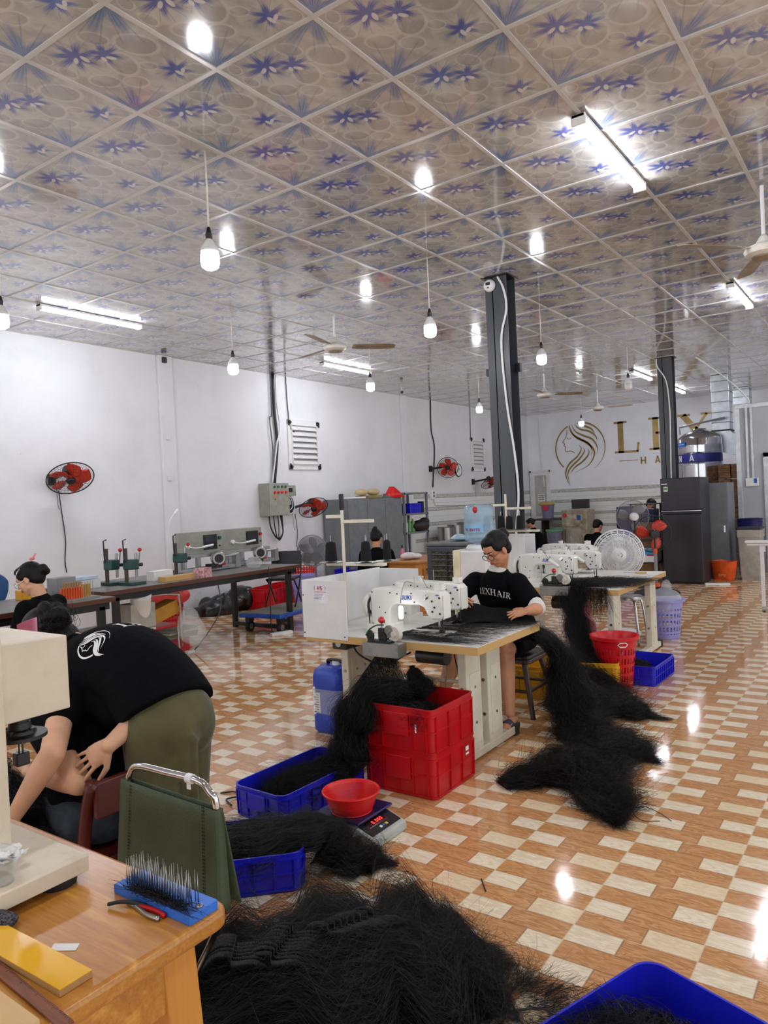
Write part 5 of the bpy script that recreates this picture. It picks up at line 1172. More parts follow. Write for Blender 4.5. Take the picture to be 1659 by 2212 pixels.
mb.cap((4.485, 2.42, 0.905), (4.485, 2.10, 0.905), 0.062, 0.062); mb.cap((4.46, 2.26, 0.90), (4.485, 2.255, 0.935), 0.105, 0.088)
mb.cap((4.465, 2.415, 0.905), (4.36, 2.50, 0.81), 0.070, 0.060); mb.cap((4.465, 2.105, 0.905), (4.39, 1.965, 0.795), 0.070, 0.062)
for k in range(9):
    a = RNG.uniform(0, 1); mb.cap((4.50-0.04*a, 2.36-0.2*a, 0.60+0.03*k), (4.44, 2.20-0.1*a, 0.66+0.03*k), 0.012, 0.006)
tee1 = wb(mb, 'tee_shirt', M_blacktee, w1, smooth=True, remesh=0.009, smoothit=4)
decal(subdiv_text('LEXHAIR', SERIF, 0.036, 8), 'lettering', M_print, w1, tee1, (4.26, 2.226, 0.885), (0.10, -1, -0.16), (0.3, 0, 1))
mb = MB()
for y0, y1 in ((2.16, 2.12), (2.36, 2.47)): mb.cap((4.66, y0, 0.515), (4.36, y1, 0.508), 0.105, 0.092)
mb.ell((4.68, 2.26, 0.52), (0.13, 0.18, 0.11))
wb(mb, 'shorts', M_blacktee, w1, smooth=True, remesh=0.01, smoothit=3)
for fx, fy in ((4.14, 2.05), (4.03, 2.52)):
    sl = wb(MB().loft([[V(fx+0.005+a*0.128, fy+b_*0.044*(1-0.15*a), z) for a, b_ in [(math.cos(2*PI*k/20), math.sin(2*PI*k/20)) for k in range(20)]] for z in (0.018, 0.042)]), 'slipper', mat('navy_rubber_slipper', '#2e3550', 0.6), w1, smooth='auto')
    g = [[V(fx-0.055+0.055*i/4, fy + 0.044*math.cos(PI*j/10), 0.038+0.052*math.sin(PI*j/10)) for j in range(11)] for i in range(5)]
    wb(MB().sheet(g, 0.004), 'strap', mat('navy_rubber_strap', '#363d5c', 0.6), sl, smooth=True)
# her stool
sl = thing('stool', 'dark brown wooden stool with black cushion under the sewing woman', 'stool', (4.68, 2.25, 0))
MB().rbox((0, 0, 0.365), (0.34, 0.36, 0.03), 0.05, 4).build('seat', M_brownwood, sl, bevel=0.006)
MB().rbox((0, 0, 0.39), (0.33, 0.35, 0.03), 0.05, 4).build('cushion', M_black, sl, bevel=0.01)
for sx in (-1, 1):
    for sy in (-1, 1): MB().cyl((0.13*sx, 0.13*sy, 0.36), (0.20*sx, 0.21*sy, 0), 0.021, 0.017, 10).build('leg', M_brownwood, sl, smooth='auto')
for a, b_ in (((-0.17, -0.17), (0.17, -0.17)), ((-0.17, 0.17), (0.17, 0.17)), ((-0.175, -0.18), (-0.175, 0.18)), ((0.175, -0.18), (0.175, 0.18))): MB().cyl((*a, 0.17), (*b_, 0.17), 0.012, seg=8).build('stretcher', M_brownwood, sl, smooth='auto')

# ================================================================== PERSON BENDING OVER
w2 = thing('person', 'person in olive trousers and black tee bending over, emblem printed on the back', 'person', (1.67, 2.08, 0))
hL, hR = V(1.585, 2.145, 0.76), V(1.78, 2.19, 0.76); sL, sR = V(1.55, 2.60, 0.915), V(1.85, 2.72, 0.915)
mb = MB(); h2, f2, u2 = V(1.80, 2.99, 1.00), V(0.0, 0.25, -0.95), V(-0.05, 0.95, 0.25)
h2 = V(1.66, 2.90, 0.975)
M, P2h = head(mb, h2, f2, u2, 1.0, neck=V(1.70, 2.74, 0.95))
torso(mb, hL, hR, sL, sR, bend=(0.0, -0.09, 0.115), widths=(0.15, 0.145, 0.13, 0.14, 0.15, 0.12))
arm(mb, (1.54, 2.56, 0.89), (1.33, 2.33, 0.70), (1.25, 2.44, 0.50)); hand(mb, (1.25, 2.44, 0.50), (0.0, 0.5, -0.8), (-0.9, 0.2, 0), 1, 1.0, 0.6)
arm(mb, (1.85, 2.68, 0.88), (1.63, 2.19, 0.80), (1.44, 2.18, 0.715)); hand(mb, (1.44, 2.18, 0.715), (-0.35, 0.72, -0.55), (-0.75, -0.45, 0.3), -1, 1.0, 0.12)
for x, y in ((1.60, 2.04), (1.765, 2.13)): mb.cap((x, y, 0.2), (x, y, 0.08), 0.045, 0.036); mb.cap((x, y-0.03, 0.04), (x-0.02, y+0.15, 0.03), 0.04, 0.035)
wb(mb, 'body', M_skinpale, w2, smooth=True, remesh=0.0045, smoothit=1)
mb = MB()
torso(mb, hL, hR, sL, sR, bend=(0.0, -0.09, 0.115), grow=0.034, widths=(0.165, 0.155, 0.15, 0.155, 0.16, 0.125), depths=(0.115, 0.115, 0.115, 0.12, 0.105, 0.07), neck=False, t0=0.02, t1=1.0)
mb.cap((1.56, 2.57, 0.89), (1.44, 2.44, 0.80), 0.088, 0.075); mb.cap((1.84, 2.66, 0.88), (1.78, 2.50, 0.82), 0.09, 0.08)
mb.cap((1.66, 2.62, 0.89), (1.66, 2.45, 0.81), 0.12, 0.10); mb.cap((1.58, 2.50, 0.85), (1.58, 2.32, 0.77), 0.09, 0.07); mb.cap((1.68, 2.70, 0.92), (1.69, 2.79, 0.945), 0.085, 0.07)
for k in range(0):
    a = k/11; p0 = V(1.545-0.03*math.sin(a*9), 2.15+0.38*a, 0.67+0.06*math.sin(a*14)+0.05*a); mb.cap(p0, p0 + V(-0.01+0.05*a, 0.10, 0.14-0.04*a), 0.012, 0.006)
tee2 = wb(mb, 'tee_shirt', M_blacktee, w2, smooth=True, remesh=0.010, smoothit=3)
# print: centre roughly on the upper back; text runs towards the viewer's right
nb = V(-0.35, -0.35, 0.87).normalized(); upb = V(0.25, 0.85, 0.45)
decal(scaled(emblem(1.9), 0.062), 'emblem', M_print, w2, tee2, V(1.53, 2.42, 1.07), V(0.85, -0.05, 0.5), V(0, 1, 0.1))
decal(subdiv_text('LEX', SERIF, 0.07, 6, 0.1), 'lettering', M_print, w2, tee2, V(1.765, 2.43, 1.12), V(1, 0.0, 0.0), V(0, 1, 0))
mb = MB()
for x, y, xk, yk, xb, yb_ in ((1.60, 2.15, 1.585, 2.10, 1.60, 2.04), (1.76, 2.20, 1.76, 2.20, 1.77, 2.14)):
    mb.cap((x, y, 0.72), (xk, yk+0.02, 0.45), 0.112, 0.098); mb.cap((xk, yk+0.02, 0.45), (xb, yb_, 0.11), 0.098, 0.088)
mb.ell((1.68, 2.15, 0.75), (0.155, 0.13, 0.12)); mb.ell((1.63, 2.105, 0.715), (0.10, 0.10, 0.12)); mb.ell((1.74, 2.145, 0.715), (0.10, 0.10, 0.12))
for k in range(7): mb.cap((1.52+0.02*k, 2.17-0.03*k, 0.77-0.01*k), (1.50+0.015*k, 2.12-0.03*k, 0.55-0.03*k), 0.014, 0.006)
wb(mb, 'trousers', M_olive, w2, smooth=True, remesh=0.010, smoothit=3)
for x, y in ((1.60, 2.04), (1.765, 2.13)): wb(MB().loft([[V(x-0.01+a*0.05, y+0.06+b_*0.13, z) for a, b_ in [(math.cos(2*PI*k/18), math.sin(2*PI*k/18)) for k in range(18)]] for z in (0.0, 0.022)]), 'sandal', M_rubber, w2, smooth='auto')
mb, Mh, Ph = hair_cap(h2, f2, u2, 1.06, bun=V(1.64, 2.80, 1.085), bunr=0.045)
for k in range(10): mb.ell(V(1.64, 2.80, 1.07) + Vector(RNG.normal(0, 0.022, 3)), 0.03)
mb.ell((1.66, 2.84, 0.99), (0.09, 0.10, 0.07))
hr = wb(mb, 'hair', M_hair, w2, smooth=True, remesh=0.008, smoothit=3); scalp_strands(hr, P2h, 1.12, 1200, V(1.64, 2.80, 1.06), rad=0.0007)
t_ = np.linspace(0, 2*PI, 18); L_ = []
for k in range(160):
    c = np.array([1.64, 2.80, 1.075]) + RNG.normal(0, 0.014, 3); r_ = RNG.uniform(0.03, 0.058); ax = RNG.normal(0, 1, 3); ax /= np.linalg.norm(ax); e1 = np.cross(ax, [0, 0, 1.]); e1 /= np.linalg.norm(e1); e2 = np.cross(ax, e1)
    L_.append(c + r_*(np.cos(t_)[:, None]*e1 + np.sin(t_)[:, None]*e2))
strand_mesh('bun_strands', np.array(L_) - np.array(w2.location) , 0.0009, M_strand, hr)
# pink comb clip on the side of the bent head
g = [[V(1.545-0.01*math.sin(PI*i/6), 2.77+0.13*i/6, 1.03+0.065*j/4-0.035*i/6) for j in range(5)] for i in range(7)]
cl = wb(MB().sheet(g, 0.002), 'hair_clip', mat('pink_plastic_mesh', '#d98ba0', 0.45), w2, smooth=True)
tg = MB()
for i in range(18): tg.bb(1.530, 1.5335, 2.773+0.007*i, 2.775+0.007*i, 1.032-0.0019*i, 1.093-0.0019*i)
wb(tg, 'comb_teeth', mat('pink_plastic', '#c26a84', 0.5), cl)

# ================================================================== SEATED PERSON (left foreground)
w3 = thing('person', 'seated person in black tee holding a lock of hair, behind the cream bench machine', 'person', (1.50, 2.55, 0))
hc3 = V(1.62, 2.86, 0.93)
mb = MB(); M, P3h = head(mb, hc3, V(-0.1, 0.8, -0.6), V(0, 0.5, 0.86), 1.0, neck=V(1.58, 2.72, 0.83))
torso(mb, (1.42, 2.40, 0.44), (1.66, 2.40, 0.44), (1.44, 2.60, 0.79), (1.72, 2.62, 0.79), bend=(0, -0.05, 0.0))
arm(mb, (1.43, 2.60, 0.77), (1.40, 2.30, 0.58), (1.38, 2.58, 0.575)); hand(mb, (1.38, 2.58, 0.575), (-0.05, 0.95, 0.15), (-0.95, 0, 0.2), -1, 1.05, 1.1)
arm(mb, (1.73, 2.62, 0.77), (1.72, 2.58, 0.60), (1.50, 2.78, 0.66)); hand(mb, (1.50, 2.78, 0.66), (-0.5, 0.5, 0.1), (-0.5, -0.2, 0.8), 1, 1.0, 0.9)
for x in (1.45, 1.64): mb.cap((x, 2.85, 0.30), (x, 2.88, 0.10), 0.05, 0.036); mb.cap((x, 2.86, 0.05), (x, 3.02, 0.035), 0.04, 0.034)
wb(mb, 'body', M_skinpale, w3, smooth=True, remesh=0.0045, smoothit=1)
mb = MB(); torso(mb, (1.42, 2.40, 0.44), (1.66, 2.40, 0.44), (1.44, 2.60, 0.78), (1.72, 2.62, 0.78), bend=(0, -0.05, 0.0), grow=0.028, neck=False)
mb.cap((1.44, 2.59, 0.77), (1.415, 2.44, 0.68), 0.078, 0.070); mb.cap((1.72, 2.61, 0.77), (1.725, 2.58, 0.67), 0.078, 0.07)
tee3 = wb(mb, 'tee_shirt', M_blacktee, w3, smooth=True, remesh=0.010, smoothit=4)
decal(subdiv_text('R', SERIF, 0.05, 6), 'lettering', M_print, w3, tee3, V(1.40, 2.62, 0.74), V(0.5, -0.8, 0), V(0, 0, 1))
mb = MB()
for x in (1.44, 1.65): mb.cap((x, 2.38, 0.44), (x, 2.82, 0.43), 0.095, 0.078); mb.cap((x, 2.82, 0.43), (x, 2.87, 0.16), 0.075, 0.06)
mb.ell((1.54, 2.36, 0.43), (0.17, 0.12, 0.11))
wb(mb, 'jeans', M_denim, w3, smooth=True, remesh=0.01, smoothit=3)
mb, Mh, Ph = hair_cap(hc3, V(-0.1, 0.8, -0.6), V(0, 0.5, 0.86), 1.0, bun=P3h(0, -0.12, 0.05), bunr=0.04); wb(mb, 'hair', M_hair, w3, smooth=True, remesh=0.008, smoothit=3)
rch = thing('wooden_chair', 'dark red wooden chair under the seated person in the left foreground', 'chair', (1.53, 2.36, 0))
MB().rbox((0, 0.04, 0.32), (0.38, 0.38, 0.025), 0.04).build('seat', M_redwood, rch, bevel=0.005)
for sx in (-1, 1):
    MB().tube(path([(0.17*sx, -0.16, 0.0), (0.17*sx, -0.13, 0.32), (0.17*sx, -0.15, 0.48), (0.17*sx, -0.20, 0.62)], 5), 0.022, 8).build('back_leg', M_redwood, rch, smooth=True)
    MB().cyl((0.16*sx, 0.2, 0.31), (0.17*sx, 0.22, 0), 0.020, 0.016, 10).build('leg', M_redwood, rch, smooth='auto')
MB().bb(-0.17, 0.17, -0.22, -0.195, 0.50, 0.62).build('back_rail', M_redwood, rch, bevel=0.006)
MB().bb(-0.17, 0.17, -0.165, -0.135, 0.12, 0.16).build('stretcher', M_palewood, rch, bevel=0.004)
# black hair lying across the seated person's lap
hairlock('loose_hair', 'thick dark hair lying across the lap of the seated person behind the bench machine', [(1.33, 2.86, 0.62, 0.04, 0.03), (1.33, 2.74, 0.56, 0.07, 0.045), (1.36, 2.58, 0.50, 0.10, 0.05), (1.38, 2.45, 0.42, 0.12, 0.05), (1.36, 2.36, 0.30, 0.13, 0.045), (1.34, 2.31, 0.18, 0.12, 0.04)], 1500, 0.0009, fuzz=0.006, curl=0.006, fly=0.1)

# ================================================================== LOOSE HAIR
# foreground heap
def grid_noise(shape, amp, k=5):
    a = RNG.normal(0, 1, (k, k)); xs = np.linspace(0, k-1.001, shape[0]); ys = np.linspace(0, k-1.001, shape[1]); i = xs.astype(int); j = ys.astype(int); fx = (xs-i)[:, None]; fy = (ys-j)[None, :]; fx = fx*fx*(3-2*fx); fy = fy*fy*(3-2*fy)
    return amp*(a[np.ix_(i, j)]*(1-fx)*(1-fy) + a[np.ix_(i+1, j)]*fx*(1-fy) + a[np.ix_(i, j+1)]*(1-fx)*fy + a[np.ix_(i+1, j+1)]*fx*fy)
heap = hairlock('hair_heap', 'huge heap of folded black hair on the floor in front of the wooden table', [(1.32, 1.98, 0.03, 0.12, 0.03), (1.42, 1.78, 0.05, 0.20, 0.06), (1.58, 1.58, 0.06, 0.29, 0.085), (1.74, 1.42, 0.06, 0.32, 0.09), (1.88, 1.28, 0.05, 0.30, 0.075), (1.98, 1.18, 0.035, 0.26, 0.05), (2.05, 1.12, 0.02, 0.20, 0.03)], 9000, 0.0007, fuzz=0.014, curl=0.011, length=(0.3, 0.8), fly=0.18, N=16, vox=0.009)
fb = []
for cx, cy, a0, n_ in ((1.60, 1.62, 0.5, 9), (1.80, 1.50, -0.2, 8), (1.50, 1.72, 0.8, 6)):
    for k in range(n_):
        ox, oy = cx + (k-n_/2)*0.020*math.cos(a0), cy + (k-n_/2)*0.024*math.sin(a0) - k*0.006; ph = RNG.uniform(0, 1)
        P_ = path([(ox-0.06, oy+0.06, 0.135), (ox-0.012, oy+0.045, 0.160+0.012*ph), (ox+0.012, oy, 0.168), (ox-0.014, oy-0.03, 0.165), (ox+0.030, oy-0.075, 0.160), (ox+0.06, oy-0.10, 0.135)], 5)
        g = [[p + V(0, 0, -0.045), p + V(0.004*math.sin(k), 0.003, -0.02), p] for p in P_]
        m_ = MB().sheet(g, 0.0016); fb.append(m_)
fm = MB(); [fm.add(m_.v, m_.f) for m_ in fb]
fo = fm.build('folded_weft', mat('satin_black_weft', '#131314', 0.38, var=0.2, vscale=60, bmp=0.6, bscale=250, stretch=(1, 1, 0.1)), heap, smooth=True); fo['kind'] = 'stuff'
hairlock('hair_wisp', 'thin wisps of brown-black hair trailing on the tiles between heap and blue crate', [(1.9, 1.12, 0.004, 0.07, 0.004), (2.0, 1.05, 0.004, 0.07, 0.004), (2.02, 0.98, 0.004, 0.04, 0.004), (1.98, 0.90, 0.004, 0.06, 0.004), (1.90, 0.80, 0.006, 0.05, 0.004)], 260, 0.0005, m=M_strandbrown, fuzz=0.03, curl=0.03, core=False, length=(0.2, 0.6), N=18)
# hair in the blue crates
hairlock('loose_hair', 'black hair filling the blue crate beside the olive trousers and spilling towards the scale', [(1.84, 2.49, 0.07, 0.11, 0.03), (1.90, 2.40, 0.09, 0.15, 0.045), (1.97, 2.32, 0.11, 0.155, 0.045), (2.08, 2.22, 0.12, 0.15, 0.045), (2.17, 2.11, 0.13, 0.12, 0.045), (2.245, 2.03, 0.148, 0.09, 0.035), (2.295, 1.985, 0.11, 0.09, 0.05), (2.31, 1.93, 0.055, 0.075, 0.045), (2.34, 1.87, 0.03, 0.07, 0.03), (2.38, 1.82, 0.02, 0.06, 0.018), (2.40, 1.78, 0.01, 0.04, 0.008)], 5000, 0.0008, fuzz=0.014, curl=0.012, fly=0.15, N=16)
hairlock('loose_hair', 'black hair lying in the blue crate cut by the bottom right edge', [(1.93, 0.50, 0.09, 0.14, 0.04), (1.78, 0.54, 0.11, 0.16, 0.05), (1.62, 0.60, 0.10, 0.15, 0.045), (1.50, 0.64, 0.09, 0.12, 0.03)], 2600, 0.0008, fuzz=0.012, curl=0.018, fly=0.2)
hairlock('loose_hair', 'small pad of black hair in the shallow blue crate right of the laundry basket', [(5.70, 1.84, 0.085, 0.10, 0.035), (5.82, 1.78, 0.10, 0.11, 0.04), (5.97, 1.72, 0.085, 0.08, 0.03)], 700, 0.0012, fuzz=0.01, curl=0.012)
# hair falling from the near table over the red crates into the farther blue crate
hairlock('loose_hair', 'long black hair pouring over the left side of the red crates into the blue crate', [(3.30, 2.20, 0.455, 0.08, 0.05), (3.20, 2.28, 0.475, 0.09, 0.045), (3.09, 2.34, 0.465, 0.11, 0.045), (3.00, 2.37, 0.37, 0.11, 0.05), (2.97, 2.38, 0.25, 0.10, 0.05), (2.94, 2.38, 0.15, 0.10, 0.05), (2.87, 2.42, 0.12, 0.11, 0.045), (2.76, 2.48, 0.10, 0.12, 0.045), (2.62, 2.56, 0.08, 0.10, 0.035), (2.54, 2.60, 0.06, 0.08, 0.025)], 6000, 0.0009, fuzz=0.016, curl=0.010, length=(0.25, 0.6), fly=0.22, N=16)
hairlock('loose_hair', 'mound of black hair filling the upper red crate with a peak rising behind', [(3.09, 2.26, 0.40, 0.10, 0.04), (3.16, 2.18, 0.39, 0.15, 0.045), (3.24, 2.10, 0.37, 0.16, 0.04), (3.33, 2.04, 0.34, 0.12, 0.03)], 3200, 0.0009, fuzz=0.012, curl=0.010)
hairlock('loose_hair', 'pointed peak of black hair standing up in the upper red crate', [(3.37, 2.245, 0.57, 0.006, 0.006), (3.35, 2.22, 0.53, 0.030, 0.03), (3.33, 2.18, 0.48, 0.06, 0.05), (3.30, 2.13, 0.43, 0.09, 0.06)], 1600, 0.0008, fuzz=0.006, curl=0.004, length=(0.7, 1.0), fly=0.1)
# the weft being sewn: black band with hair hanging from it
weft = path([(4.16, 2.32, 0.80), (4.08, 2.36, 0.735), (3.95, 2.40, 0.712), (3.72, 2.41, 0.708), (3.50, 2.42, 0.712), (3.38, 2.40, 0.712), (3.345, 2.42, 0.68), (3.33, 2.47, 0.60), (3.30, 2.54, 0.50), (3.22, 2.53, 0.455), (3.14, 2.42, 0.46)], 10)
W_ = np.array([tuple(p) for p in weft])
we = MB().tube(weft, 0.0035, 6).build('hair_weft', M_strand, None, smooth=True); tag(we, 'black hair weft being sewn, running across the near table and down to the red crates', 'hair weft')
K = 2600; s = np.sort(RNG.uniform(0, 49, K)); i = s.astype(int); f = (s-i)[:, None]; root = W_[i]*(1-f)+W_[i+1]*f; N = 14; t = np.linspace(0, 1, N)[None, :, None]
L = RNG.uniform(0.28, 0.62, K)[:, None, None]; dirn = np.stack([0.02 + 0.10*(s/50-0.5) + RNG.normal(0, 0.08, K), -np.ones(K), np.zeros(K)], 1)[:, None, :]
pts = root[:, None, :] + dirn*L*t + smooth_noise(K, N, 0.006, 5)[..., None]*np.array([1, 0, 0]); zr = root[:, 2][:, None]
pts[..., 2] = np.maximum(0.7045 + RNG.uniform(0, 0.006, (K, 1)), zr*(1-np.minimum(1, t[..., 0]*1.3)) + 0.705*np.minimum(1, t[..., 0]*1.3)) + np.abs(smooth_noise(K, N, 0.003, 4))
out = pts[..., 1] < 1.835; drop = np.clip(1.835-pts[..., 1], 0, 1); pts[..., 2] -= drop*drop*6; pts[..., 1] = np.where(out, 1.835 - drop*0.35, pts[..., 1])
keep = RNG.uniform(0, 1, K) < (0.08 + 0.92*((np.sin(s*0.9)+np.sin(s*2.3))/4+0.5)**1.6)
tag(strand_mesh('loose_hair', pts[keep], 0.0008, M_strand), 'fine black hair fanned flat across the white top of the near sewing table', 'hair', None, 'stuff')
K = 1100; s = RNG.uniform(50, len(W_)-1.01, K); i = s.astype(int); f = (s-i)[:, None]; root = W_[i]*(1-f)+W_[i+1]*f; L = RNG.uniform(0.12, 0.36, K)[:, None, None]
d_ = np.stack([RNG.normal(-0.02, 0.05, K), RNG.normal(-0.42, 0.12, K), -np.ones(K)], 1)[:, None, :]
pts = root[:, None, :] + d_*L*t + smooth_noise(K, N, 0.006, 5)[..., None]*np.array([0.3, 1, 0]); pts[..., 2] = np.maximum(pts[..., 2], 0.43)
tag(strand_mesh('hanging_hair', pts, 0.0007, M_strand), 'curtain of thin black hair hanging from the weft at the near table front edge', 'hair', None, 'stuff')
# dark sheet of hair between the woman's hands
g = []
for i in range(14):
    u_ = i/13; row = []
    for j in range(9):
        v_ = j/8; x = 4.16 - 0.26*v_*(1-u_*0.55) + 0.03*u_; y = 2.32 - 0.31*u_ - 0.03*v_; z = (0.80*(1-u_) + 0.765*u_)*(1-v_)**1.3 + 0.712*(1-(1-v_)**1.3) + 0.006*math.sin(u_*9+v_*3); row.append(V(x, y, z))
    g.append(row)
so = MB().sheet(g, 0.006).build('hair_sheet', M_hairmass, None, smooth=True); tag(so, 'dense black sheet of hair held between the sewing woman\'s hands', 'hair', None, 'stuff')
# hair falling off the far side of the near table and the long piles on the floor
hairlock('loose_hair', 'long black hair falling from the near table corner past the brown stool to the floor', [(4.30, 2.06, 0.60, 0.05, 0.02), (4.32, 1.93, 0.60, 0.06, 0.03), (4.34, 1.83, 0.54, 0.065, 0.035), (4.34, 1.76, 0.42, 0.07, 0.04), (4.30, 1.72, 0.26, 0.085, 0.045), (4.24, 1.66, 0.12, 0.11, 0.045), (4.15, 1.55, 0.06, 0.14, 0.05), (4.10, 1.40, 0.05, 0.16, 0.05), (4.08, 1.26, 0.04, 0.13, 0.035), (4.06, 1.17, 0.02, 0.08, 0.02)], 5200, 0.0009, fuzz=0.018, curl=0.014, fly=0.2, N=16, length=(0.25, 0.6))
hairlock('loose_hair', 'nearest pile of long black hair on the tiles, right of the red crates', [(3.36, 1.72, 0.015, 0.05, 0.012), (3.50, 1.62, 0.03, 0.10, 0.03), (3.62, 1.50, 0.05, 0.16, 0.05), (3.66, 1.38, 0.055, 0.17, 0.05), (3.50, 1.26, 0.04, 0.12, 0.04), (3.34, 1.16, 0.02, 0.07, 0.02), (3.20, 1.08, 0.01, 0.05, 0.01)], 4200, 0.0009, fuzz=0.022, curl=0.018, fly=0.25, N=16, length=(0.2, 0.6))
hairlock('loose_hair', 'black hair on the floor joining the nearest pile to the fall beside the stool', [(3.80, 1.52, 0.03, 0.10, 0.03), (3.90, 1.46, 0.05, 0.14, 0.045), (3.98, 1.36, 0.05, 0.14, 0.045), (3.92, 1.22, 0.03, 0.10, 0.03)], 1500, 0.0009, fuzz=0.02, curl=0.018, fly=0.25)
hairlock('loose_hair', 'long black hair falling from the far sewing table to the tiles by the red basket', [(6.02, 2.30, 0.735, 0.10, 0.02), (5.82, 2.26, 0.725, 0.12, 0.03), (5.72, 2.22, 0.62, 0.055, 0.035), (5.62, 2.16, 0.48, 0.05, 0.035), (5.48, 2.08, 0.34, 0.06, 0.045), (5.30, 1.98, 0.20, 0.09, 0.06), (5.10, 1.86, 0.09, 0.17, 0.07), (4.92, 1.74, 0.06, 0.17, 0.06), (4.85, 1.58, 0.05, 0.14, 0.045), (4.84, 1.45, 0.03, 0.09, 0.025), (4.84, 1.37, 0.015, 0.05, 0.01)], 5600, 0.0010, fuzz=0.018, curl=0.014, fly=0.2, N=16, length=(0.22, 0.55))
hairlock('loose_hair', 'black hair heaped over the yellow crates and down to the floor', [(5.16, 2.10, 0.25, 0.08, 0.03), (4.98, 2.02, 0.25, 0.09, 0.04), (4.82, 1.93, 0.18, 0.10, 0.06), (4.66, 1.82, 0.10, 0.14, 0.06), (4.50, 1.72, 0.06, 0.14, 0.05), (4.36, 1.62, 0.05, 0.12, 0.04)], 2800, 0.0010, fuzz=0.018, curl=0.014, fly=0.2, length=(0.25, 0.6))
K = 1300; N = 12; t = np.linspace(0, 1, N)[None, :]; y0 = RNG.uniform(2.15, 2.55, K); x0 = RNG.uniform(5.82, 6.25, K); L = RNG.uniform(0.25, 0.55, K)
pts = np.stack([x0[:, None] + t*(RNG.normal(0.22, 0.14, K))[:, None] + smooth_noise(K, N, 0.015), y0[:, None] - t*L[:, None], 0.706 + np.abs(smooth_noise(K, N, 0.010, 4)) + np.zeros((K, N))], -1)
tag(strand_mesh('loose_hair', pts, 0.0011, M_strand), 'black hair spread flat over the near corner of the far sewing table', 'hair', None, 'stuff')
K = 900; x0 = RNG.uniform(5.76, 5.80, K); y0 = RNG.uniform(1.95, 2.35, K); L = RNG.uniform(0.08, 0.28, K)
pts = np.stack([x0[:, None] - 0.01*t + smooth_noise(K, N, 0.012), y0[:, None] + t*RNG.normal(0, 0.05, K)[:, None] + smooth_noise(K, N, 0.012), 0.71 - t*L[:, None]], -1)
tag(strand_mesh('hanging_hair', pts, 0.0009, M_strand), 'fringe of black hair hanging over the front edge of the far sewing table', 'hair', None, 'stuff')
# hair pins / short straws and a hair ring on the tiles
for k, (a, b_) in enumerate((((2.49, 1.38), (2.42, 1.325)), ((2.10, 1.271), (2.013, 1.222)), ((2.06, 0.882), (2.00, 0.91)), ((1.93, 0.93), (1.86, 0.80)))):
    tag(MB().tube([(*a, 0.004), (*b_, 0.004)], 0.0028, 6).build('black_pin', M_black), ('short black pin lying alone on the open tiles', 'black pin standing out at the right edge of the hair heap', 'short black pin near the corner of the bottom right crate', 'longer black pin beside the bottom right blue crate')[k], 'pin')
tag(MB().tube(path([(3.355, 0.887, 0.004), (3.42, 0.96, 0.004), (3.45, 1.04, 0.004), (3.37, 1.06, 0.004), (3.30, 1.00, 0.004), (3.33, 0.93, 0.004)], 6), 0.0016, 5).build('hair_loop', M_strand, None, smooth=True), 'thin black loop of hair on the tiles beyond the nearest pile', 'hair')
cable('power_lead', [(2.50, 2.78, 0.006), (2.54, 2.86, 0.006), (2.60, 2.83, 0.008), (2.63, 2.90, 0.006), (2.58, 2.95, 0.006)], 0.004, M_black, 'short black cord lying on the tiles left of the farther blue crate')
sh = thing('slipper', 'patterned black-edged slipper at the bottom edge left of the blue crate', 'slipper', (1.80, 0.93, 0), math.radians(-35))
MB().loft([[V(a*0.13, b_*0.045*(1+0.1*a), z) for a, b_ in [(math.cos(2*PI*k/22), math.sin(2*PI*k/22)) for k in range(22)]] for z in (0.0, 0.024)]).build('sole', mat('patterned_slipper_sole', '#8c7a60', 0.8, var=0.5, vscale=40), sh, smooth='auto')
MB().tube([(0.13*math.cos(2*PI*k/22), 0.045*(1+0.1*math.cos(2*PI*k/22))*math.sin(2*PI*k/22), 0.022) for k in range(22)], 0.006, 6, closed=True).build('edging', M_black, sh, smooth=True)
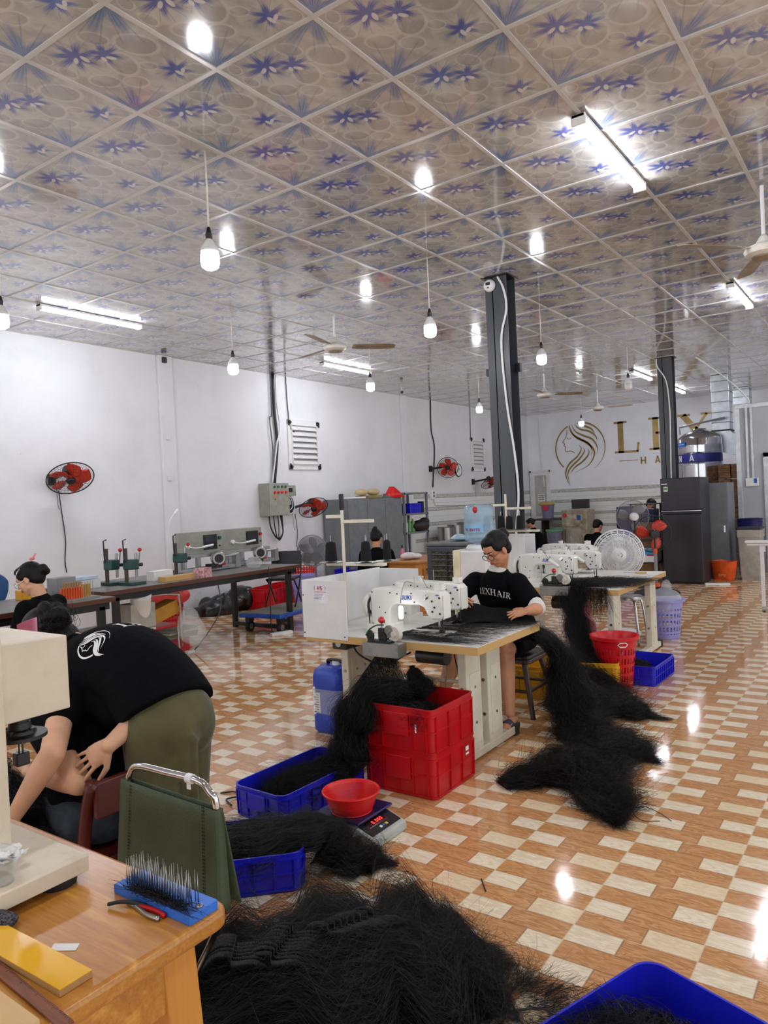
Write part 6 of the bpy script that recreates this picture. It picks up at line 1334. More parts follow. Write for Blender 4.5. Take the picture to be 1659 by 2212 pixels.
# ================================================================== WALL FANS AND STAND FANS
M_fanorange = mat('orange_red_fan_blade', '#d8402a', 0.3, var=0.05)
def nframe(n, up=(0, 0, 1)):
    n = Vector(n).normalized(); r = Vector(up).cross(n).normalized(); u = n.cross(r); return Matrix((r, u, n)).transposed()
def fan_parts(t, c, n, R, mcage, mblade, rings=5, spokes=36, front_only=False, wire=0.0016, blades=5, depth=0.36, motor=M_black, hubm=None):
    """cage, blades and motor about point c facing n"""
    M = nframe(n); P = lambda x, y, z: Vector(c) + M @ Vector((x, y, z)); cg = MB(); dz = R*depth
    for sgn in (1, -1):
        for k in range(1, rings+1):
            f = k/rings; rr = R*(0.22 + 0.78*f); z = sgn*dz*0.5*math.cos(f*PI/2*0.96); cg.tube([P(rr*math.cos(2*PI*j/36), rr*math.sin(2*PI*j/36), z) for j in range(36)], wire, 4, closed=True)
        for j in range(spokes):
            a = 2*PI*j/spokes; cg.tube([P(R*(0.2+0.8*f)*math.cos(a+0.25*f), R*(0.2+0.8*f)*math.sin(a+0.25*f), sgn*dz*0.5*math.cos(f*PI/2*0.96)) for f in (0, 0.35, 0.7, 1.0)], wire*0.8, 4)
    cg.build('cage', mcage, t)
    MB().tube([P(R*math.cos(2*PI*j/48), R*math.sin(2*PI*j/48), 0) for j in range(48)], 0.007, 8, closed=True).build('rim', mcage, t, smooth=True)
    MB().lathe([(0, 0.02), (R*0.16, 0.015), (R*0.2, 0), (R*0.2, -0.012), (0, -0.012)], P(0, 0, dz*0.5), M @ Vector((0, 0, 1)), 24).build('badge', hubm or mcage, t, smooth='auto')
    for k in range(blades):
        a0 = 2*PI*k/blades; g = []
        for i in range(7):
            f = i/6; rr = R*(0.14 + 0.74*f); w = (0.25 + 0.36*math.sin(PI*min(1, f*0.9+0.12))) if f < 0.99 else 0.28
            g.append([P(rr*math.cos(a0+w*s_+0.3*f), rr*math.sin(a0+w*s_+0.3*f), -0.035*s_*(1-0.3*f)) for s_ in (-1, -0.5, 0, 0.5, 1)])
        MB().sheet(g, 0.003).build('blade', mblade, t, smooth=True)
    MB().lathe([(0, 0.03), (R*0.14, 0.025), (R*0.16, -0.02), (0, -0.03)], P(0, 0, 0), M @ Vector((0, 0, 1)), 20).build('hub', mblade, t, smooth='auto')
    MB().lathe([(0, -0.17), (R*0.22, -0.165), (R*0.26, -0.12), (R*0.26, -0.07), (R*0.18, -0.05), (0, -0.05)], P(0, 0, 0), M @ Vector((0, 0, 1)), 20).build('motor', motor, t, smooth='auto')
    return P
def wall_fan(label, c, n, R, bracket):
    t = thing('wall_fan', label, 'fan', c, 0, 'black-framed wall fans with orange blades'); P = fan_parts(t, (0, 0, 0), n, R, M_black, M_fanorange, motor=mat('dark_fan_motor', '#2c2c2e', 0.4))
    b_ = Vector(bracket) - Vector(c); MB().box(b_, (0.09, 0.04, 0.13)).tube([b_, P(0, 0, -0.12)], 0.022, 8).build('bracket', M_black, t, smooth='auto')
    MB().tube(path([b_+V(0.04, -0.02, -0.05), b_+V(0.05, -0.02, -0.3), b_+V(0.07, -0.02, -0.36)], 4), 0.003, 5).build('pull_cord', M_black, t)
    return t
wall_fan('wall fan with orange blades on the left wall, nearest the camera', (4.97, 8.02, 1.93), (-0.20, -0.62, -0.76), 0.265, (4.92, 8.33, 1.93))
wall_fan('wall fan with orange blades to the right of the grey switch cabinet', (9.35, 8.05, 1.44), (-0.30, -0.58, -0.76), 0.245, (9.08, 8.33, 1.44))
wall_fan('wall fan seen face-on beside the round clock', (13.85, 8.05, 2.16), (-0.86, -0.45, -0.24), 0.225, (13.6, 8.33, 2.15))
wall_fan('wall fan half hidden behind the near charcoal pillar', (15.75, 8.0, 1.82), (-0.25, -0.50, -0.80), 0.23, (15.5, 8.33, 1.86))
cable('black_cable', [(5.0, 8.33, 1.80), (5.03, 8.33, 1.5), (5.06, 8.335, 1.2), (5.04, 8.335, 0.95), (5.05, 8.33, 0.8)], 0.006, M_black, 'black cord hanging down the wall below the nearest wall fan')
cable('black_cable', [(9.2, 8.33, 1.35), (9.24, 8.33, 1.05), (9.2, 8.33, 0.8)], 0.005, M_black, 'thin black cord hanging below the wall fan beside the switch cabinet')
t = thing('wall_clock', 'round white wall clock beside the face-on wall fan', 'clock', (14.82, WL, 2.13))
MB().lathe([(0, 0.02), (0.13, 0.02), (0.15, 0.03), (0.155, 0.01), (0.15, 0)], axis=(0, -1, 0), seg=32).build('case', M_darkmetal, t, smooth='auto')
dl = MB().lathe([(0, 0.024), (0.135, 0.024), (0.135, 0.02)], axis=(0, -1, 0), seg=32).build('dial', M_paper, t)
MB().box((0.03, -0.027, 0.02), (0.07, 0.002, 0.008), M=Euler((0, -0.6, 0)).to_matrix()).box((-0.01, -0.028, 0.04), (0.1, 0.002, 0.006), M=Euler((0, 1.3, 0)).to_matrix()).build('hands', M_black, dl)

def stand_fan(label, x, y, zc, R, n, mcage, mblade, mpole, base_r=0.2, rings=6, spokes=44, hubm=None, blades=3, base=True, wire=0.0018, grip=False):
    t = thing('stand_fan', label, 'fan', (x, y, 0)); P = fan_parts(t, (0, 0, zc), n, R, mcage, mblade, rings, spokes, wire=wire, hubm=hubm, blades=blades, motor=hubm or mpole)
    q = P(0, 0, -0.12); MB().cyl((q.x, q.y, 0.03), (q.x, q.y, zc-0.05), 0.018, 0.014).build('pole', mpole, t, smooth='auto')
    if grip:
        MB().lathe([(0, 0.10), (0.06, 0.10), (0.12, 0.08), (0.24, 0.05), (0.31, 0.02), (0.31, 0.0)], (q.x, q.y, 0), seg=40).build('base', M_rubber, t, smooth='auto'); MB().cyl((q.x, q.y, 0.09), (q.x, q.y, 0.155), 0.05, 0.042).build('base_knob', M_orange, t, smooth='auto')
        MB().cyl((q.x, q.y, 0.15), (q.x, q.y, 0.58), 0.024).build('lower_tube', M_fangrey, t, smooth='auto'); MB().cyl((q.x, q.y, 0.57), (q.x, q.y, 0.64), 0.03, 0.026).build('grip', M_orange, t, smooth='auto')
        return
    MB().lathe([(0, 0.05), (0.03, 0.05), (0.05, 0.03), (base_r, 0.02), (base_r, 0.0)], (q.x, q.y, 0), seg=32).build('base', mpole, t, smooth='auto')
    return t
M_fangrey = mat('grey_fan_plastic', '#85868a', 0.4, var=0.05)
M_fancagewhite = mat('white_fan_cage', '#e2e3e4', 0.35)
stand_fan('grey stand fan by the left wall behind the long dark table', 7.6, 6.6, 0.86, 0.215, (-0.85, -0.35, 0.0), M_fangrey, M_fangrey, M_fangrey, 0.2, 9, 60, blades=5, wire=0.003)
# large white fan: spiral grille
def spiral_fan(label, x, y, zc, R, n):
    t = thing('floor_fan', label, 'fan', (x, y, 0)); M = nframe(n); P = lambda a, b_, z: Vector((0, 0, zc)) + M @ Vector((a, b_, z)); g = MB()
    for k in range(64):
        a0 = 2*PI*k/64; g.tube([P(R*r_*math.cos(a0+s_), R*r_*math.sin(a0+s_), z) for r_, s_, z in ((0.26, 0, 0.075), (0.45, 0.10, 0.07), (0.62, 0.30, 0.06), (0.80, 0.55, 0.04))], [0.003, 0.0042, 0.0055, 0.0062], 5)
    for r_, z in ((0.27, 0.075), (0.60, 0.062), (0.81, 0.04)): g.tube([P(R*r_*math.cos(2*PI*j/48), R*r_*math.sin(2*PI*j/48), z) for j in range(48)], 0.003, 6, closed=True)
    g.build('spiral_grille', M_fancagewhite, t)
    o = MB()
    for r_, z, w in ((0.83, 0.035, 0.006), (0.90, 0.02, 0.006), (0.98, 0.0, 0.009), (0.98, -0.05, 0.006)): o.tube([P(R*r_*math.cos(2*PI*j/64), R*r_*math.sin(2*PI*j/64), z) for j in range(64)], w, 6, closed=True)
    for k in range(96):
        a0 = 2*PI*k/96
        if k % 4 == 0: o.tube([P(R*0.83*math.cos(a0), R*0.83*math.sin(a0), 0.035), P(R*0.98*math.cos(a0), R*0.98*math.sin(a0), 0)], 0.005, 4)
        o.tube([P(R*0.98*math.cos(a0), R*0.98*math.sin(a0), 0), P(R*0.98*math.cos(a0), R*0.98*math.sin(a0), -0.09)], 0.002, 4)
    o.build('outer_ring', M_fancagewhite, t)
    bd = MB().lathe([(0, 0.015), (R*0.14, 0.015), (R*0.17, 0.012), (R*0.19, 0.008), (R*0.27, 0.0), (R*0.27, -0.02), (0, -0.02)], P(0, 0, 0.085), M @ Vector((0, 0, 1)), 32).build('badge', M_fancagewhite, t, smooth='auto')
    e = MB(); ribbon(e, [(0.01+0.02*math.cos(a), 0.02*math.sin(a)) for a in [-1.3+2.8*k/10 for k in range(11)]], 0.008, 0.003); [strokes(e, [(-0.02+0.008*k, 0, -0.015+0.008*k, 0, 0.006)]) for k in range(3)]
    e.v = [tuple(P(v[0], v[1], 0.102)) for v in e.v]; e.build('logo', M_greyprint, bd)
    for k in range(5):
        a0 = 2*PI*k/5; gg = [[P(R*r_*math.cos(a0+0.4*s_+r_*0.4), R*r_*math.sin(a0+0.4*s_+r_*0.4), -0.02-0.03*s_) for s_ in (-1, 0, 1)] for r_ in (0.15, 0.35, 0.55, 0.75, 0.88)]
        MB().sheet(gg, 0.003).build('blade', mat('dark_grey_fan_blade', '#4a4b4e', 0.5) if k == 0 else bpy.data.materials['dark_grey_fan_blade'], t, smooth=True)
    MB().lathe([(0, -0.2), (0.06, -0.19), (0.07, -0.06), (0, -0.05)], P(0, 0, 0), M @ Vector((0, 0, 1)), 20).build('motor', M_fancagewhite, t, smooth='auto')
    q = P(0, 0, -0.13); MB().cyl((q.x, q.y, 0.02), (q.x, q.y, zc), 0.018).build('pole', M_fancagewhite, t, smooth='auto')
    MB().lathe([(0, 0.04), (0.04, 0.035), (0.2, 0.022), (0.21, 0.0)], (q.x, q.y, 0), seg=36).build('base', M_fancagewhite, t, smooth='auto')
spiral_fan('large white fan with spiral grille standing behind the far sewing table', 7.5, 2.40, 0.835, 0.255, (-0.92, -0.39, 0.0))
stand_fan('pale grey stand fan seen from behind, beside the dark refrigerator', 11.55, 3.45, 1.075, 0.25, (0.86, 0.5, 0.0), M_fangrey, M_fangrey, M_darkmetal, 0.2, 11, 50, hubm=M_fancagewhite, wire=0.0014)
stand_fan('black stand fan with orange blades seen from behind, in front of the rack', 10.85, 2.97, 0.845, 0.262, (0.86, 0.50, 0.0), M_black, M_fanorange, M_black, 0.01, 6, 30, hubm=M_black, wire=0.0014, grip=True)

# ================================================================== LEFT WALL
def vent(x0, x1, z0, z1, label):
    t = thing('louvred_vent', label, 'vent', ((x0+x1)/2, WL, (z0+z1)/2), 0, 'louvred wall vents'); w, h = x1-x0, z1-z0; f = 0.085
    for a, b_, nm in (((0, -0.012, h/2-f/2), (w, 0.024, f), 't'), ((0, -0.012, -h/2+f/2), (w, 0.024, f), 'b'), ((-w/2+f/2, -0.012, 0), (f, 0.024, h), 'l'), ((w/2-f/2, -0.012, 0), (f, 0.024, h), 'r')):
        MB().box(a, b_).build('frame_bar', M_white, t, bevel=0.006)
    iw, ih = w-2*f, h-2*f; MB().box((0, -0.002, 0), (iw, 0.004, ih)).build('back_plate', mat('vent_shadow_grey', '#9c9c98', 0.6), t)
    fr_ = MB(); [fr_.box(a, b_) for a, b_ in (((0, -0.03, ih/2), (iw+0.02, 0.02, 0.015)), ((0, -0.03, -ih/2), (iw+0.02, 0.02, 0.015)), ((-iw/2, -0.03, 0), (0.015, 0.02, ih)), ((iw/2, -0.03, 0), (0.015, 0.02, ih)))]; fr_.build('inner_frame', M_white, t)
    n = 7
    for k in range(n): MB().box((0, -0.022, ih/2-ih*(k+0.5)/n), (iw-0.02, 0.01, ih/n*1.0), M=Euler((-0.62, 0, 0)).to_matrix()).build('louvre', M_white, t, bevel=0.002)
    for sx in (-1, 1):
        for sz in (-1, 1): MB().box((sx*(w/2-0.045), -0.03, sz*(h/2-0.045)), (0.075, 0.016, 0.03)).box((sx*(w/2-0.025), -0.03, sz*(h/2-0.06)), (0.03, 0.016, 0.085)).build('corner_bracket', M_black, t)
vent(9.12, 9.93, 2.09, 2.93, 'larger louvred white vent above the switch cabinet')
vent(15.46, 16.15, 2.11, 2.92, 'smaller louvred vent left of the near charcoal pillar')
ec = thing('switch_cabinet', 'grey-green electrical switch cabinet with green and red buttons on the left wall', 'cabinet', (8.62, WL, 1.60))
M_cab = mat('grey_green_enamel', '#9a9c90', 0.45)
MB().box((0, -0.11, 0), (0.46, 0.22, 0.52)).build('case', M_cab, ec, bevel=0.006)
dr = MB().box((0, -0.226, 0), (0.45, 0.012, 0.51)).build('door', M_cab, ec, bevel=0.003)
for k in range(4):
    MB().cyl((-0.11+k*0.085, -0.232, 0.20), (-0.11+k*0.085, -0.25, 0.20), 0.018).build('green_button', mat('green_button', '#0e5a4a', 0.3), dr, smooth='auto')
    MB().cyl((-0.11+k*0.085, -0.232, 0.11), (-0.11+k*0.085, -0.255, 0.11), 0.020).build('red_button', M_brightred, dr, smooth='auto')
MB().prism([(-0.03, -0.02), (0.03, -0.02), (0, 0.035)], 0.004, M=Euler((PI/2, 0, 0)).to_matrix(), c=(-0.11, -0.236, 0.045)).build('warning_sign', M_yellow, dr)
MB().cyl((-0.11, -0.232, 0.0), (-0.11, -0.245, 0.0), 0.01).build('lock', M_chrome, dr, smooth='auto')
mb_ = thing('breaker_box', 'small grey meter box beside the switch cabinet', 'box', (9.04, WL, 1.74)); MB().box((0, -0.05, 0), (0.24, 0.1, 0.17)).build('case', M_cab, mb_, bevel=0.005); MB().box((-0.03, -0.102, 0.01), (0.13, 0.006, 0.07)).build('window', M_darkmetal, mb_)
for k in range(4): cable('coiled_cable', [(8.88, 8.28, 1.64-0.02*k), (9.02+0.02*k, 8.27, 1.62), (9.05+0.02*k, 8.26, 1.5-0.03*k), (8.95, 8.27, 1.44-0.03*k), (8.87, 8.28, 1.5-0.02*k)], 0.007, (M_black, M_white, M_black, M_paper)[k], ('black cable coil nearest the cabinet side, uppermost', 'white cable loop beside the switch cabinet', 'second black cable loop beside the switch cabinet', 'lowest pale cable loop beside the switch cabinet')[k], group='cables coiled beside the switch cabinet')
for k in range(3): cable('hanging_cable', [(8.50+0.10*k, 8.25, 1.34), (8.52+0.09*k, 8.24, 1.15), (8.66+0.02*k, 8.25, 0.98-0.02*k), (8.80, 8.25, 1.06), (8.76+0.02*k, 8.25, 1.34)], 0.012-0.002*k, M_black, ('thickest black cable looping below the switch cabinet', 'middle black cable looping below the switch cabinet', 'thinnest black cable looping below the switch cabinet')[k], group='cables hanging below the switch cabinet')
tag(MB().tube(path([(8.80, 8.31, CZ), (8.80, 8.31, 3.0), (8.83, 8.31, 2.5), (8.72, 8.31, 1.86)], 6), 0.024, 8).build('cable_bundle', M_black, None, smooth=True), 'thick black cable bundle running down from the ceiling to the switch cabinet', 'cable')
cable('white_conduit', [(8.86, 8.30, CZ), (8.85, 8.30, 3.2), (8.90, 8.30, 2.8), (8.80, 8.29, 2.5), (8.73, 8.29, 2.2), (8.66, 8.30, 1.86)], 0.014, M_white, 'white cable wandering beside the thick black bundle')
cable('white_conduit', [(8.74, 8.31, CZ), (8.73, 8.31, 3.0), (8.68, 8.31, 2.9), (8.72, 8.31, 2.4), (8.69, 8.31, 1.9)], 0.010, M_greyprint, 'grey cable left of the thick black bundle')
cable('black_cable', [(9.13, 8.33, CZ), (9.14, 8.33, 3.2), (9.18, 8.33, 2.8), (9.26, 8.31, 2.72)], 0.008, M_black, 'black cord running from the ceiling into the larger louvred vent')
cable('black_cable', [(13.72, 8.33, CZ), (13.70, 8.33, 3.0), (13.80, 8.33, 2.6), (13.66, 8.33, 1.75)], 0.014, M_black, 'black cord from ceiling to socket left of the face-on wall fan')
cable('black_cable', [(15.5, 8.33, CZ), (15.48, 8.33, 3.2), (15.47, 8.33, 2.92)], 0.008, M_black, 'black cord from ceiling to the smaller louvred vent')
t = thing('socket_box', 'white wall socket box at the top of the tiled wall', 'socket', (13.62, WL, 1.60)); MB().box((0, -0.03, 0), (0.14, 0.06, 0.22)).build('case', M_paper, t, bevel=0.006); MB().box((0, -0.062, 0.03), (0.05, 0.006, 0.05)).box((0, -0.062, -0.04), (0.05, 0.006, 0.05)).build('outlet', M_greyprint, t)
tag(MB().tube([(13.69, 8.33, 1.50), (13.72, 8.33, 1.36), (14.9, 8.33, 1.33), (15.6, 8.33, 1.33)], 0.014, 6).build('white_conduit', M_white), 'white conduit running along the tiled left wall', 'pipe')
cm_ = thing('security_camera', 'small white security camera hanging from the ceiling by the left wall', 'camera', (11.6, 7.7, 3.52))
MB().cyl((-0.06, -0.08, 0.0), (0.10, 0.02, 0.02), 0.035).build('body', M_paper, cm_, smooth='auto'); MB().cyl((-0.065, -0.083, -0.0006), (-0.06, -0.08, 0), 0.03).build('lens', M_black, cm_); MB().tube([(0.05, 0, 0.03), (0.08, 0.02, 0.12)], 0.012).build('mount', M_paper, cm_)

# ================================================================== LONG DARK WORKTABLES (left)
def long_table(label, x0, x1, y0, y1, zt, legs):
    t = thing('workbench', label, 'table', ((x0+x1)/2, (y0+y1)/2, 0)); cx, cy = (x0+x1)/2, (y0+y1)/2; w, d = x1-x0, y1-y0
    MB().box((0, 0, zt-0.02), (w, d, 0.04)).build('worktop', M_darkwood, t, bevel=0.003); MB().box((0, 0, zt+0.001), (w-0.01, d-0.01, 0.002)).build('top_surface', mat('grey_worn_worktop', '#77746f', 0.4, var=0.06, dirt=('#5a5652', 0.4, 6)), t)
    for yy in (-d/2+0.06, d/2-0.06): MB().box((0, yy, zt-0.07), (w-0.08, 0.05, 0.06)).build('rail', M_blackmetal, t)
    for lx in legs:
        fr_ = MB(); [fr_.box((lx-cx, yy, (zt-0.07)/2), (0.06, 0.05, zt-0.07)) for yy in (-d/2+0.06, d/2-0.06)]; fr_.box((lx-cx, 0, 0.045), (0.055, d-0.12, 0.05)); fr_.build('leg_frame', M_blackmetal, t, bevel=0.003)
    return t
long_table('long dark-topped workbench with black legs carrying the winding machines', 3.95, 6.60, 5.93, 6.98, 0.78, (6.44, 4.1))
long_table('nearer dark-topped workbench in front of the woman with the hair clips', 0.9, 3.77, 5.50, 6.40, 0.78, (3.66, 1.0))
M_profile = mat('aluminium_profile', '#a8a9a8', 0.35, metal=0.6)
def winder(label, x, y, on):
    t = thing('winding_machine', label, 'machine', (x, y, 0.782), 0, 'winding machines on the long workbench')
    MB().box((0.02, 0.12, 0.33), (0.58, 0.12, 0.25)).build('control_box', M_cab, t, bevel=0.004)
    MB().box((0.14, 0.055, 0.33), (0.20, 0.012, 0.17)).build('touch_screen', M_black, t, bevel=0.003); MB().box((0.14, 0.048, 0.335), (0.16, 0.003, 0.12)).build('screen_glass', mat('dark_screen', '#23272c', 0.1), t)
    MB().cyl((0.275, 0.06, 0.37), (0.275, 0.035, 0.37), 0.02).build('start_button', mat('start_button_green', '#0c4a44', 0.3) if on else M_red, t, smooth='auto')
    MB().cyl((0.28, 0.06, 0.28), (0.28, 0.045, 0.28), 0.009).build('knob', M_black, t, smooth='auto')
    fr_ = MB(); fr_.box((0.02, 0.06, 0.185), (0.80, 0.06, 0.04)); fr_.box((0.05, 0.0, 0.03), (0.95, 0.05, 0.04)); fr_.box((0.05, 0.14, 0.03), (0.95, 0.05, 0.04)); [fr_.box((a, 0.06, 0.1), (0.045, 0.05, 0.17)) for a in (-0.34, -0.26, -0.05, 0.36)]
    fr_.build('profile_frame', M_profile, t, bevel=0.002)
    MB().lathe([(0, -0.06), (0.035, -0.06), (0.07, -0.05), (0.085, -0.02), (0.085, 0.03), (0.07, 0.05), (0, 0.05)], (0.16, -0.04, 0.14), (-0.5, -0.86, 0), 28).build('chuck', mat('machined_chuck', '#b5b4ae', 0.3, metal=0.7), t, smooth='auto')
    MB().lathe([(0.02, 0.055), (0.05, 0.055), (0.05, 0.05)], (0.16, -0.04, 0.14), (-0.5, -0.86, 0), 24).build('chuck_face', M_blackmetal, t)
    MB().cyl((0.2, -0.03, 0.15), (0.46, -0.03, 0.16), 0.014).box((0.47, 0, 0.09), (0.06, 0.08, 0.16)).build('tailstock', M_profile, t, bevel=0.003)
    MB().tube(path([(0.1, -0.06, 0.08), (-0.02, -0.1, 0.05), (-0.15, -0.08, 0.03)], 4), 0.006).box((0.1, -0.03, 0.06), (0.16, 0.10, 0.05)).build('slide', M_darkmetal, t)
    MB().box((0.1, -0.09, 0.06), (0.02, 0.01, 0.015)).box((0.2, -0.09, 0.07), (0.04, 0.02, 0.02)).build('red_clamp', M_red, t)
    MB().cyl((-0.20, 0.06, 0.30), (-0.20, 0.03, 0.30), 0.025).tube(path([(-0.20, 0.03, 0.30), (-0.14, -0.01, 0.28), (-0.04, -0.03, 0.285)], 4), 0.006).cap((-0.04, -0.03, 0.285), (0.09, -0.04, 0.30), 0.013, 0.013).build('task_lamp', M_paper, t, smooth='auto')
    return t
winder('nearer winding machine with a grey touch screen on the long workbench', 5.63, 6.50, True)
winder('farther winding machine at the right end of the long workbench', 6.12+0.0, 6.98-0.18, False).location = (6.42, 6.62, 0.782)
t = thing('gooseneck_lamp', 'thin white gooseneck lamp standing above the nearer winding machine', 'lamp', (5.30, 6.66, 0.782)); MB().tube(path([(0, 0, 0), (-0.01, 0, 0.30), (-0.03, 0, 0.50), (0.01, 0, 0.62), (0.08, 0, 0.69)], 5), 0.006).build('stem', M_paper, t, smooth=True); MB().cyl((0.06, 0, 0.67), (0.11, 0, 0.72), 0.014).build('lamp_head', M_paper, t, smooth='auto')
def press(label, x, y):
    t = thing('hand_press', label, 'press', (x, y, 0.782), 0, 'green hand presses')
    MB().box((0, 0, 0.015), (0.18, 0.20, 0.03)).build('base', M_green, t, bevel=0.005); MB().cyl((-0.03, 0.05, 0.03), (-0.03, 0.05, 0.36), 0.019).build('column', mat('rusty_column', '#5d4a42', 0.45, metal=0.5), t, smooth='auto')
    MB().box((-0.01, 0.0, 0.20), (0.10, 0.13, 0.10)).build('head', M_green, t, bevel=0.01); MB().cyl((0.03, -0.03, 0.07), (0.03, -0.03, 0.31), 0.014).build('ram', M_steel, t, smooth='auto')
    MB().tube([(0.06, -0.03, 0.20), (0.07, -0.04, 0.33)], 0.006).build('lever', M_steel, t); MB().ell((0.07, -0.04, 0.34), 0.020).build('ball_knob', M_red, t, smooth=True)
    MB().tube([(-0.07, 0.02, 0.22), (-0.075, 0.02, 0.44), (-0.04, 0.02, 0.45)], 0.007).build('stop_rod', M_blackmetal, t); MB().cyl((0.06, 0, 0.19), (0.11, -0.02, 0.19), 0.018).build('handwheel', M_blackmetal, t, smooth='auto')
press('green hand press with red ball knob, left of the pair', 4.40, 6.45); press('green hand press with red ball knob, right of the pair', 4.46, 6.22); press('single green hand press beside the nearer winding machine', 5.17, 6.35)
def smallbox(name, label, cat, c, d, m, rz=0.0, bev=0.003, group=None): return tag(MB().box((0, 0, d[2]/2), d, rz).build(name, m, None, bevel=bev), label, cat, group)
def at(o, c): o.location = c; return o
at(smallbox('power_supply', 'white power supply box with a dial on the long workbench', 'box', 0, (0.24, 0.12, 0.10), M_paper), (4.85, 6.3, 0.782))
at(smallbox('wooden_tray', 'pale shallow wooden tray on the long workbench', 'tray', 0, (0.5, 0.12, 0.05), M_palewood), (4.95, 6.08, 0.782))
at(smallbox('pink_box', 'pink patterned tissue box on the long workbench', 'box', 0, (0.16, 0.10, 0.10), mat('pink_patterned_card', '#c99aa0', 0.6, var=0.25, vscale=40)), (5.15, 5.99, 0.782))
at(smallbox('folder', 'light blue folder with papers lying behind the needle rack', 'folder', 0, (0.30, 0.22, 0.03), mat('pale_blue_card', '#b9cbdc', 0.5)), (4.05, 6.5, 0.87)); at(smallbox('plastic_bin', 'clear plastic storage box under the light blue folder', 'box', 0, (0.32, 0.22, 0.085), mat('milky_plastic', '#d5d6d2', 0.3)), (4.05, 6.48, 0.782))
at(smallbox('carton', 'brown carton piece standing on the nearer workbench', 'box', 0, (0.16, 0.05, 0.12), M_cardboard), (3.68, 6.0, 0.782)); at(smallbox('yellow_box', 'small yellow-orange box at the back of the nearer workbench', 'box', 0, (0.14, 0.10, 0.08), M_yellow), (3.40, 6.25, 0.782))
at(smallbox('grey_box', 'grey steel box standing behind the cartons', 'box', 0, (0.20, 0.14, 0.15), mat('grey_steel_sheet', '#8f9192', 0.4)), (3.75, 6.28, 0.782))
nr = thing('needle_rack', 'rack of steel needles holding bright orange bobbins on the nearer workbench', 'rack', (3.45, 5.68, 0.782)); MB().box((0.02, 0, 0.008), (0.46, 0.12, 0.016)).build('base', mat('grey_rack_base', '#8c8a86', 0.5), nr)
for k in range(18): MB().cyl((-0.18+k*0.023, -0.02, 0.016), (-0.18+k*0.023, -0.02, 0.15), 0.0022, seg=6).build('needle', M_steel, nr)
for k in range(9): MB().cyl((-0.09+k*0.023, -0.035, 0.016), (-0.09+k*0.023, -0.035, 0.11), 0.010, seg=8).build('orange_bobbin', M_orange, nr)
for k in range(5): MB().cyl((0.12+k*0.022, 0.02, 0.016), (0.12+k*0.022, 0.02, 0.12), 0.009, seg=8).build('yellow_bobbin', M_yellow, nr)
at(smallbox('papers', 'stack of white strips and papers on the nearer workbench by the woman', 'paper', 0, (0.9, 0.25, 0.012), M_paper, bev=0.002), (2.35, 5.75, 0.782))
tag(MB().ell((0, 0, 0.05), (0.10, 0.09, 0.07)).build('plastic_bag', M_film, None, smooth=True), 'small clear bag of parts between the two winding machines', 'bag').location = (6.05, 6.15, 0.80)
# under and around the workbench
bs_ = thing('basket', 'red perforated basket by the left wall covered with red plastic', 'basket', (6.33, 8.08, 0))
M_redperf = mesh_material('perforated_red_basket', '#c81a22', 1, (30, 14, 0.25, 0.3, 0.04, 0.50)); M_lilacperf = mesh_material('perforated_lilac_basket', '#9fa0e2', 1, (26, 15, 0.26, 0.32, 0.045, 0.30)); M_redperf2 = mesh_material('perforated_bright_red_basket', '#cf1420', 1, (34, 15, 0.24, 0.33, 0.05, 0.33))
MB().lathe([(0, 0.01), (0.16, 0.01), (0.20, 0.34), (0.215, 0.35), (0.205, 0.355), (0.155, 0.02), (0, 0.02)], seg=40, sx=1.15).build('body', M_redperf, bs_, smooth='auto')
tag(MB().ell((0, 0, 0.0), (0.27, 0.20, 0.16)).ell((0.08, -0.05, -0.06), (0.20, 0.16, 0.12)).build('plastic_sheet', mat('red_plastic_sheet', '#e04848', 0.4, bmp=1.0, bscale=7), None, smooth=True, remesh=0.02), 'bright red plastic sheet bundled on the basket by the left wall', 'plastic sheet').location = (6.30, 8.02, 0.42)
tag([b for b in [MB()] for k in range(26) if b.ell((RNG.uniform(-0.42, 0.42), RNG.uniform(-0.2, 0.2), RNG.uniform(0.02, 0.18)), tuple(RNG.uniform(0.06, 0.19, 3)), seg=12, rings=8) and k == 25][0].ell((0.2, 0, 0.2), (0.2, 0.16, 0.16)).build('garbage_bag', mat('black_garbage_bag', '#131315', 0.28, bmp=1.0, bscale=9, spec=0.6), None, smooth=True, remesh=0.03), 'black garbage bag slumped against the left wall behind the workbench', 'bag').location = (7.35, 8.0, 0.0)
tr = thing('trolley', 'blue platform trolley on black castors under the workbench end', 'trolley', (6.62, 6.28, 0), 0.12)
MB().box((0, 0, 0.205), (0.92, 0.62, 0.05)).build('platform', mat('blue_trolley_edge', '#1c52b8', 0.4), tr, bevel=0.015); MB().box((0, 0, 0.232), (0.86, 0.56, 0.006)).build('mat', mat('grey_trolley_mat', '#8a8780', 0.8), tr)
for sx in (-1, 1):
    for sy in (-1, 1):
        c_ = MB().box((0.35*sx, 0.23*sy, 0.15), (0.09, 0.06, 0.06)).build('castor', M_blackmetal, tr); MB().cyl((0.35*sx, 0.23*sy-0.02, 0.065), (0.35*sx, 0.23*sy+0.02, 0.065), 0.065, seg=24).build('wheel', M_rubber, c_, smooth='auto'); MB().cyl((0.35*sx, 0.23*sy-0.023, 0.065), (0.35*sx, 0.23*sy+0.023, 0.065), 0.035, seg=16).build('rim', M_steel, c_, smooth='auto')
fc = thing('folding_chair', 'black folding chair placed on the blue trolley', 'chair', (6.85, 6.45, 0.236), 0.5)
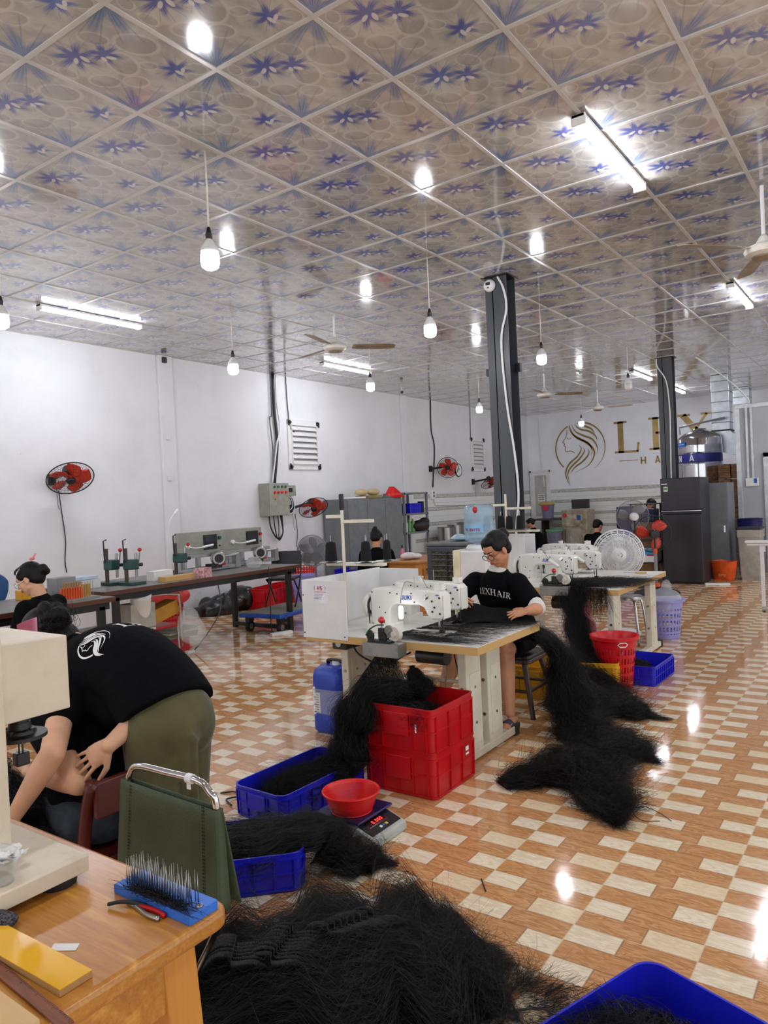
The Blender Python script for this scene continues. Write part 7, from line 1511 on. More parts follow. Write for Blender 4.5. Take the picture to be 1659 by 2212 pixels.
for sy in (-1, 1):
    MB().tube(path([(-0.22, 0.19*sy, 0.01), (0.0, 0.19*sy, 0.2), (0.16, 0.19*sy, 0.42), (0.20, 0.19*sy, 0.62)], 5), 0.011).build('back_leg', M_blackmetal, fc, smooth=True); MB().tube(path([(0.2, 0.17*sy, 0.01), (0.02, 0.17*sy, 0.2), (-0.16, 0.17*sy, 0.34)], 5), 0.011).build('leg', M_blackmetal, fc, smooth=True)
MB().box((-0.03, 0, 0.34), (0.34, 0.36, 0.03)).build('seat', M_black, fc, bevel=0.01); MB().box((0.19, 0, 0.56), (0.02, 0.38, 0.22), M=Euler((0, 0.12, 0)).to_matrix()).build('backrest', M_black, fc, bevel=0.008)
rb = crate('red_crate', 'low red crate of brushes by the left wall behind the trolley', (8.1, 7.75, 0), 1.0, 0.5, 0.30, M_red, 0.2, nx=8)
bk = thing('basket', 'tall red laundry basket behind the grey stand fan by the wall', 'basket', (8.95, 8.0, 0)); MB().lathe([(0, 0.01), (0.17, 0.01), (0.23, 0.48), (0.25, 0.50), (0.235, 0.5), (0.165, 0.02), (0, 0.02)], seg=40).build('body', M_redperf, bk, smooth='auto')
bk = thing('basket', 'lilac perforated basket behind the black folding chair', 'basket', (8.15, 7.25, 0)); MB().lathe([(0, 0.01), (0.15, 0.01), (0.20, 0.44), (0.22, 0.46), (0.205, 0.46), (0.145, 0.02), (0, 0.02)], seg=40).build('body', M_lilacperf, bk, smooth='auto')
crate('blue_crate', 'blue crate by the left wall behind the grey stand fan', (9.9, 7.55, 0), 0.9, 0.5, 0.40, M_blue, 0.1, nx=8)
t = thing('cable_reel', 'white coil of hose lying on the floor beside the trolley', 'hose', (8.0, 6.9, 0)); MB().tube([(0.18*math.cos(2*PI*k/30), 0.18*math.sin(2*PI*k/30), 0.015) for k in range(30)], 0.012, 6, closed=True).tube([(0.15*math.cos(2*PI*k/30)+0.02, 0.15*math.sin(2*PI*k/30), 0.035) for k in range(30)], 0.010, 6, closed=True).build('coil', M_paper, t, smooth=True)
cable('power_lead', [(5.35, 6.0, 0.74), (5.36, 5.99, 0.4), (5.12, 6.1, 0.05), (5.04, 6.17, 0.012)], 0.006, M_greyprint, 'grey cord hanging from the workbench to a plug on the floor'); at(smallbox('plug', 'white plug at the end of the hanging grey cord', 'plug', 0, (0.09, 0.05, 0.03), M_paper), (5.04, 6.12, 0.0))
cable('power_lead', [(6.05, 5.92, 0.80), (6.03, 5.90, 0.4), (6.08, 5.95, 0.1), (6.2, 6.02, 0.012)], 0.006, M_black, 'black cord hanging in front of the workbench to a power strip'); at(smallbox('power_strip', 'white power strip on the tiles below the workbench', 'power strip', 0, (0.26, 0.07, 0.035), M_paper, -0.4), (6.22, 5.93, 0.0))
# things on a metal chair under the workbench end
mc = thing('metal_chair', 'chrome-framed chair between the two workbenches loaded with spare parts', 'chair', (4.75, 6.1, 0))
MB().tube(path([(-0.24, 0.0, 0.1), (-0.24, 0.0, 0.60), (-0.20, 0.0, 0.66), (0.12, 0.0, 0.64), (0.17, 0, 0.58), (0.18, 0.0, 0.1)], 5), 0.012).build('back_frame', M_chrome, mc, smooth=True); MB().box((-0.03, 0.2, 0.32), (0.40, 0.38, 0.03)).build('seat', M_red, mc, bevel=0.01)
for sx in (-1, 1):
    for yy in (0.02, 0.38): MB().cyl((-0.03+0.19*sx, yy, 0), (-0.03+0.18*sx, yy, 0.32), 0.011).build('leg', M_chrome, mc, smooth='auto')
tag(MB().lathe([(0.03, 0.02), (0.03, 0.0), (0.10, 0.0), (0.10, 0.02), (0.095, 0.03), (0.095, 0.22), (0, 0.22)], axis=(0.25, 0.45, -1), seg=30).build('motor_drum', M_paper, None, smooth='auto'), 'white round motor housing with a centre hole beside the chrome chair', 'machine part').location = (4.40, 6.02, 0.70)
at(smallbox('housing_block', 'grey cast housing below the white round motor', 'machine part', 0, (0.28, 0.2, 0.24), mat('dusty_grey_casting', '#a9a69c', 0.6)), (4.42, 6.12, 0.37)); 
lg = thing('side_table', 'low cream side table under the grey casting between the workbenches', 'table', (4.36, 6.2, 0)); MB().box((0, 0, 0.355), (0.36, 0.4, 0.02)).build('top', M_cream, lg)
for sx in (-1, 1):
    for sy in (-1, 1): MB().box((0.16*sx, 0.17*sy, 0.17), (0.025, 0.025, 0.35)).build('leg', M_cream, lg)
at(smallbox('carton', 'ochre carton with brown tape on the chrome chair', 'box', 0, (0.34, 0.18, 0.14), mat('ochre_carton', '#c08a2c', 0.6)), (4.78, 6.22, 0.40)).rotation_euler = (0, -0.25, 0)
tag(MB().ell((0, 0, 0), (0.13, 0.1, 0.19)).ell((0.04, -0.05, -0.08), (0.12, 0.09, 0.14)).build('plastic_bag', M_film, None, smooth=True, remesh=0.012), 'clear plastic bag hanging off the chrome chair', 'bag').location = (4.93, 5.98, 0.32)
for k in range(4): at(smallbox('board', 'painted board in the stack on the floor beside the chrome chair, %s' % ('lowest', 'second from the bottom', 'second from the top', 'topmost')[k], 'board', 0, (0.42, 0.50, 0.022), mat('board_paint_%s' % 'abcd'[k], ('#8c8a7c', '#6f7a5c', '#b8b39e', '#8b9078')[k], 0.6), 0.1*k-0.1, group='boards stacked by the chrome chair'), (5.02, 6.45, 0.16+0.024*k))
at(smallbox('red_stool_base', 'small red stool carrying the stack of boards', 'stool', 0, (0.30, 0.35, 0.158), M_red), (5.02, 6.45, 0.0))
# ================================================================== SIMPLE BACKGROUND PEOPLE
def seated(label, x, y, zs, face_dir, hairkind, skin=M_skin, pants=M_blacktee, lean=0.12, gloves=None, text=None, s=1.0, sleeve='short', zhead=None, vox=0.009, turn=(0, 0), armfwd=0.32, armz=0.16):
    """person sitting at (x, y) with seat height zs, facing face_dir (2-D)"""
    f = Vector((*face_dir, 0)).normalized(); r = f.cross(Vector((0, 0, 1))); O = Vector((x, y, 0)); P_ = lambda a, b_, z: O + r*a + f*b_ + Vector((0, 0, z))
    t = thing('person', label, 'person', (x, y, 0)); sh = 0.43*s; zc = zs+sh
    hL, hR = P_(-0.12*s, 0, zs+0.06), P_(0.12*s, 0, zs+0.06); sL, sR = P_(-0.165*s, lean, zc), P_(0.165*s, lean, zc)
    hd = Vector((f.x, f.y, -0.55)) + r*turn[0]; hc = P_(turn[1], lean+0.07, zc+0.20*s); mb = MB(); M, P = head(mb, hc, hd, Vector((f.x*0.3, f.y*0.3, 1)), s, neck=P_(0, lean, zc+0.04))
    tr_ = dict(widths=tuple(w*s for w in (0.155, 0.15, 0.13, 0.145, 0.155, 0.125)), depths=tuple(w*s for w in (0.115, 0.115, 0.10, 0.11, 0.105, 0.07)))
    torso(mb, hL, hR, sL, sR, bend=f*(-0.03), **tr_)
    eL, eR, wL, wR = P_(-0.22*s, lean+0.06, zc-0.24*s), P_(0.22*s, lean+0.06, zc-0.24*s), P_(-0.10*s, armfwd, zs+armz), P_(0.10*s, armfwd, zs+armz)
    arm(mb, sL, eL, wL); arm(mb, sR, eR, wR); hand(mb, wL, f - Vector((0, 0, 0.3)), Vector((0, 0, 1)), 1, 0.95, 0.5); hand(mb, wR, f - Vector((0, 0, 0.3)), Vector((0, 0, 1)), -1, 0.95, 0.5)
    for a in (-0.09, 0.09):
        mb.cap(P_(a, 0.03, zs+0.06), P_(a*1.2, 0.40, zs+0.04), 0.07, 0.055); mb.cap(P_(a*1.2, 0.40, zs+0.04), P_(a*1.2, 0.38, 0.08), 0.05, 0.035); mb.cap(P_(a*1.2, 0.36, 0.04), P_(a*1.2, 0.52, 0.035), 0.035, 0.03)
    wb(mb, 'body', skin, t, smooth=True, remesh=vox, smoothit=1); face(t, M, P, s)
    mb = MB(); torso(mb, hL, hR, sL, sR, bend=f*(-0.03), grow=0.026, neck=False, t1=1.0, **tr_); mb.cap(sL, sR, 0.068, 0.068); mb.cap((sL+sR)/2-Vector((0, 0, 0.01)), (sL+sR)/2+Vector((0, 0, 0.03)), 0.10, 0.078); k = 0.62 if sleeve == 'short' else 1.0
    for a, b_, w_ in ((sL, eL, wL), (sR, eR, wR)):
        mb.cap(a, a.lerp(b_, k), 0.072, 0.062)
        if sleeve == 'long': mb.cap(b_, b_.lerp(w_, 0.92), 0.058, 0.042)
    tee = wb(mb, 'tee_shirt', M_blacktee, t, smooth=True, remesh=0.012, smoothit=3)
    mb = MB()
    for a in (-0.09, 0.09): mb.cap(P_(a, 0.02, zs+0.06), P_(a*1.2, 0.40, zs+0.04), 0.10, 0.075); mb.cap(P_(a*1.2, 0.40, zs+0.04), P_(a*1.2, 0.38, 0.12), 0.07, 0.055)
    mb.ell(P_(0, -0.01, zs+0.07), (0.16, 0.14, 0.11)); wb(mb, 'trousers', pants, t, smooth=True, remesh=0.014, smoothit=2)
    up_ = Vector((f.x*0.3, f.y*0.3, 1))
    if hairkind == 'short': mb, _, _ = hair_cap(hc, hd, up_, 0.98*s)
    elif hairkind == 'bun': mb, _, _ = hair_cap(hc, hd, up_, s, bun=P(0, -0.10, 0.09), bunr=0.034)
    else: mb, _, _ = hair_cap(hc, hd, up_, s, bun=P(0, -0.125, 0.015), bunr=0.042)
    hr_ = wb(mb, 'hair', M_hair, t, smooth=True, remesh=0.010, smoothit=2)
    if gloves is not None:
        g_ = MB(); [g_.cap(w_.lerp(e_, 0.5), w_ + f*0.07, 0.042, 0.045) for w_, e_ in ((wL, eL), (wR, eR))]; wb(g_, 'gloves', gloves, t, smooth=True, remesh=0.012)
    return t, tee, P_, P, hr_
def stool(label, x, y, z, m=M_blue):
    z = z - 0.045
    t = thing('stool', label, 'stool', (x, y, 0)); MB().rbox((0, 0, z-0.015), (0.30, 0.30, 0.03), 0.05).build('seat', m, t, bevel=0.005)
    for sx in (-1, 1):
        for sy in (-1, 1): MB().cyl((0.11*sx, 0.11*sy, z-0.03), (0.14*sx, 0.14*sy, 0), 0.014).build('leg', m, t, smooth='auto')
    return t
# woman at the nearer workbench (left edge)
t, tee, P_, P, hr_ = seated('woman in black tee and glasses with hair clips, working at the nearer workbench', 2.98, 5.08, 0.40, (-0.35, 0.94), 'low', skin=M_skinpale, vox=0.007, turn=(-0.35, -0.03), s=1.0)
decal(scaled(emblem(1.7), 0.052), 'emblem', M_print, t, tee, P_(-0.03, -0.10, 0.715), P_(1, 0, 0)-P_(0, 0, 0), V(0, 0, 1)); decal(subdiv_text('LEX', SERIF, 0.055, 4, 0.1), 'lettering', M_print, t, tee, P_(0.115, -0.10, 0.735), P_(1, 0, 0)-P_(0, 0, 0), V(0, 0, 1))
wb(MB().tube([P(-0.083, -0.01, 0.09), P(-0.086, 0.02, 0.07), P(-0.084, 0.04, 0.055), P(-0.086, 0.01, 0.08)], 0.0025, 6), 'silver_hair_clip', M_chrome, t); wb(MB().cap(P(-0.02, -0.09, 0.125), P(0.02, -0.09, 0.13), 0.012, 0.012).cap(P(0.0, -0.10, 0.13), P(0.02, -0.12, 0.15), 0.008, 0.006), 'pink_scrunchie', mat('coral_pink_cloth', '#e58a86', 0.6), t, smooth=True)
g_ = MB(); [g_.tube([P(0.034*q+0.026*math.cos(a), 0.092, 0.020*math.sin(a)) for a in [2*PI*k/16 for k in range(16)]], 0.0018, 5, closed=True) for q in (-1, 1)]; [g_.tube([P(0.058*q, 0.09, 0), P(0.075*q, 0.0, 0.004)], 0.0016, 5) for q in (-1, 1)]; wb(g_, 'spectacles', M_chrome, t)
stool('stool under the woman at the nearer workbench', 2.98, 5.08, 0.40)
bc = thing('office_chair', 'chair with rounded blue back beyond the nearer workbench', 'chair', (3.32, 6.75, 0))
bp = [(0.19*math.cos(a), 0.13*math.sin(a)) if math.sin(a) > 0 else (0.185*math.cos(a), 0.22*math.sin(a)) for a in [2*PI*k/28 for k in range(28)]]
MB().prism(bp, 0.05, M=Euler((PI/2, 0, 0)).to_matrix(), c=(0, 0, 0.88)).build('backrest', mat('blue_office_chair', '#2a5590', 0.4), bc, smooth='auto', bevel=0.012); MB().rbox((0, 0.22, 0.42), (0.42, 0.42, 0.06), 0.06).build('seat', mat('blue_office_seat', '#2a5590', 0.5), bc); MB().bb(-0.02, 0.02, 0.03, 0.06, 0.40, 0.75).build('back_post', M_black, bc); MB().cyl((0, 0.22, 0.06), (0, 0.22, 0.4), 0.025).build('column', M_black, bc)
for k in range(5): MB().tube([(0, 0.22, 0.08), (0.24*math.cos(k*1.257), 0.22+0.24*math.sin(k*1.257), 0.05), (0.24*math.cos(k*1.257), 0.22+0.24*math.sin(k*1.257), 0.0)], 0.02).build('foot', M_black, bc)
# woman at the small wooden table
seated('woman in black seen from behind with a top bun, working at the small wooden table', 7.85, 5.72, 0.36, (0.80, 0.45), 'bun', vox=0.012, sleeve='long', pants=mat('grey_trousers', '#6c6e74', 0.8), turn=(0.2, 0))
stool('stool under the woman at the small wooden table', 7.85, 5.72, 0.36, M_black)
wt2 = thing('wooden_table', 'small orange-brown wooden table beside the grey air cooler', 'table', (8.42, 5.38, 0))
MB().box((0, 0, 0.685), (1.05, 0.62, 0.03)).build('tabletop', M_honeywood, wt2, bevel=0.008); MB().box((-0.46, 0, 0.63), (0.025, 0.54, 0.08)).build('apron', M_honeywood, wt2); MB().box((0, -0.27, 0.63), (0.95, 0.025, 0.08)).build('apron', M_honeywood, wt2)
for sx in (-1, 1):
    for sy in (-1, 1): MB().box((0.46*sx, 0.26*sy, 0.335), (0.06, 0.06, 0.67)).build('leg', M_honeywoodv, wt2, bevel=0.004)
tag(MB().ell((0, 0, 0.05), (0.16, 0.08, 0.05)).ell((0.1, -0.05, 0.04), (0.08, 0.09, 0.04)).build('plastic_bag', mat('crumpled_white_pink_bag', '#dcd6d6', 0.35, bmp=1.0, bscale=20), None, smooth=True, remesh=0.012), 'crumpled white and pink plastic bag on the small wooden table', 'bag').location = (8.15, 5.4, 0.70)
t = thing('spray_bottle', 'pink bottle with black cap standing on the small wooden table', 'bottle', (8.35, 5.63, 0.70)); MB().lathe([(0, 0), (0.03, 0), (0.03, 0.10), (0.012, 0.13), (0.012, 0.14)]).build('body', mat('pink_liquid_bottle', '#d77a96', 0.2), t, smooth='auto'); MB().cyl((0, 0, 0.135), (0, 0, 0.18), 0.012).build('cap', M_black, t)
# grey lockers + shelf by the left wall
lk = thing('steel_locker', 'wide grey steel locker against the left wall with things on top', 'cabinet', (10.72, 8.0, 0)); MB().box((0, 0.02, 0.79), (1.66, 0.52, 1.54)).build('carcass', M_grey, lk, bevel=0.004)
for k in range(3):
    d_ = MB().box((-0.55+k*0.55, -0.252, 0.80), (0.54, 0.02, 1.46)).build('door', M_grey, lk, bevel=0.004); MB().box((-0.55+k*0.55+(0.2 if k < 2 else -0.2), -0.268, 0.82), (0.035, 0.012, 0.13)).build('handle', M_chrome, d_, bevel=0.003)
for n, (lb_, ct, x, d, m) in enumerate((('flat stack of papers on the left end of the wide grey locker', 'paper', 10.2, (0.45, 0.3, 0.03), M_paper), ('olive box lid lying on the wide grey locker', 'box', 10.72, (0.42, 0.3, 0.05), mat('olive_card', '#8c8250', 0.7)), ('green folder lying on the wide grey locker', 'folder', 11.15, (0.35, 0.25, 0.03), mat('green_card', '#4c7a62', 0.6)))): at(smallbox('loose_item', lb_, ct, 0, d, m), (x, 7.9, 1.562))
for k in range(2): tag(MB().ell((0, 0, 0.06), (0.16, 0.09, 0.06)).build('shoe_form', mat('beige_foam', '#c9b083', 0.7), None, smooth=True), 'beige rounded form on the wide grey locker, %s one' % ('left', 'right')[k], 'form', 'rounded beige forms on the locker').location = (10.5+0.36*k, 7.9, 1.61)
tag(MB().loft([[V(-0.02+a*0.30*(1-h_*0.8)+h_*-0.1, b_*0.16*(1-h_*0.7), h_*0.20) for a, b_ in [(math.cos(2*PI*k/14), math.sin(2*PI*k/14)) for k in range(14)]] for h_ in (0, 0.4, 0.8, 1.0)]).build('red_bag', M_brightred, None, smooth=True), 'bright red crumpled bag on the right end of the wide grey locker', 'bag').location = (11.5, 7.85, 1.56)
sf = thing('steel_rack', 'open grey steel shelf rack right of the wide grey locker', 'shelf', (12.0, 7.95, 0))
for sx in (-1, 1):
    for sy in (-1, 1): MB().box((0.40*sx, 0.22*sy, 0.82), (0.04, 0.04, 1.64)).build('upright', M_grey, sf)
for z in (0.42, 0.86, 1.22, 1.62): MB().box((0, 0, z), (0.86, 0.48, 0.035)).build('shelf', M_grey, sf, bevel=0.003)
crate('blue_crate', 'blue crate on the upper shelf of the steel rack', (12.0, 7.86, 1.24), 0.40, 0.30, 0.19, M_blue, nx=4); at(smallbox('black_pouch', 'black tool pouch leaning on the upper shelf of the steel rack', 'pouch', 0, (0.08, 0.10, 0.22), M_black), (12.3, 7.8, 1.24))
for k, cc in enumerate(('#d9dcd8', '#5c9a5a', '#5c9a5a')): tag(MB().lathe([(0, 0), (0.045, 0), (0.045, 0.17), (0.016, 0.22), (0.016, 0.25)]).build('bottle', mat('bottle_%s' % ('white', 'green', 'green_second')[k], cc, 0.25), None, smooth='auto'), 'bottle on the lower shelf of the steel rack, %s' % ('white one at the left', 'green one in the middle', 'green one at the right')[k], 'bottle', 'bottles on the steel rack').location = (11.75+0.13*k, 7.82, 0.88)
tag(MB().ell((0, 0, 0.1), (0.25, 0.15, 0.12)).ell((0.15, 0, 0.18), (0.12, 0.1, 0.08)).build('bag_pile', mat('dark_bags', '#251c1c', 0.6, bmp=1.0, bscale=10), None, smooth=True, remesh=0.02), 'heap of dark bags on the end of the steel rack', 'bag').location = (12.22, 7.78, 0.88)
sb = thing('storage_table', 'low dark bench by the tiled wall holding steel pots', 'table', (14.0, 7.95, 0)); MB().box((0, 0, 0.56), (1.7, 0.6, 0.04)).build('top', M_grey, sb)
for sx in (-1, 1):
    for sy in (-1, 1): MB().box((0.8*sx, 0.26*sy, 0.27), (0.05, 0.05, 0.54)).build('leg', M_grey, sb)
for k in range(3): tag(MB().lathe([(0, 0), (0.19, 0), (0.19, 0.30+0.03*k), (0.2, 0.31+0.03*k), (0.185, 0.31+0.03*k), (0.18, 0.02), (0, 0.02)], seg=28).build('steel_pot', M_steel, None, smooth='auto'), 'tall stainless steel pot on the low bench, %s of three' % ('leftmost', 'middle', 'rightmost')[k], 'pot', 'steel pots on the low bench').location = (13.5+0.42*k, 7.95, 0.58)
# grey air cooler
ac = thing('air_cooler', 'dark grey evaporative air cooler with louvred honeycomb side', 'air cooler', (7.5, 4.25, 0))
MB().box((0, 0, 0.50), (0.55, 0.58, 0.90)).build('body', mat('slate_plastic', '#43464e', 0.4), ac, bevel=0.03, seg=3); MB().box((0, 0, 0.965), (0.56, 0.59, 0.04)).build('top_lid', mat('grey_lid_plastic', '#6a6d70', 0.5), ac, bevel=0.012)
pn = MB().box((-0.277, 0, 0.53), (0.012, 0.44, 0.74)).build('pad_frame', mat('slate_plastic_dark', '#363941', 0.45), ac, bevel=0.01); MB().box((-0.283, 0, 0.53), (0.006, 0.40, 0.70)).build('honeycomb_pad', mat('brown_honeycomb_pad', '#4b4636', 0.9, var=0.5, vscale=60, bmp=1.0, bscale=90), pn)
for k in range(11): MB().box((-0.29, 0, 0.22+k*0.063), (0.016, 0.41, 0.014), M=Euler((0, 0.5, 0)).to_matrix()).build('louvre', mat('louvre_plastic', '#3d4047', 0.45) if k == 0 else bpy.data.materials['louvre_plastic'], pn)
MB().box((-0.292, 0, 0.53), (0.014, 0.018, 0.70)).build('mullion', M_darkmetal, pn)
for sx in (-1, 1):
    for sy in (-1, 1): MB().cyl((0.2*sx, 0.22*sy-0.015, 0.028), (0.2*sx, 0.22*sy+0.015, 0.028), 0.028).build('castor', M_black, ac, smooth='auto')
tag(MB().ell((0, 0, 0.03), (0.10, 0.14, 0.03)).ell((0.02, 0.04, 0.05), (0.06, 0.08, 0.03)).build('plastic_bag', mat('blue_white_bag', '#9fb9cc', 0.3, bmp=1.0, bscale=20), None, smooth=True, remesh=0.01), 'blue and white plastic bag on top of the grey air cooler', 'bag').location = (7.5, 4.22, 0.987)
# water dispenser + bottle
wd = thing('water_dispenser', 'white and cream water dispenser behind the sewing woman', 'dispenser', (5.52, 2.96, 0)); MB().box((0, -0.03, 0.52), (0.28, 0.24, 1.04)).build('body', M_white, wd, bevel=0.01); MB().box((0, 0.125, 0.53), (0.28, 0.07, 1.03)).build('side_panel', mat('cream_side_plastic', '#eee3bd', 0.4), wd, bevel=0.006); MB().lathe([(0.11, 0), (0.12, 0.02), (0.10, 0.045), (0, 0.045)], (0, -0.03, 1.04)).build('collar', M_white, wd, smooth='auto')
wbo = thing('water_bottle', 'large clear blue water bottle with printed label standing upside down on the dispenser', 'bottle', (5.52, 2.93, 1.085))
MB().lathe([(0.03, 0), (0.06, 0.015), (0.122, 0.04), (0.128, 0.07), (0.122, 0.09), (0.128, 0.11), (0.128, 0.17), (0.118, 0.185), (0.128, 0.20), (0.118, 0.225), (0.128, 0.245), (0.126, 0.31), (0.10, 0.335), (0, 0.338)], seg=36).build('bottle', M_clear, wbo, smooth=True)
lb = MB().sheet([[V(-0.130*math.cos(a), 0.130*math.sin(a), z) for z in (0.105, 0.175)] for a in [-0.75+1.5*k/10 for k in range(11)]], 0.0008).build('label', mat('blue_green_label', '#86b8dc', 0.4), wbo)
tx, W = textmesh('YG ONYTO', SANS, 0.022, 0.05, 2); tx.v = [tuple((-0.1325*math.cos(-v[0]/0.132), 0.1325*math.sin(-v[0]/0.132), 0.13+v[1])) for v in tx.v]; tx.build('lettering', M_redprint, lb)
MB().ell((-0.118, -0.03, 0.295), (0.012, 0.022, 0.03)).build('red_mark', M_red, wbo, smooth=True)

# ================================================================== FAR END
fg = thing('refrigerator', 'tall dark grey two-door refrigerator in front of the far pillar', 'refrigerator', (12.2, 2.81, 0)); M_fr = mat('dark_brushed_fridge', '#38353a', 0.32, metal=0.55, var=0.05, stretch=(1, 1, 0.2))
MB().box((0.02, 0, 0.835), (0.54, 0.59, 1.61)).build('body', mat('dark_fridge_side', '#2e2d31', 0.4), fg, bevel=0.006)
fd = MB().box((-0.28, 0, 1.39), (0.06, 0.59, 0.505)).build('freezer_door', M_fr, fg, bevel=0.012, seg=3); MB().box((-0.312, 0.235, 1.555), (0.003, 0.09, 0.008)).build('badge', M_chrome, fd); en = MB().box((-0.3115, 0.215, 1.475), (0.003, 0.06, 0.075)).build('energy_label', M_paper, fd); MB().box((-0.3135, 0.215, 1.478), (0.002, 0.045, 0.035)).build('print', mat('green_print', '#2f9a48', 0.5), en)
ld = MB().box((-0.28, 0, 0.555), (0.06, 0.59, 1.05)).build('fridge_door', M_fr, fg, bevel=0.012, seg=3); MB().box((-0.285, 0, 1.105), (0.05, 0.58, 0.035)).build('handle_recess', M_black, fg); MB().box((-0.305, 0, 1.130), (0.012, 0.59, 0.008)).build('trim_strip', M_chrome, fg)
MB().box((0, 0, 0.015), (0.5, 0.55, 0.03)).build('plinth', M_black, fg)
gl2 = thing('steel_locker', 'grey steel locker standing right of the refrigerator', 'cabinet', (13.0, 2.47, 0)); MB().box((0, 0, 0.77), (0.55, 0.36, 1.54)).build('carcass', M_grey, gl2, bevel=0.004)
d_ = MB().box((-0.285, 0.0, 0.79), (0.02, 0.34, 1.46)).build('door', M_grey, gl2, bevel=0.003); MB().box((-0.298, -0.12, 0.80), (0.01, 0.025, 0.11)).build('handle', M_chrome, d_)
wt_ = thing('water_tank', 'ribbed stainless steel water tank with a blue band behind the refrigerator', 'tank', (15.3, 3.22, 0)); pr2 = [(0, 2.62), (0.12, 2.62), (0.14, 2.58), (0.28, 2.53), (0.38, 2.46), (0.40, 2.42), (0.40, 2.30)]
for k in range(5): z = 2.28-k*0.03; pr2 += [(0.41, z), (0.40, z-0.015)]
pr2 += [(0.40, 2.12), (0.40, 1.94)]
for k in range(24): z = 1.92-k*0.036; pr2 += [(0.412, z), (0.398, z-0.018)]
pr2 += [(0.40, 1.02), (0.36, 0.98), (0, 0.98)]
MB().lathe(pr2, seg=48).build('shell', M_chrome, wt_, smooth=True); bn = MB().lathe([(0.402, 2.13), (0.404, 2.12), (0.404, 1.97), (0.402, 1.96)], seg=48).build('blue_band', mat('navy_band', '#232a86', 0.35), wt_, smooth='auto')
def ontank(txt, s_, a0, z, m, par, font=SANS):
    tx, W = textmesh(txt, font, s_, 0.5, 2); tx.v = [tuple((-0.408*math.cos(a0 - v[0]/0.408), 0.408*math.sin(a0 - v[0]/0.408), z+v[1])) for v in tx.v]; return tx.build('lettering', m, par)
ontank('N A', 0.12, 0.42, 2.045, M_print, bn); st_ = MB(); strokes(st_, [(0.0, 0.0, 0.03, 0.03, 0.02)]); st_.v = [tuple((-0.408*math.cos(0.20-v[0]/0.408), 0.408*math.sin(0.20-v[0]/0.408), 2.118+v[1])) for v in st_.v]; st_.build('accent', M_print, bn)
lb = MB().sheet([[V(-0.413*math.cos(a), 0.413*math.sin(a), z) for z in (2.27, 2.36)] for a in [0.45+0.62*k/6 for k in range(7)]], 0.001).build('label', M_jukiblue, wt_); st_ = MB(); [strokes(st_, [(-0.05+0.03*k, 0, -0.03+0.03*k, 0, 0.012)]) for k in range(5)]; st_.v = [tuple((-0.416*math.cos(0.75-v[0]/0.41), 0.416*math.sin(0.75-v[0]/0.41), 2.32+v[1])) for v in st_.v]; st_.build('print', M_print, lb)
MB().tube([(-0.25, 0.30, 2.52), (-0.25, 0.30, 2.66), (0.1, -0.45, 2.80)], 0.02).build('pipe', M_grey, wt_, smooth='auto')
ts_ = thing('tank_stand', 'steel stand under the stainless water tank', 'stand', (15.3, 3.22, 0)); MB().box((0, 0, 0.95), (0.8, 0.8, 0.05)).build('platform', M_grey, ts_)
for sx in (-1, 1):
    for sy in (-1, 1): MB().box((0.36*sx, 0.36*sy, 0.46), (0.05, 0.05, 0.93)).build('leg', M_grey, ts_)
M_duct = mat('galvanised_duct', '#b9bec2', 0.28, metal=0.85, var=0.06, bmp=0.3, bscale=6)
du = thing('ventilation_duct', 'galvanised metal duct dropping from the ceiling and bending right behind the partition', 'duct', (15.66, 2.86, 0))
MB().box((0, 0, 3.10), (0.32, 0.32, CZ*2-2*3.10-0.01)).build('vertical_duct', M_duct, du, bevel=0.004)
g = [(-0.16, 2.555), (-0.16, 2.45)] + [(-0.16+0.40*(1-math.cos(a)), 2.45-0.37*math.sin(a)) for a in [PI/2*k/8 for k in range(1, 9)]] + [(0.42, 2.08), (0.42, 2.42), (0.30, 2.44), (0.20, 2.50), (0.16, 2.555)]
MB().loft([[V(xx, -y_, z_) for y_, z_ in g] for xx in (-0.16, 0.16)]).build('elbow', M_duct, du); sm = MB(); [sm.box((0, 0, 3.52-0.2*k), (0.335, 0.335, 0.014)) for k in range(5)]; sm.build('seam', mat('duct_seam', '#6f7478', 0.4, metal=0.6), du); MB().box((0, 0, 2.565), (0.36, 0.36, 0.03)).build('hanger', M_darkmetal, du)
du2 = thing('ventilation_duct', 'second shorter galvanised duct behind, above the grey partition', 'duct', (17.9+0.16, 2.87, 0)); MB().box((0, 0, 3.46), (0.32, 0.32, 0.37)).build('box_section', M_duct, du2, bevel=0.004); sm = MB(); [sm.box((0, 0, 3.6-0.17*k), (0.335, 0.335, 0.012)) for k in range(2)]; sm.build('seam', M_grey, du2)
cable('white_conduit', [(13.0, 2.75, CZ-0.01), (13.3, 2.6, 3.5), (13.6, 2.3, 3.2), (13.85, 2.12, 2.95), (13.9, 2.11, 2.86)], 0.012, M_white, 'white cable sagging from the ceiling to the partition conduits')
for k, yy in enumerate((2.165, 2.09)): tag(MB().box((PX-0.025, yy, 2.22), (0.03, 0.035, 1.28)).build('cable_trunking', M_alu), 'pale vertical cable trunking on the grey partition, %s of two' % ('left', 'right')[k], 'trunking', 'cable trunking on the partition')
so_ = thing('wall_switch', 'white switch box with blue label on the grey partition', 'switch', (PX-0.03, 2.11, 1.53)); MB().box((0, 0, 0), (0.03, 0.20, 0.14)).build('plate', M_paper, so_, bevel=0.004); MB().box((-0.018, -0.05, 0.02), (0.004, 0.05, 0.08)).build('label', M_jukiblue, so_)
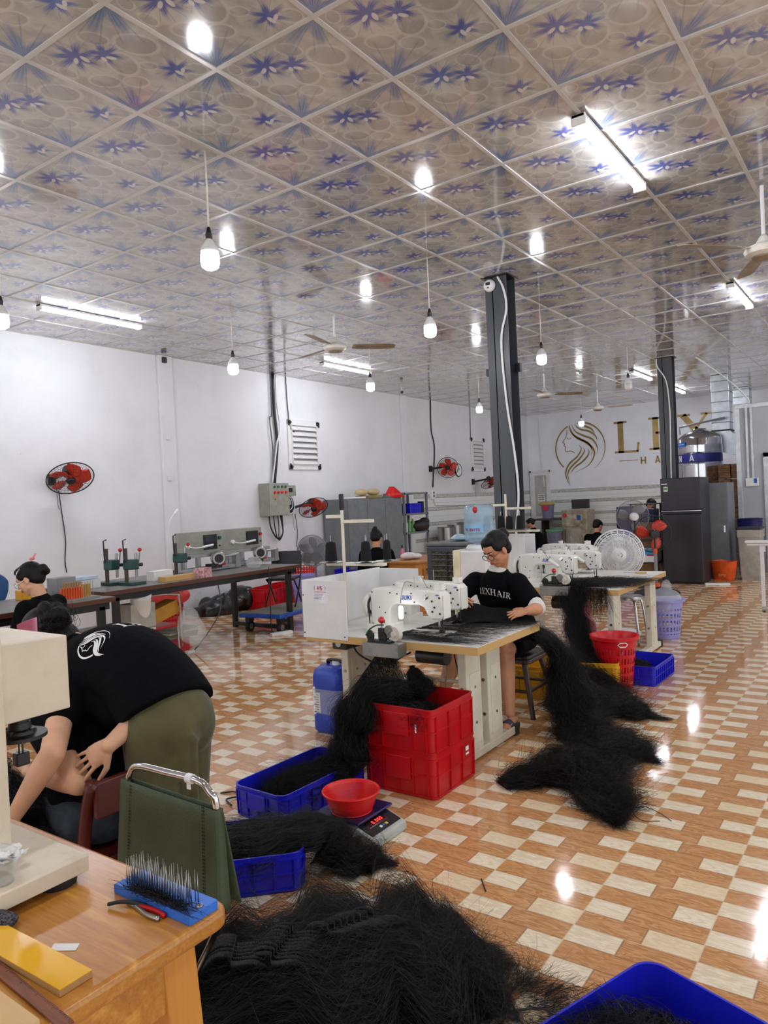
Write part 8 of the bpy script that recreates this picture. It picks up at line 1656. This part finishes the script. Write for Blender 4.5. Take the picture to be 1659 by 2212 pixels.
# cartons
for row in range(7):
    for k in range(2): tag(MB().box((0, 0, 0.13), (0.5, 0.20, 0.26)).box((0, 0, 0.264), (0.5, 0.03, 0.004)).build('carton_bundle', mat('flat_carton_bundle', '#7d5c3c', 0.8, var=0.35, vscale=30, stretch=(0.2, 0.2, 3)) if (row, k) == (0, 0) else bpy.data.materials['flat_carton_bundle'], None), 'bundle of flattened brown cartons, %s layer from the floor, %s column' % (('lowest', 'second', 'third', 'fourth', 'fifth', 'sixth', 'top')[row], ('right', 'left')[k]), 'cartons', 'bundles of flat cartons beside the partition').location = (14.9, 2.46+0.22*k, 0.27*row)
dm = thing('blue_drum', 'dark blue plastic drum behind the grey bin', 'drum', (13.4, 2.1, 0)); MB().lathe([(0, 0), (0.20, 0), (0.215, 0.3), (0.205, 0.32), (0.22, 0.6), (0.205, 0.63), (0.225, 0.93), (0.235, 0.95), (0.21, 0.94), (0.20, 0.5), (0, 0.5)], seg=40).build('body', M_navy, dm, smooth='auto')
dm.scale = (0.9, 0.9, 0.98)
bi = thing('waste_bin', 'tall pale grey plastic bin with black lid rim', 'bin', (12.72, 1.98, 0)); R = lambda w, l, z, r: [V(x, y, z) for x, y in rrect(l, w, r, 4)]
MB().loft([R(0.26, 0.30, 0, 0.02), R(0.30, 0.35, 0.66, 0.02), R(0.34, 0.38, 0.67, 0.02), R(0.35, 0.39, 0.79, 0.02), R(0.33, 0.37, 0.79, 0.02), R(0.28, 0.32, 0.05, 0.02)]).build('body', mat('warm_grey_plastic', '#aaa69e', 0.6, var=0.08, dirt=('#8b867c', 0.4, 9)), bi, smooth='auto'); MB().rbox((0, 0, 0.805), (0.395, 0.355, 0.035), 0.02).build('lid_rim', M_black, bi, bevel=0.004)
ob = thing('shopping_bag', 'orange woven shopping bag on the floor by the locker', 'bag', (12.48, 2.34, 0)); 
MB().loft([[V(a*(0.10+0.05*h_)*1.0, b_*(0.145+0.05*h_)+0.006*math.sin(7*b_), 0.02+0.29*h_+0.012*math.sin(4*b_)*h_) for a, b_ in [(math.cos(2*PI*k/28), math.sin(2*PI*k/28)) for k in range(28)]] for h_ in (0, 0.1, 0.35, 0.6, 0.85, 1.0)], caps=False).bb(-0.09, 0.09, -0.13, 0.13, 0.005, 0.02).build('body', M_orange, ob, smooth='auto')
tx, W = textmesh('OPU', {**SANS, 'P': (0.8, [(.14,0,.14,1,.18), (.14,.92,.6,.92,.16), (.6,.95,.6,.5,.18), (.14,.5,.6,.5,.16)])}, 0.04, 0.1); place2d(tx, (-0.152, 0.0, 0.10), (0, -1, 0), (0, 0, 1)).build('lettering', mat('pale_orange_print', '#f0a070', 0.6), ob)
tag(MB().box((12.15, 2.25, 0.012), (0.26, 0.34, 0.02), 0.4).build('cardboard', M_cardboard), 'flat cardboard lying in front of the orange bag', 'cardboard'); tag(MB().box((11.9, 2.33, 0.012), (0.12, 0.34, 0.02), 0.3).build('papers', M_paper), 'folded white papers on the tiles before the orange bag', 'paper')
# washing machine, bench, buckets
wm = thing('washing_machine', 'rust-stained old top-loading washing machine against the far wall', 'washing machine', (18.05, 6.75, 0)); M_wash = mat('stained_enamel', '#a39a84', 0.5, var=0.15, dirt=('#6b4e36', 0.85, 4))
MB().box((0, 0, 0.53), (0.62, 0.66, 1.06)).build('cabinet', M_wash, wm, bevel=0.03, seg=3); MB().box((0.2, 0.0, 1.2), (0.06, 0.46, 0.24)).build('raised_lid', mat('dark_lid', '#33312f', 0.4), wm, bevel=0.01); MB().box((-0.315, 0, 0.80), (0.012, 0.44, 0.30)).build('front_panel', mat('stained_panel', '#b9ae96', 0.5, var=0.15, dirt=('#5c3a26', 0.8, 5)), wm, bevel=0.02); MB().lathe([(0.2, -0.27), (0.22, -0.25), (0.22, 0.24), (0, 0.25)], (-0.27, 0.03, 0.36), seg=32).build('front_tub', mat('stained_steel_tub', '#a29b90', 0.4, dirt=('#5c4434', 0.7, 6)), wm, smooth='auto'); MB().cyl((-0.318, 0.23, 0.93), (-0.325, 0.23, 0.93), 0.055).build('round_sticker', mat('red_sticker', '#b8342f', 0.5), wm); MB().box((-0.322, -0.13, 0.87), (0.004, 0.10, 0.12)).build('blue_sticker', M_jukiblue, wm)
bn_ = thing('slab_bench', 'dark stone slab bench with buckets at the far wall by the door', 'bench', (18.35, 7.55, 0)); MB().box((0, 0, 0.83), (0.7, 0.70, 0.05)).build('slab', mat('dark_stone', '#4a4640', 0.6), bn_, bevel=0.005); MB().box((0.2, 0.3, 0.40), (0.4, 0.06, 0.80)).build('support', mat('dark_support', '#35332f', 0.8), bn_); MB().box((0.2, -0.3, 0.40), (0.4, 0.06, 0.80)).build('support', mat('dark_support_far', '#35332f', 0.8), bn_)
def bucket(label, loc, r, h, m, rim=None, group=None):
    t = thing('bucket', label, 'bucket', loc, 0, group); MB().lathe([(0, 0), (r*0.82, 0), (r*0.98, h*0.95), (r*1.04, h), (r*0.96, h), (r*0.8, 0.01), (0, 0.01)], seg=28).build('body', m, t, smooth='auto')
    if rim: MB().lathe([(r*0.99, h*0.93), (r*1.06, h*0.94), (r*1.06, h*1.02), (0, h*1.02)], seg=28).build('lid', rim, t, smooth='auto')
    return t
M_bk = mat('grey_blue_bucket', '#7d809c', 0.5, dirt=('#5a5a62', 0.5, 8)); bucket('grey-blue bucket on the slab bench', (18.2, 7.62, 0.856), 0.17, 0.34, M_bk); tag(MB().ell((0, 0, 0), (0.20, 0.22, 0.07)).build('yellow_cloth', mat('dirty_yellow_cloth', '#b9a560', 0.8, bmp=0.8, bscale=20), None, smooth=True), 'dirty yellow cloths draped over the bucket on the slab bench', 'cloth').location = (18.18, 7.63, 1.23); tag(MB().box((0, 0, 0), (0.02, 0.14, 0.14)).build('pink_cloth', mat('pink_cloth', '#c8345a', 0.8), None, bevel=0.005), 'pink cloth hanging over the bucket on the slab bench', 'cloth').location = (17.99, 7.60, 1.13)
bucket('large grey-blue bucket with green lid beside the washing machine', (17.6, 7.22, 0), 0.20, 0.58, M_bk, mat('green_lid', '#5fae78', 0.4))
tag(MB().tube(path([(18.74, 5.75, 0.62), (18.6, 5.75, 0.62), (18.55, 5.72, 0.55), (18.55, 5.72, 0.0)], 4), 0.045, 10).build('drain_pipe', mat('grey_pvc', '#80868c', 0.4), None, smooth=True), 'grey plastic drain pipe bending out of the far tiled wall', 'pipe')
tag(MB().tube([(18.76, 8.0, 3.6), (18.76, 7.98, 2.6), (18.76, 7.93, 1.7)], 0.012, 6).build('pale_cable', M_paper), 'thin pale cord running down the far wall beside the door', 'cable')
t = thing('wall_socket', 'white socket on the tiled far wall left of the refrigerator', 'socket', (18.76, 4.95, 1.42)); MB().box((0, 0, 0), (0.03, 0.12, 0.20)).build('plate', M_paper, t, bevel=0.004)
# far workers
t, tee, P_, P, hr_ = seated('far woman in black tee and pink gloves washing by the far wall', 16.1, 6.9, 0.22, (-0.25, 0.95), 'low', gloves=mat('pink_rubber_gloves', '#c0485c', 0.4), vox=0.016, lean=0.2, s=0.95); stool('low stool under the far woman in pink gloves', 16.1, 6.9, 0.22)
crate('blue_crate', 'blue tub in front of the far woman in pink gloves', (15.9, 7.45, 0), 0.5, 0.4, 0.33, M_blue, nx=4)
t, tee, P_, P, hr_ = seated('short-haired man in black tee with white lettering sitting behind the far sewing table', 12.6, 4.42, 0.26, (0.90, 0.05), 'short', vox=0.014, s=0.98, turn=(0.45, 0)); stool('low stool under the short-haired man behind the far sewing table', 12.6, 4.42, 0.26)
decal(subdiv_text('LEX', SERIF, 0.085, 3, 0.1), 'lettering', M_print, t, tee, P_(0.0, -0.12, 0.52), P_(1, 0, 0)-P_(0, 0, 0), V(0, 0, 1), off=0.006)
t, tee, P_, P, hr_ = seated('masked man with short hair behind the black rack, beside the refrigerator', 14.0, 4.02, 0.56, (0.0, -1.0), 'short', vox=0.014, turn=(0.7, 0)); wb(MB().ell(P(0, 0.075, -0.035), (0.05, 0.03, 0.04)), 'face_mask', M_black, t, smooth=True); stool('high stool under the masked man beside the refrigerator', 14.0, 4.02, 0.56)
rk = thing('black_rack', 'black metal rack holding boxes left of the refrigerator', 'rack', (12.25, 3.44, 0))
for sx in (-1, 1):
    for sy in (-1, 1): MB().box((0.16*sx, 0.19*sy, 0.63), (0.025, 0.025, 1.26)).build('upright', M_blackmetal, rk)
for z in (0.30, 0.66, 1.25): MB().box((0, 0, z), (0.35, 0.42, 0.02)).build('shelf', M_blackmetal, rk)
bx = thing('printed_carton', 'blue and white printed carton on the lower shelf of the black rack', 'box', (12.25, 3.44, 0.312)); MB().box((0, 0, 0.11), (0.30, 0.36, 0.22)).build('body', M_paper, bx, bevel=0.003); MB().box((-0.152, 0, 0.17), (0.004, 0.36, 0.09)).build('blue_print', mat('aqua_print', '#3a90c0', 0.5), bx); MB().box((-0.155, -0.1, 0.115), (0.004, 0.15, 0.02)).build('red_print', M_redprint, bx)
for k, (y, z, zz, s_) in enumerate(((4.08, 0.0, 0.42, 0.34), (4.06, 0.42, 0.38, 0.36), (4.02, 0.82, 0.38, 0.30))): crate('blue_crate', 'blue crate stacked left of the black rack, %s' % ('at the bottom', 'bright one in the middle', 'dark one at the top')[k], (13.2, y, z), 0.4, s_, zz, (M_blue, M_blue, M_navy)[k], nx=4, group='blue crates stacked left of the black rack')
tag(MB().box((0, 0, 0), (0.3, 0.30, 0.22)).build('blue_bundle', M_navy, None, bevel=0.02), 'dark blue bin behind the top of the black rack', 'bin').location = (12.75, 3.55, 1.05); at(smallbox('plinth_box', 'brown carton under the dark blue bin behind the black rack', 'box', 0, (0.3, 0.3, 0.94), M_cardboard), (12.75, 3.55, 0.0))
# ================================================================== RIGHT AISLE
bk = thing('laundry_basket', 'lilac perforated laundry basket with clear bag standing on the open tiles', 'basket', (7.58, 1.98, 0)); prb = [(0, 0.012), (0.115, 0.012), (0.12, 0.0), (0.130, 0.02), (0.165, 0.36), (0.19, 0.365), (0.195, 0.385), (0.18, 0.385), (0.158, 0.36), (0.122, 0.03), (0, 0.03)]
MB().lathe(prb, seg=44, sy=1.05).build('body', M_lilacperf, bk, smooth='auto'); MB().tube([(-0.182, -0.10+0.0, 0.33), (-0.186, -0.075, 0.345), (-0.186, -0.03, 0.345), (-0.182, -0.015, 0.33), (-0.178, -0.03, 0.315), (-0.178, -0.09, 0.315)], 0.006, 6, closed=True).v
tag(MB().ell((0, 0, 0.02), (0.15, 0.16, 0.10)).ell((0.0, -0.02, 0.13), (0.05, 0.05, 0.08)).ell((-0.13, -0.02, -0.02), (0.05, 0.08, 0.08)).build('plastic_bag', M_film, None, smooth=True, remesh=0.012), 'clear plastic bag bulging out of the lilac laundry basket', 'bag').location = (7.58, 1.98, 0.37)
bk = thing('laundry_basket', 'bright red perforated laundry basket with white-edged handle, right of the hair fall', 'basket', (5.45, 1.80, 0)); MB().lathe([(0, 0.012), (0.105, 0.012), (0.11, 0), (0.118, 0.02), (0.158, 0.375), (0.178, 0.385), (0.180, 0.41), (0.168, 0.41), (0.150, 0.375), (0.11, 0.03), (0, 0.03)], seg=44).build('body', M_redperf2, bk, smooth='auto')
hn = MB().tube([V(-0.163*math.cos(a)*1.0, -0.163*math.sin(a), z) for a, z in ((0.45, 0.362), (0.55, 0.375), (0.80, 0.375), (0.90, 0.362), (0.80, 0.345), (0.55, 0.345))], 0.005, 6, closed=True).build('handle_rim', M_paper, bk, smooth=True)
st_ = thing('stool', 'round chrome-legged stool behind the far sewing table corner', 'stool', (7.2, 2.24, 0)); MB().lathe([(0, 0.46), (0.14, 0.46), (0.155, 0.45), (0.155, 0.43), (0.14, 0.425), (0, 0.425)], seg=36).build('seat', M_steel, st_, smooth='auto')
for k in range(4):
    a = PI/4+k*PI/2; MB().tube(path([(0.09*math.cos(a), 0.09*math.sin(a), 0.43), (0.15*math.cos(a), 0.15*math.sin(a), 0.40), (0.185*math.cos(a), 0.185*math.sin(a), 0.2), (0.20*math.cos(a), 0.20*math.sin(a), 0.0)], 5), 0.013, 8).build('leg', M_chrome, st_, smooth=True)
tag(MB().ell((0, 0, 0.13), (0.13, 0.12, 0.14)).ell((0, 0.02, 0.34), (0.11, 0.10, 0.13)).build('plastic_bag', mat('red_contents_in_bag', '#c86a74', 0.3, bmp=1.0, bscale=14, dirt=('#e6dede', 0.9, 7)), None, smooth=True, remesh=0.015), 'clear bag of pinkish red things under the far sewing table', 'bag').location = (7.05, 2.62, 0.0)
rp = thing('garment_rail', 'white metal stand cut by the right edge of the photo', 'stand', (9.5, 1.33, 0)); MB().bb(-0.02, 0.02, 0.02, 0.055, 0.06, 0.72).build('post', M_white, rp); MB().bb(-0.04, 0.04, -0.5, 0.21, 0.80, 0.83).bb(-0.03, 0.03, -0.5, 0.19, 0.77, 0.795).build('top_rail', M_white, rp, bevel=0.006); MB().bb(-0.01, 0.01, 0.0, 0.06, 0.70, 0.78).build('joint', M_white, rp); MB().cyl((0.0, 0.02, 0.03), (0.0, 0.055, 0.03), 0.03).build('castor', M_steel, rp, smooth='auto'); MB().bb(-0.02, 0.02, -0.5, -0.46, 0.0, 0.78).build('post', M_white, rp)
t = thing('tweezers', 'pale wooden-handled hook lying on the far sewing table', 'tool', (6.95, 2.02, 0.704)); MB().cyl((0, -0.05, 0.008), (0, 0.05, 0.008), 0.008).build('handle', M_palewood, t); MB().cyl((0, 0.05, 0.008), (0, 0.16, 0.008), 0.002).build('hook', M_steel, t)
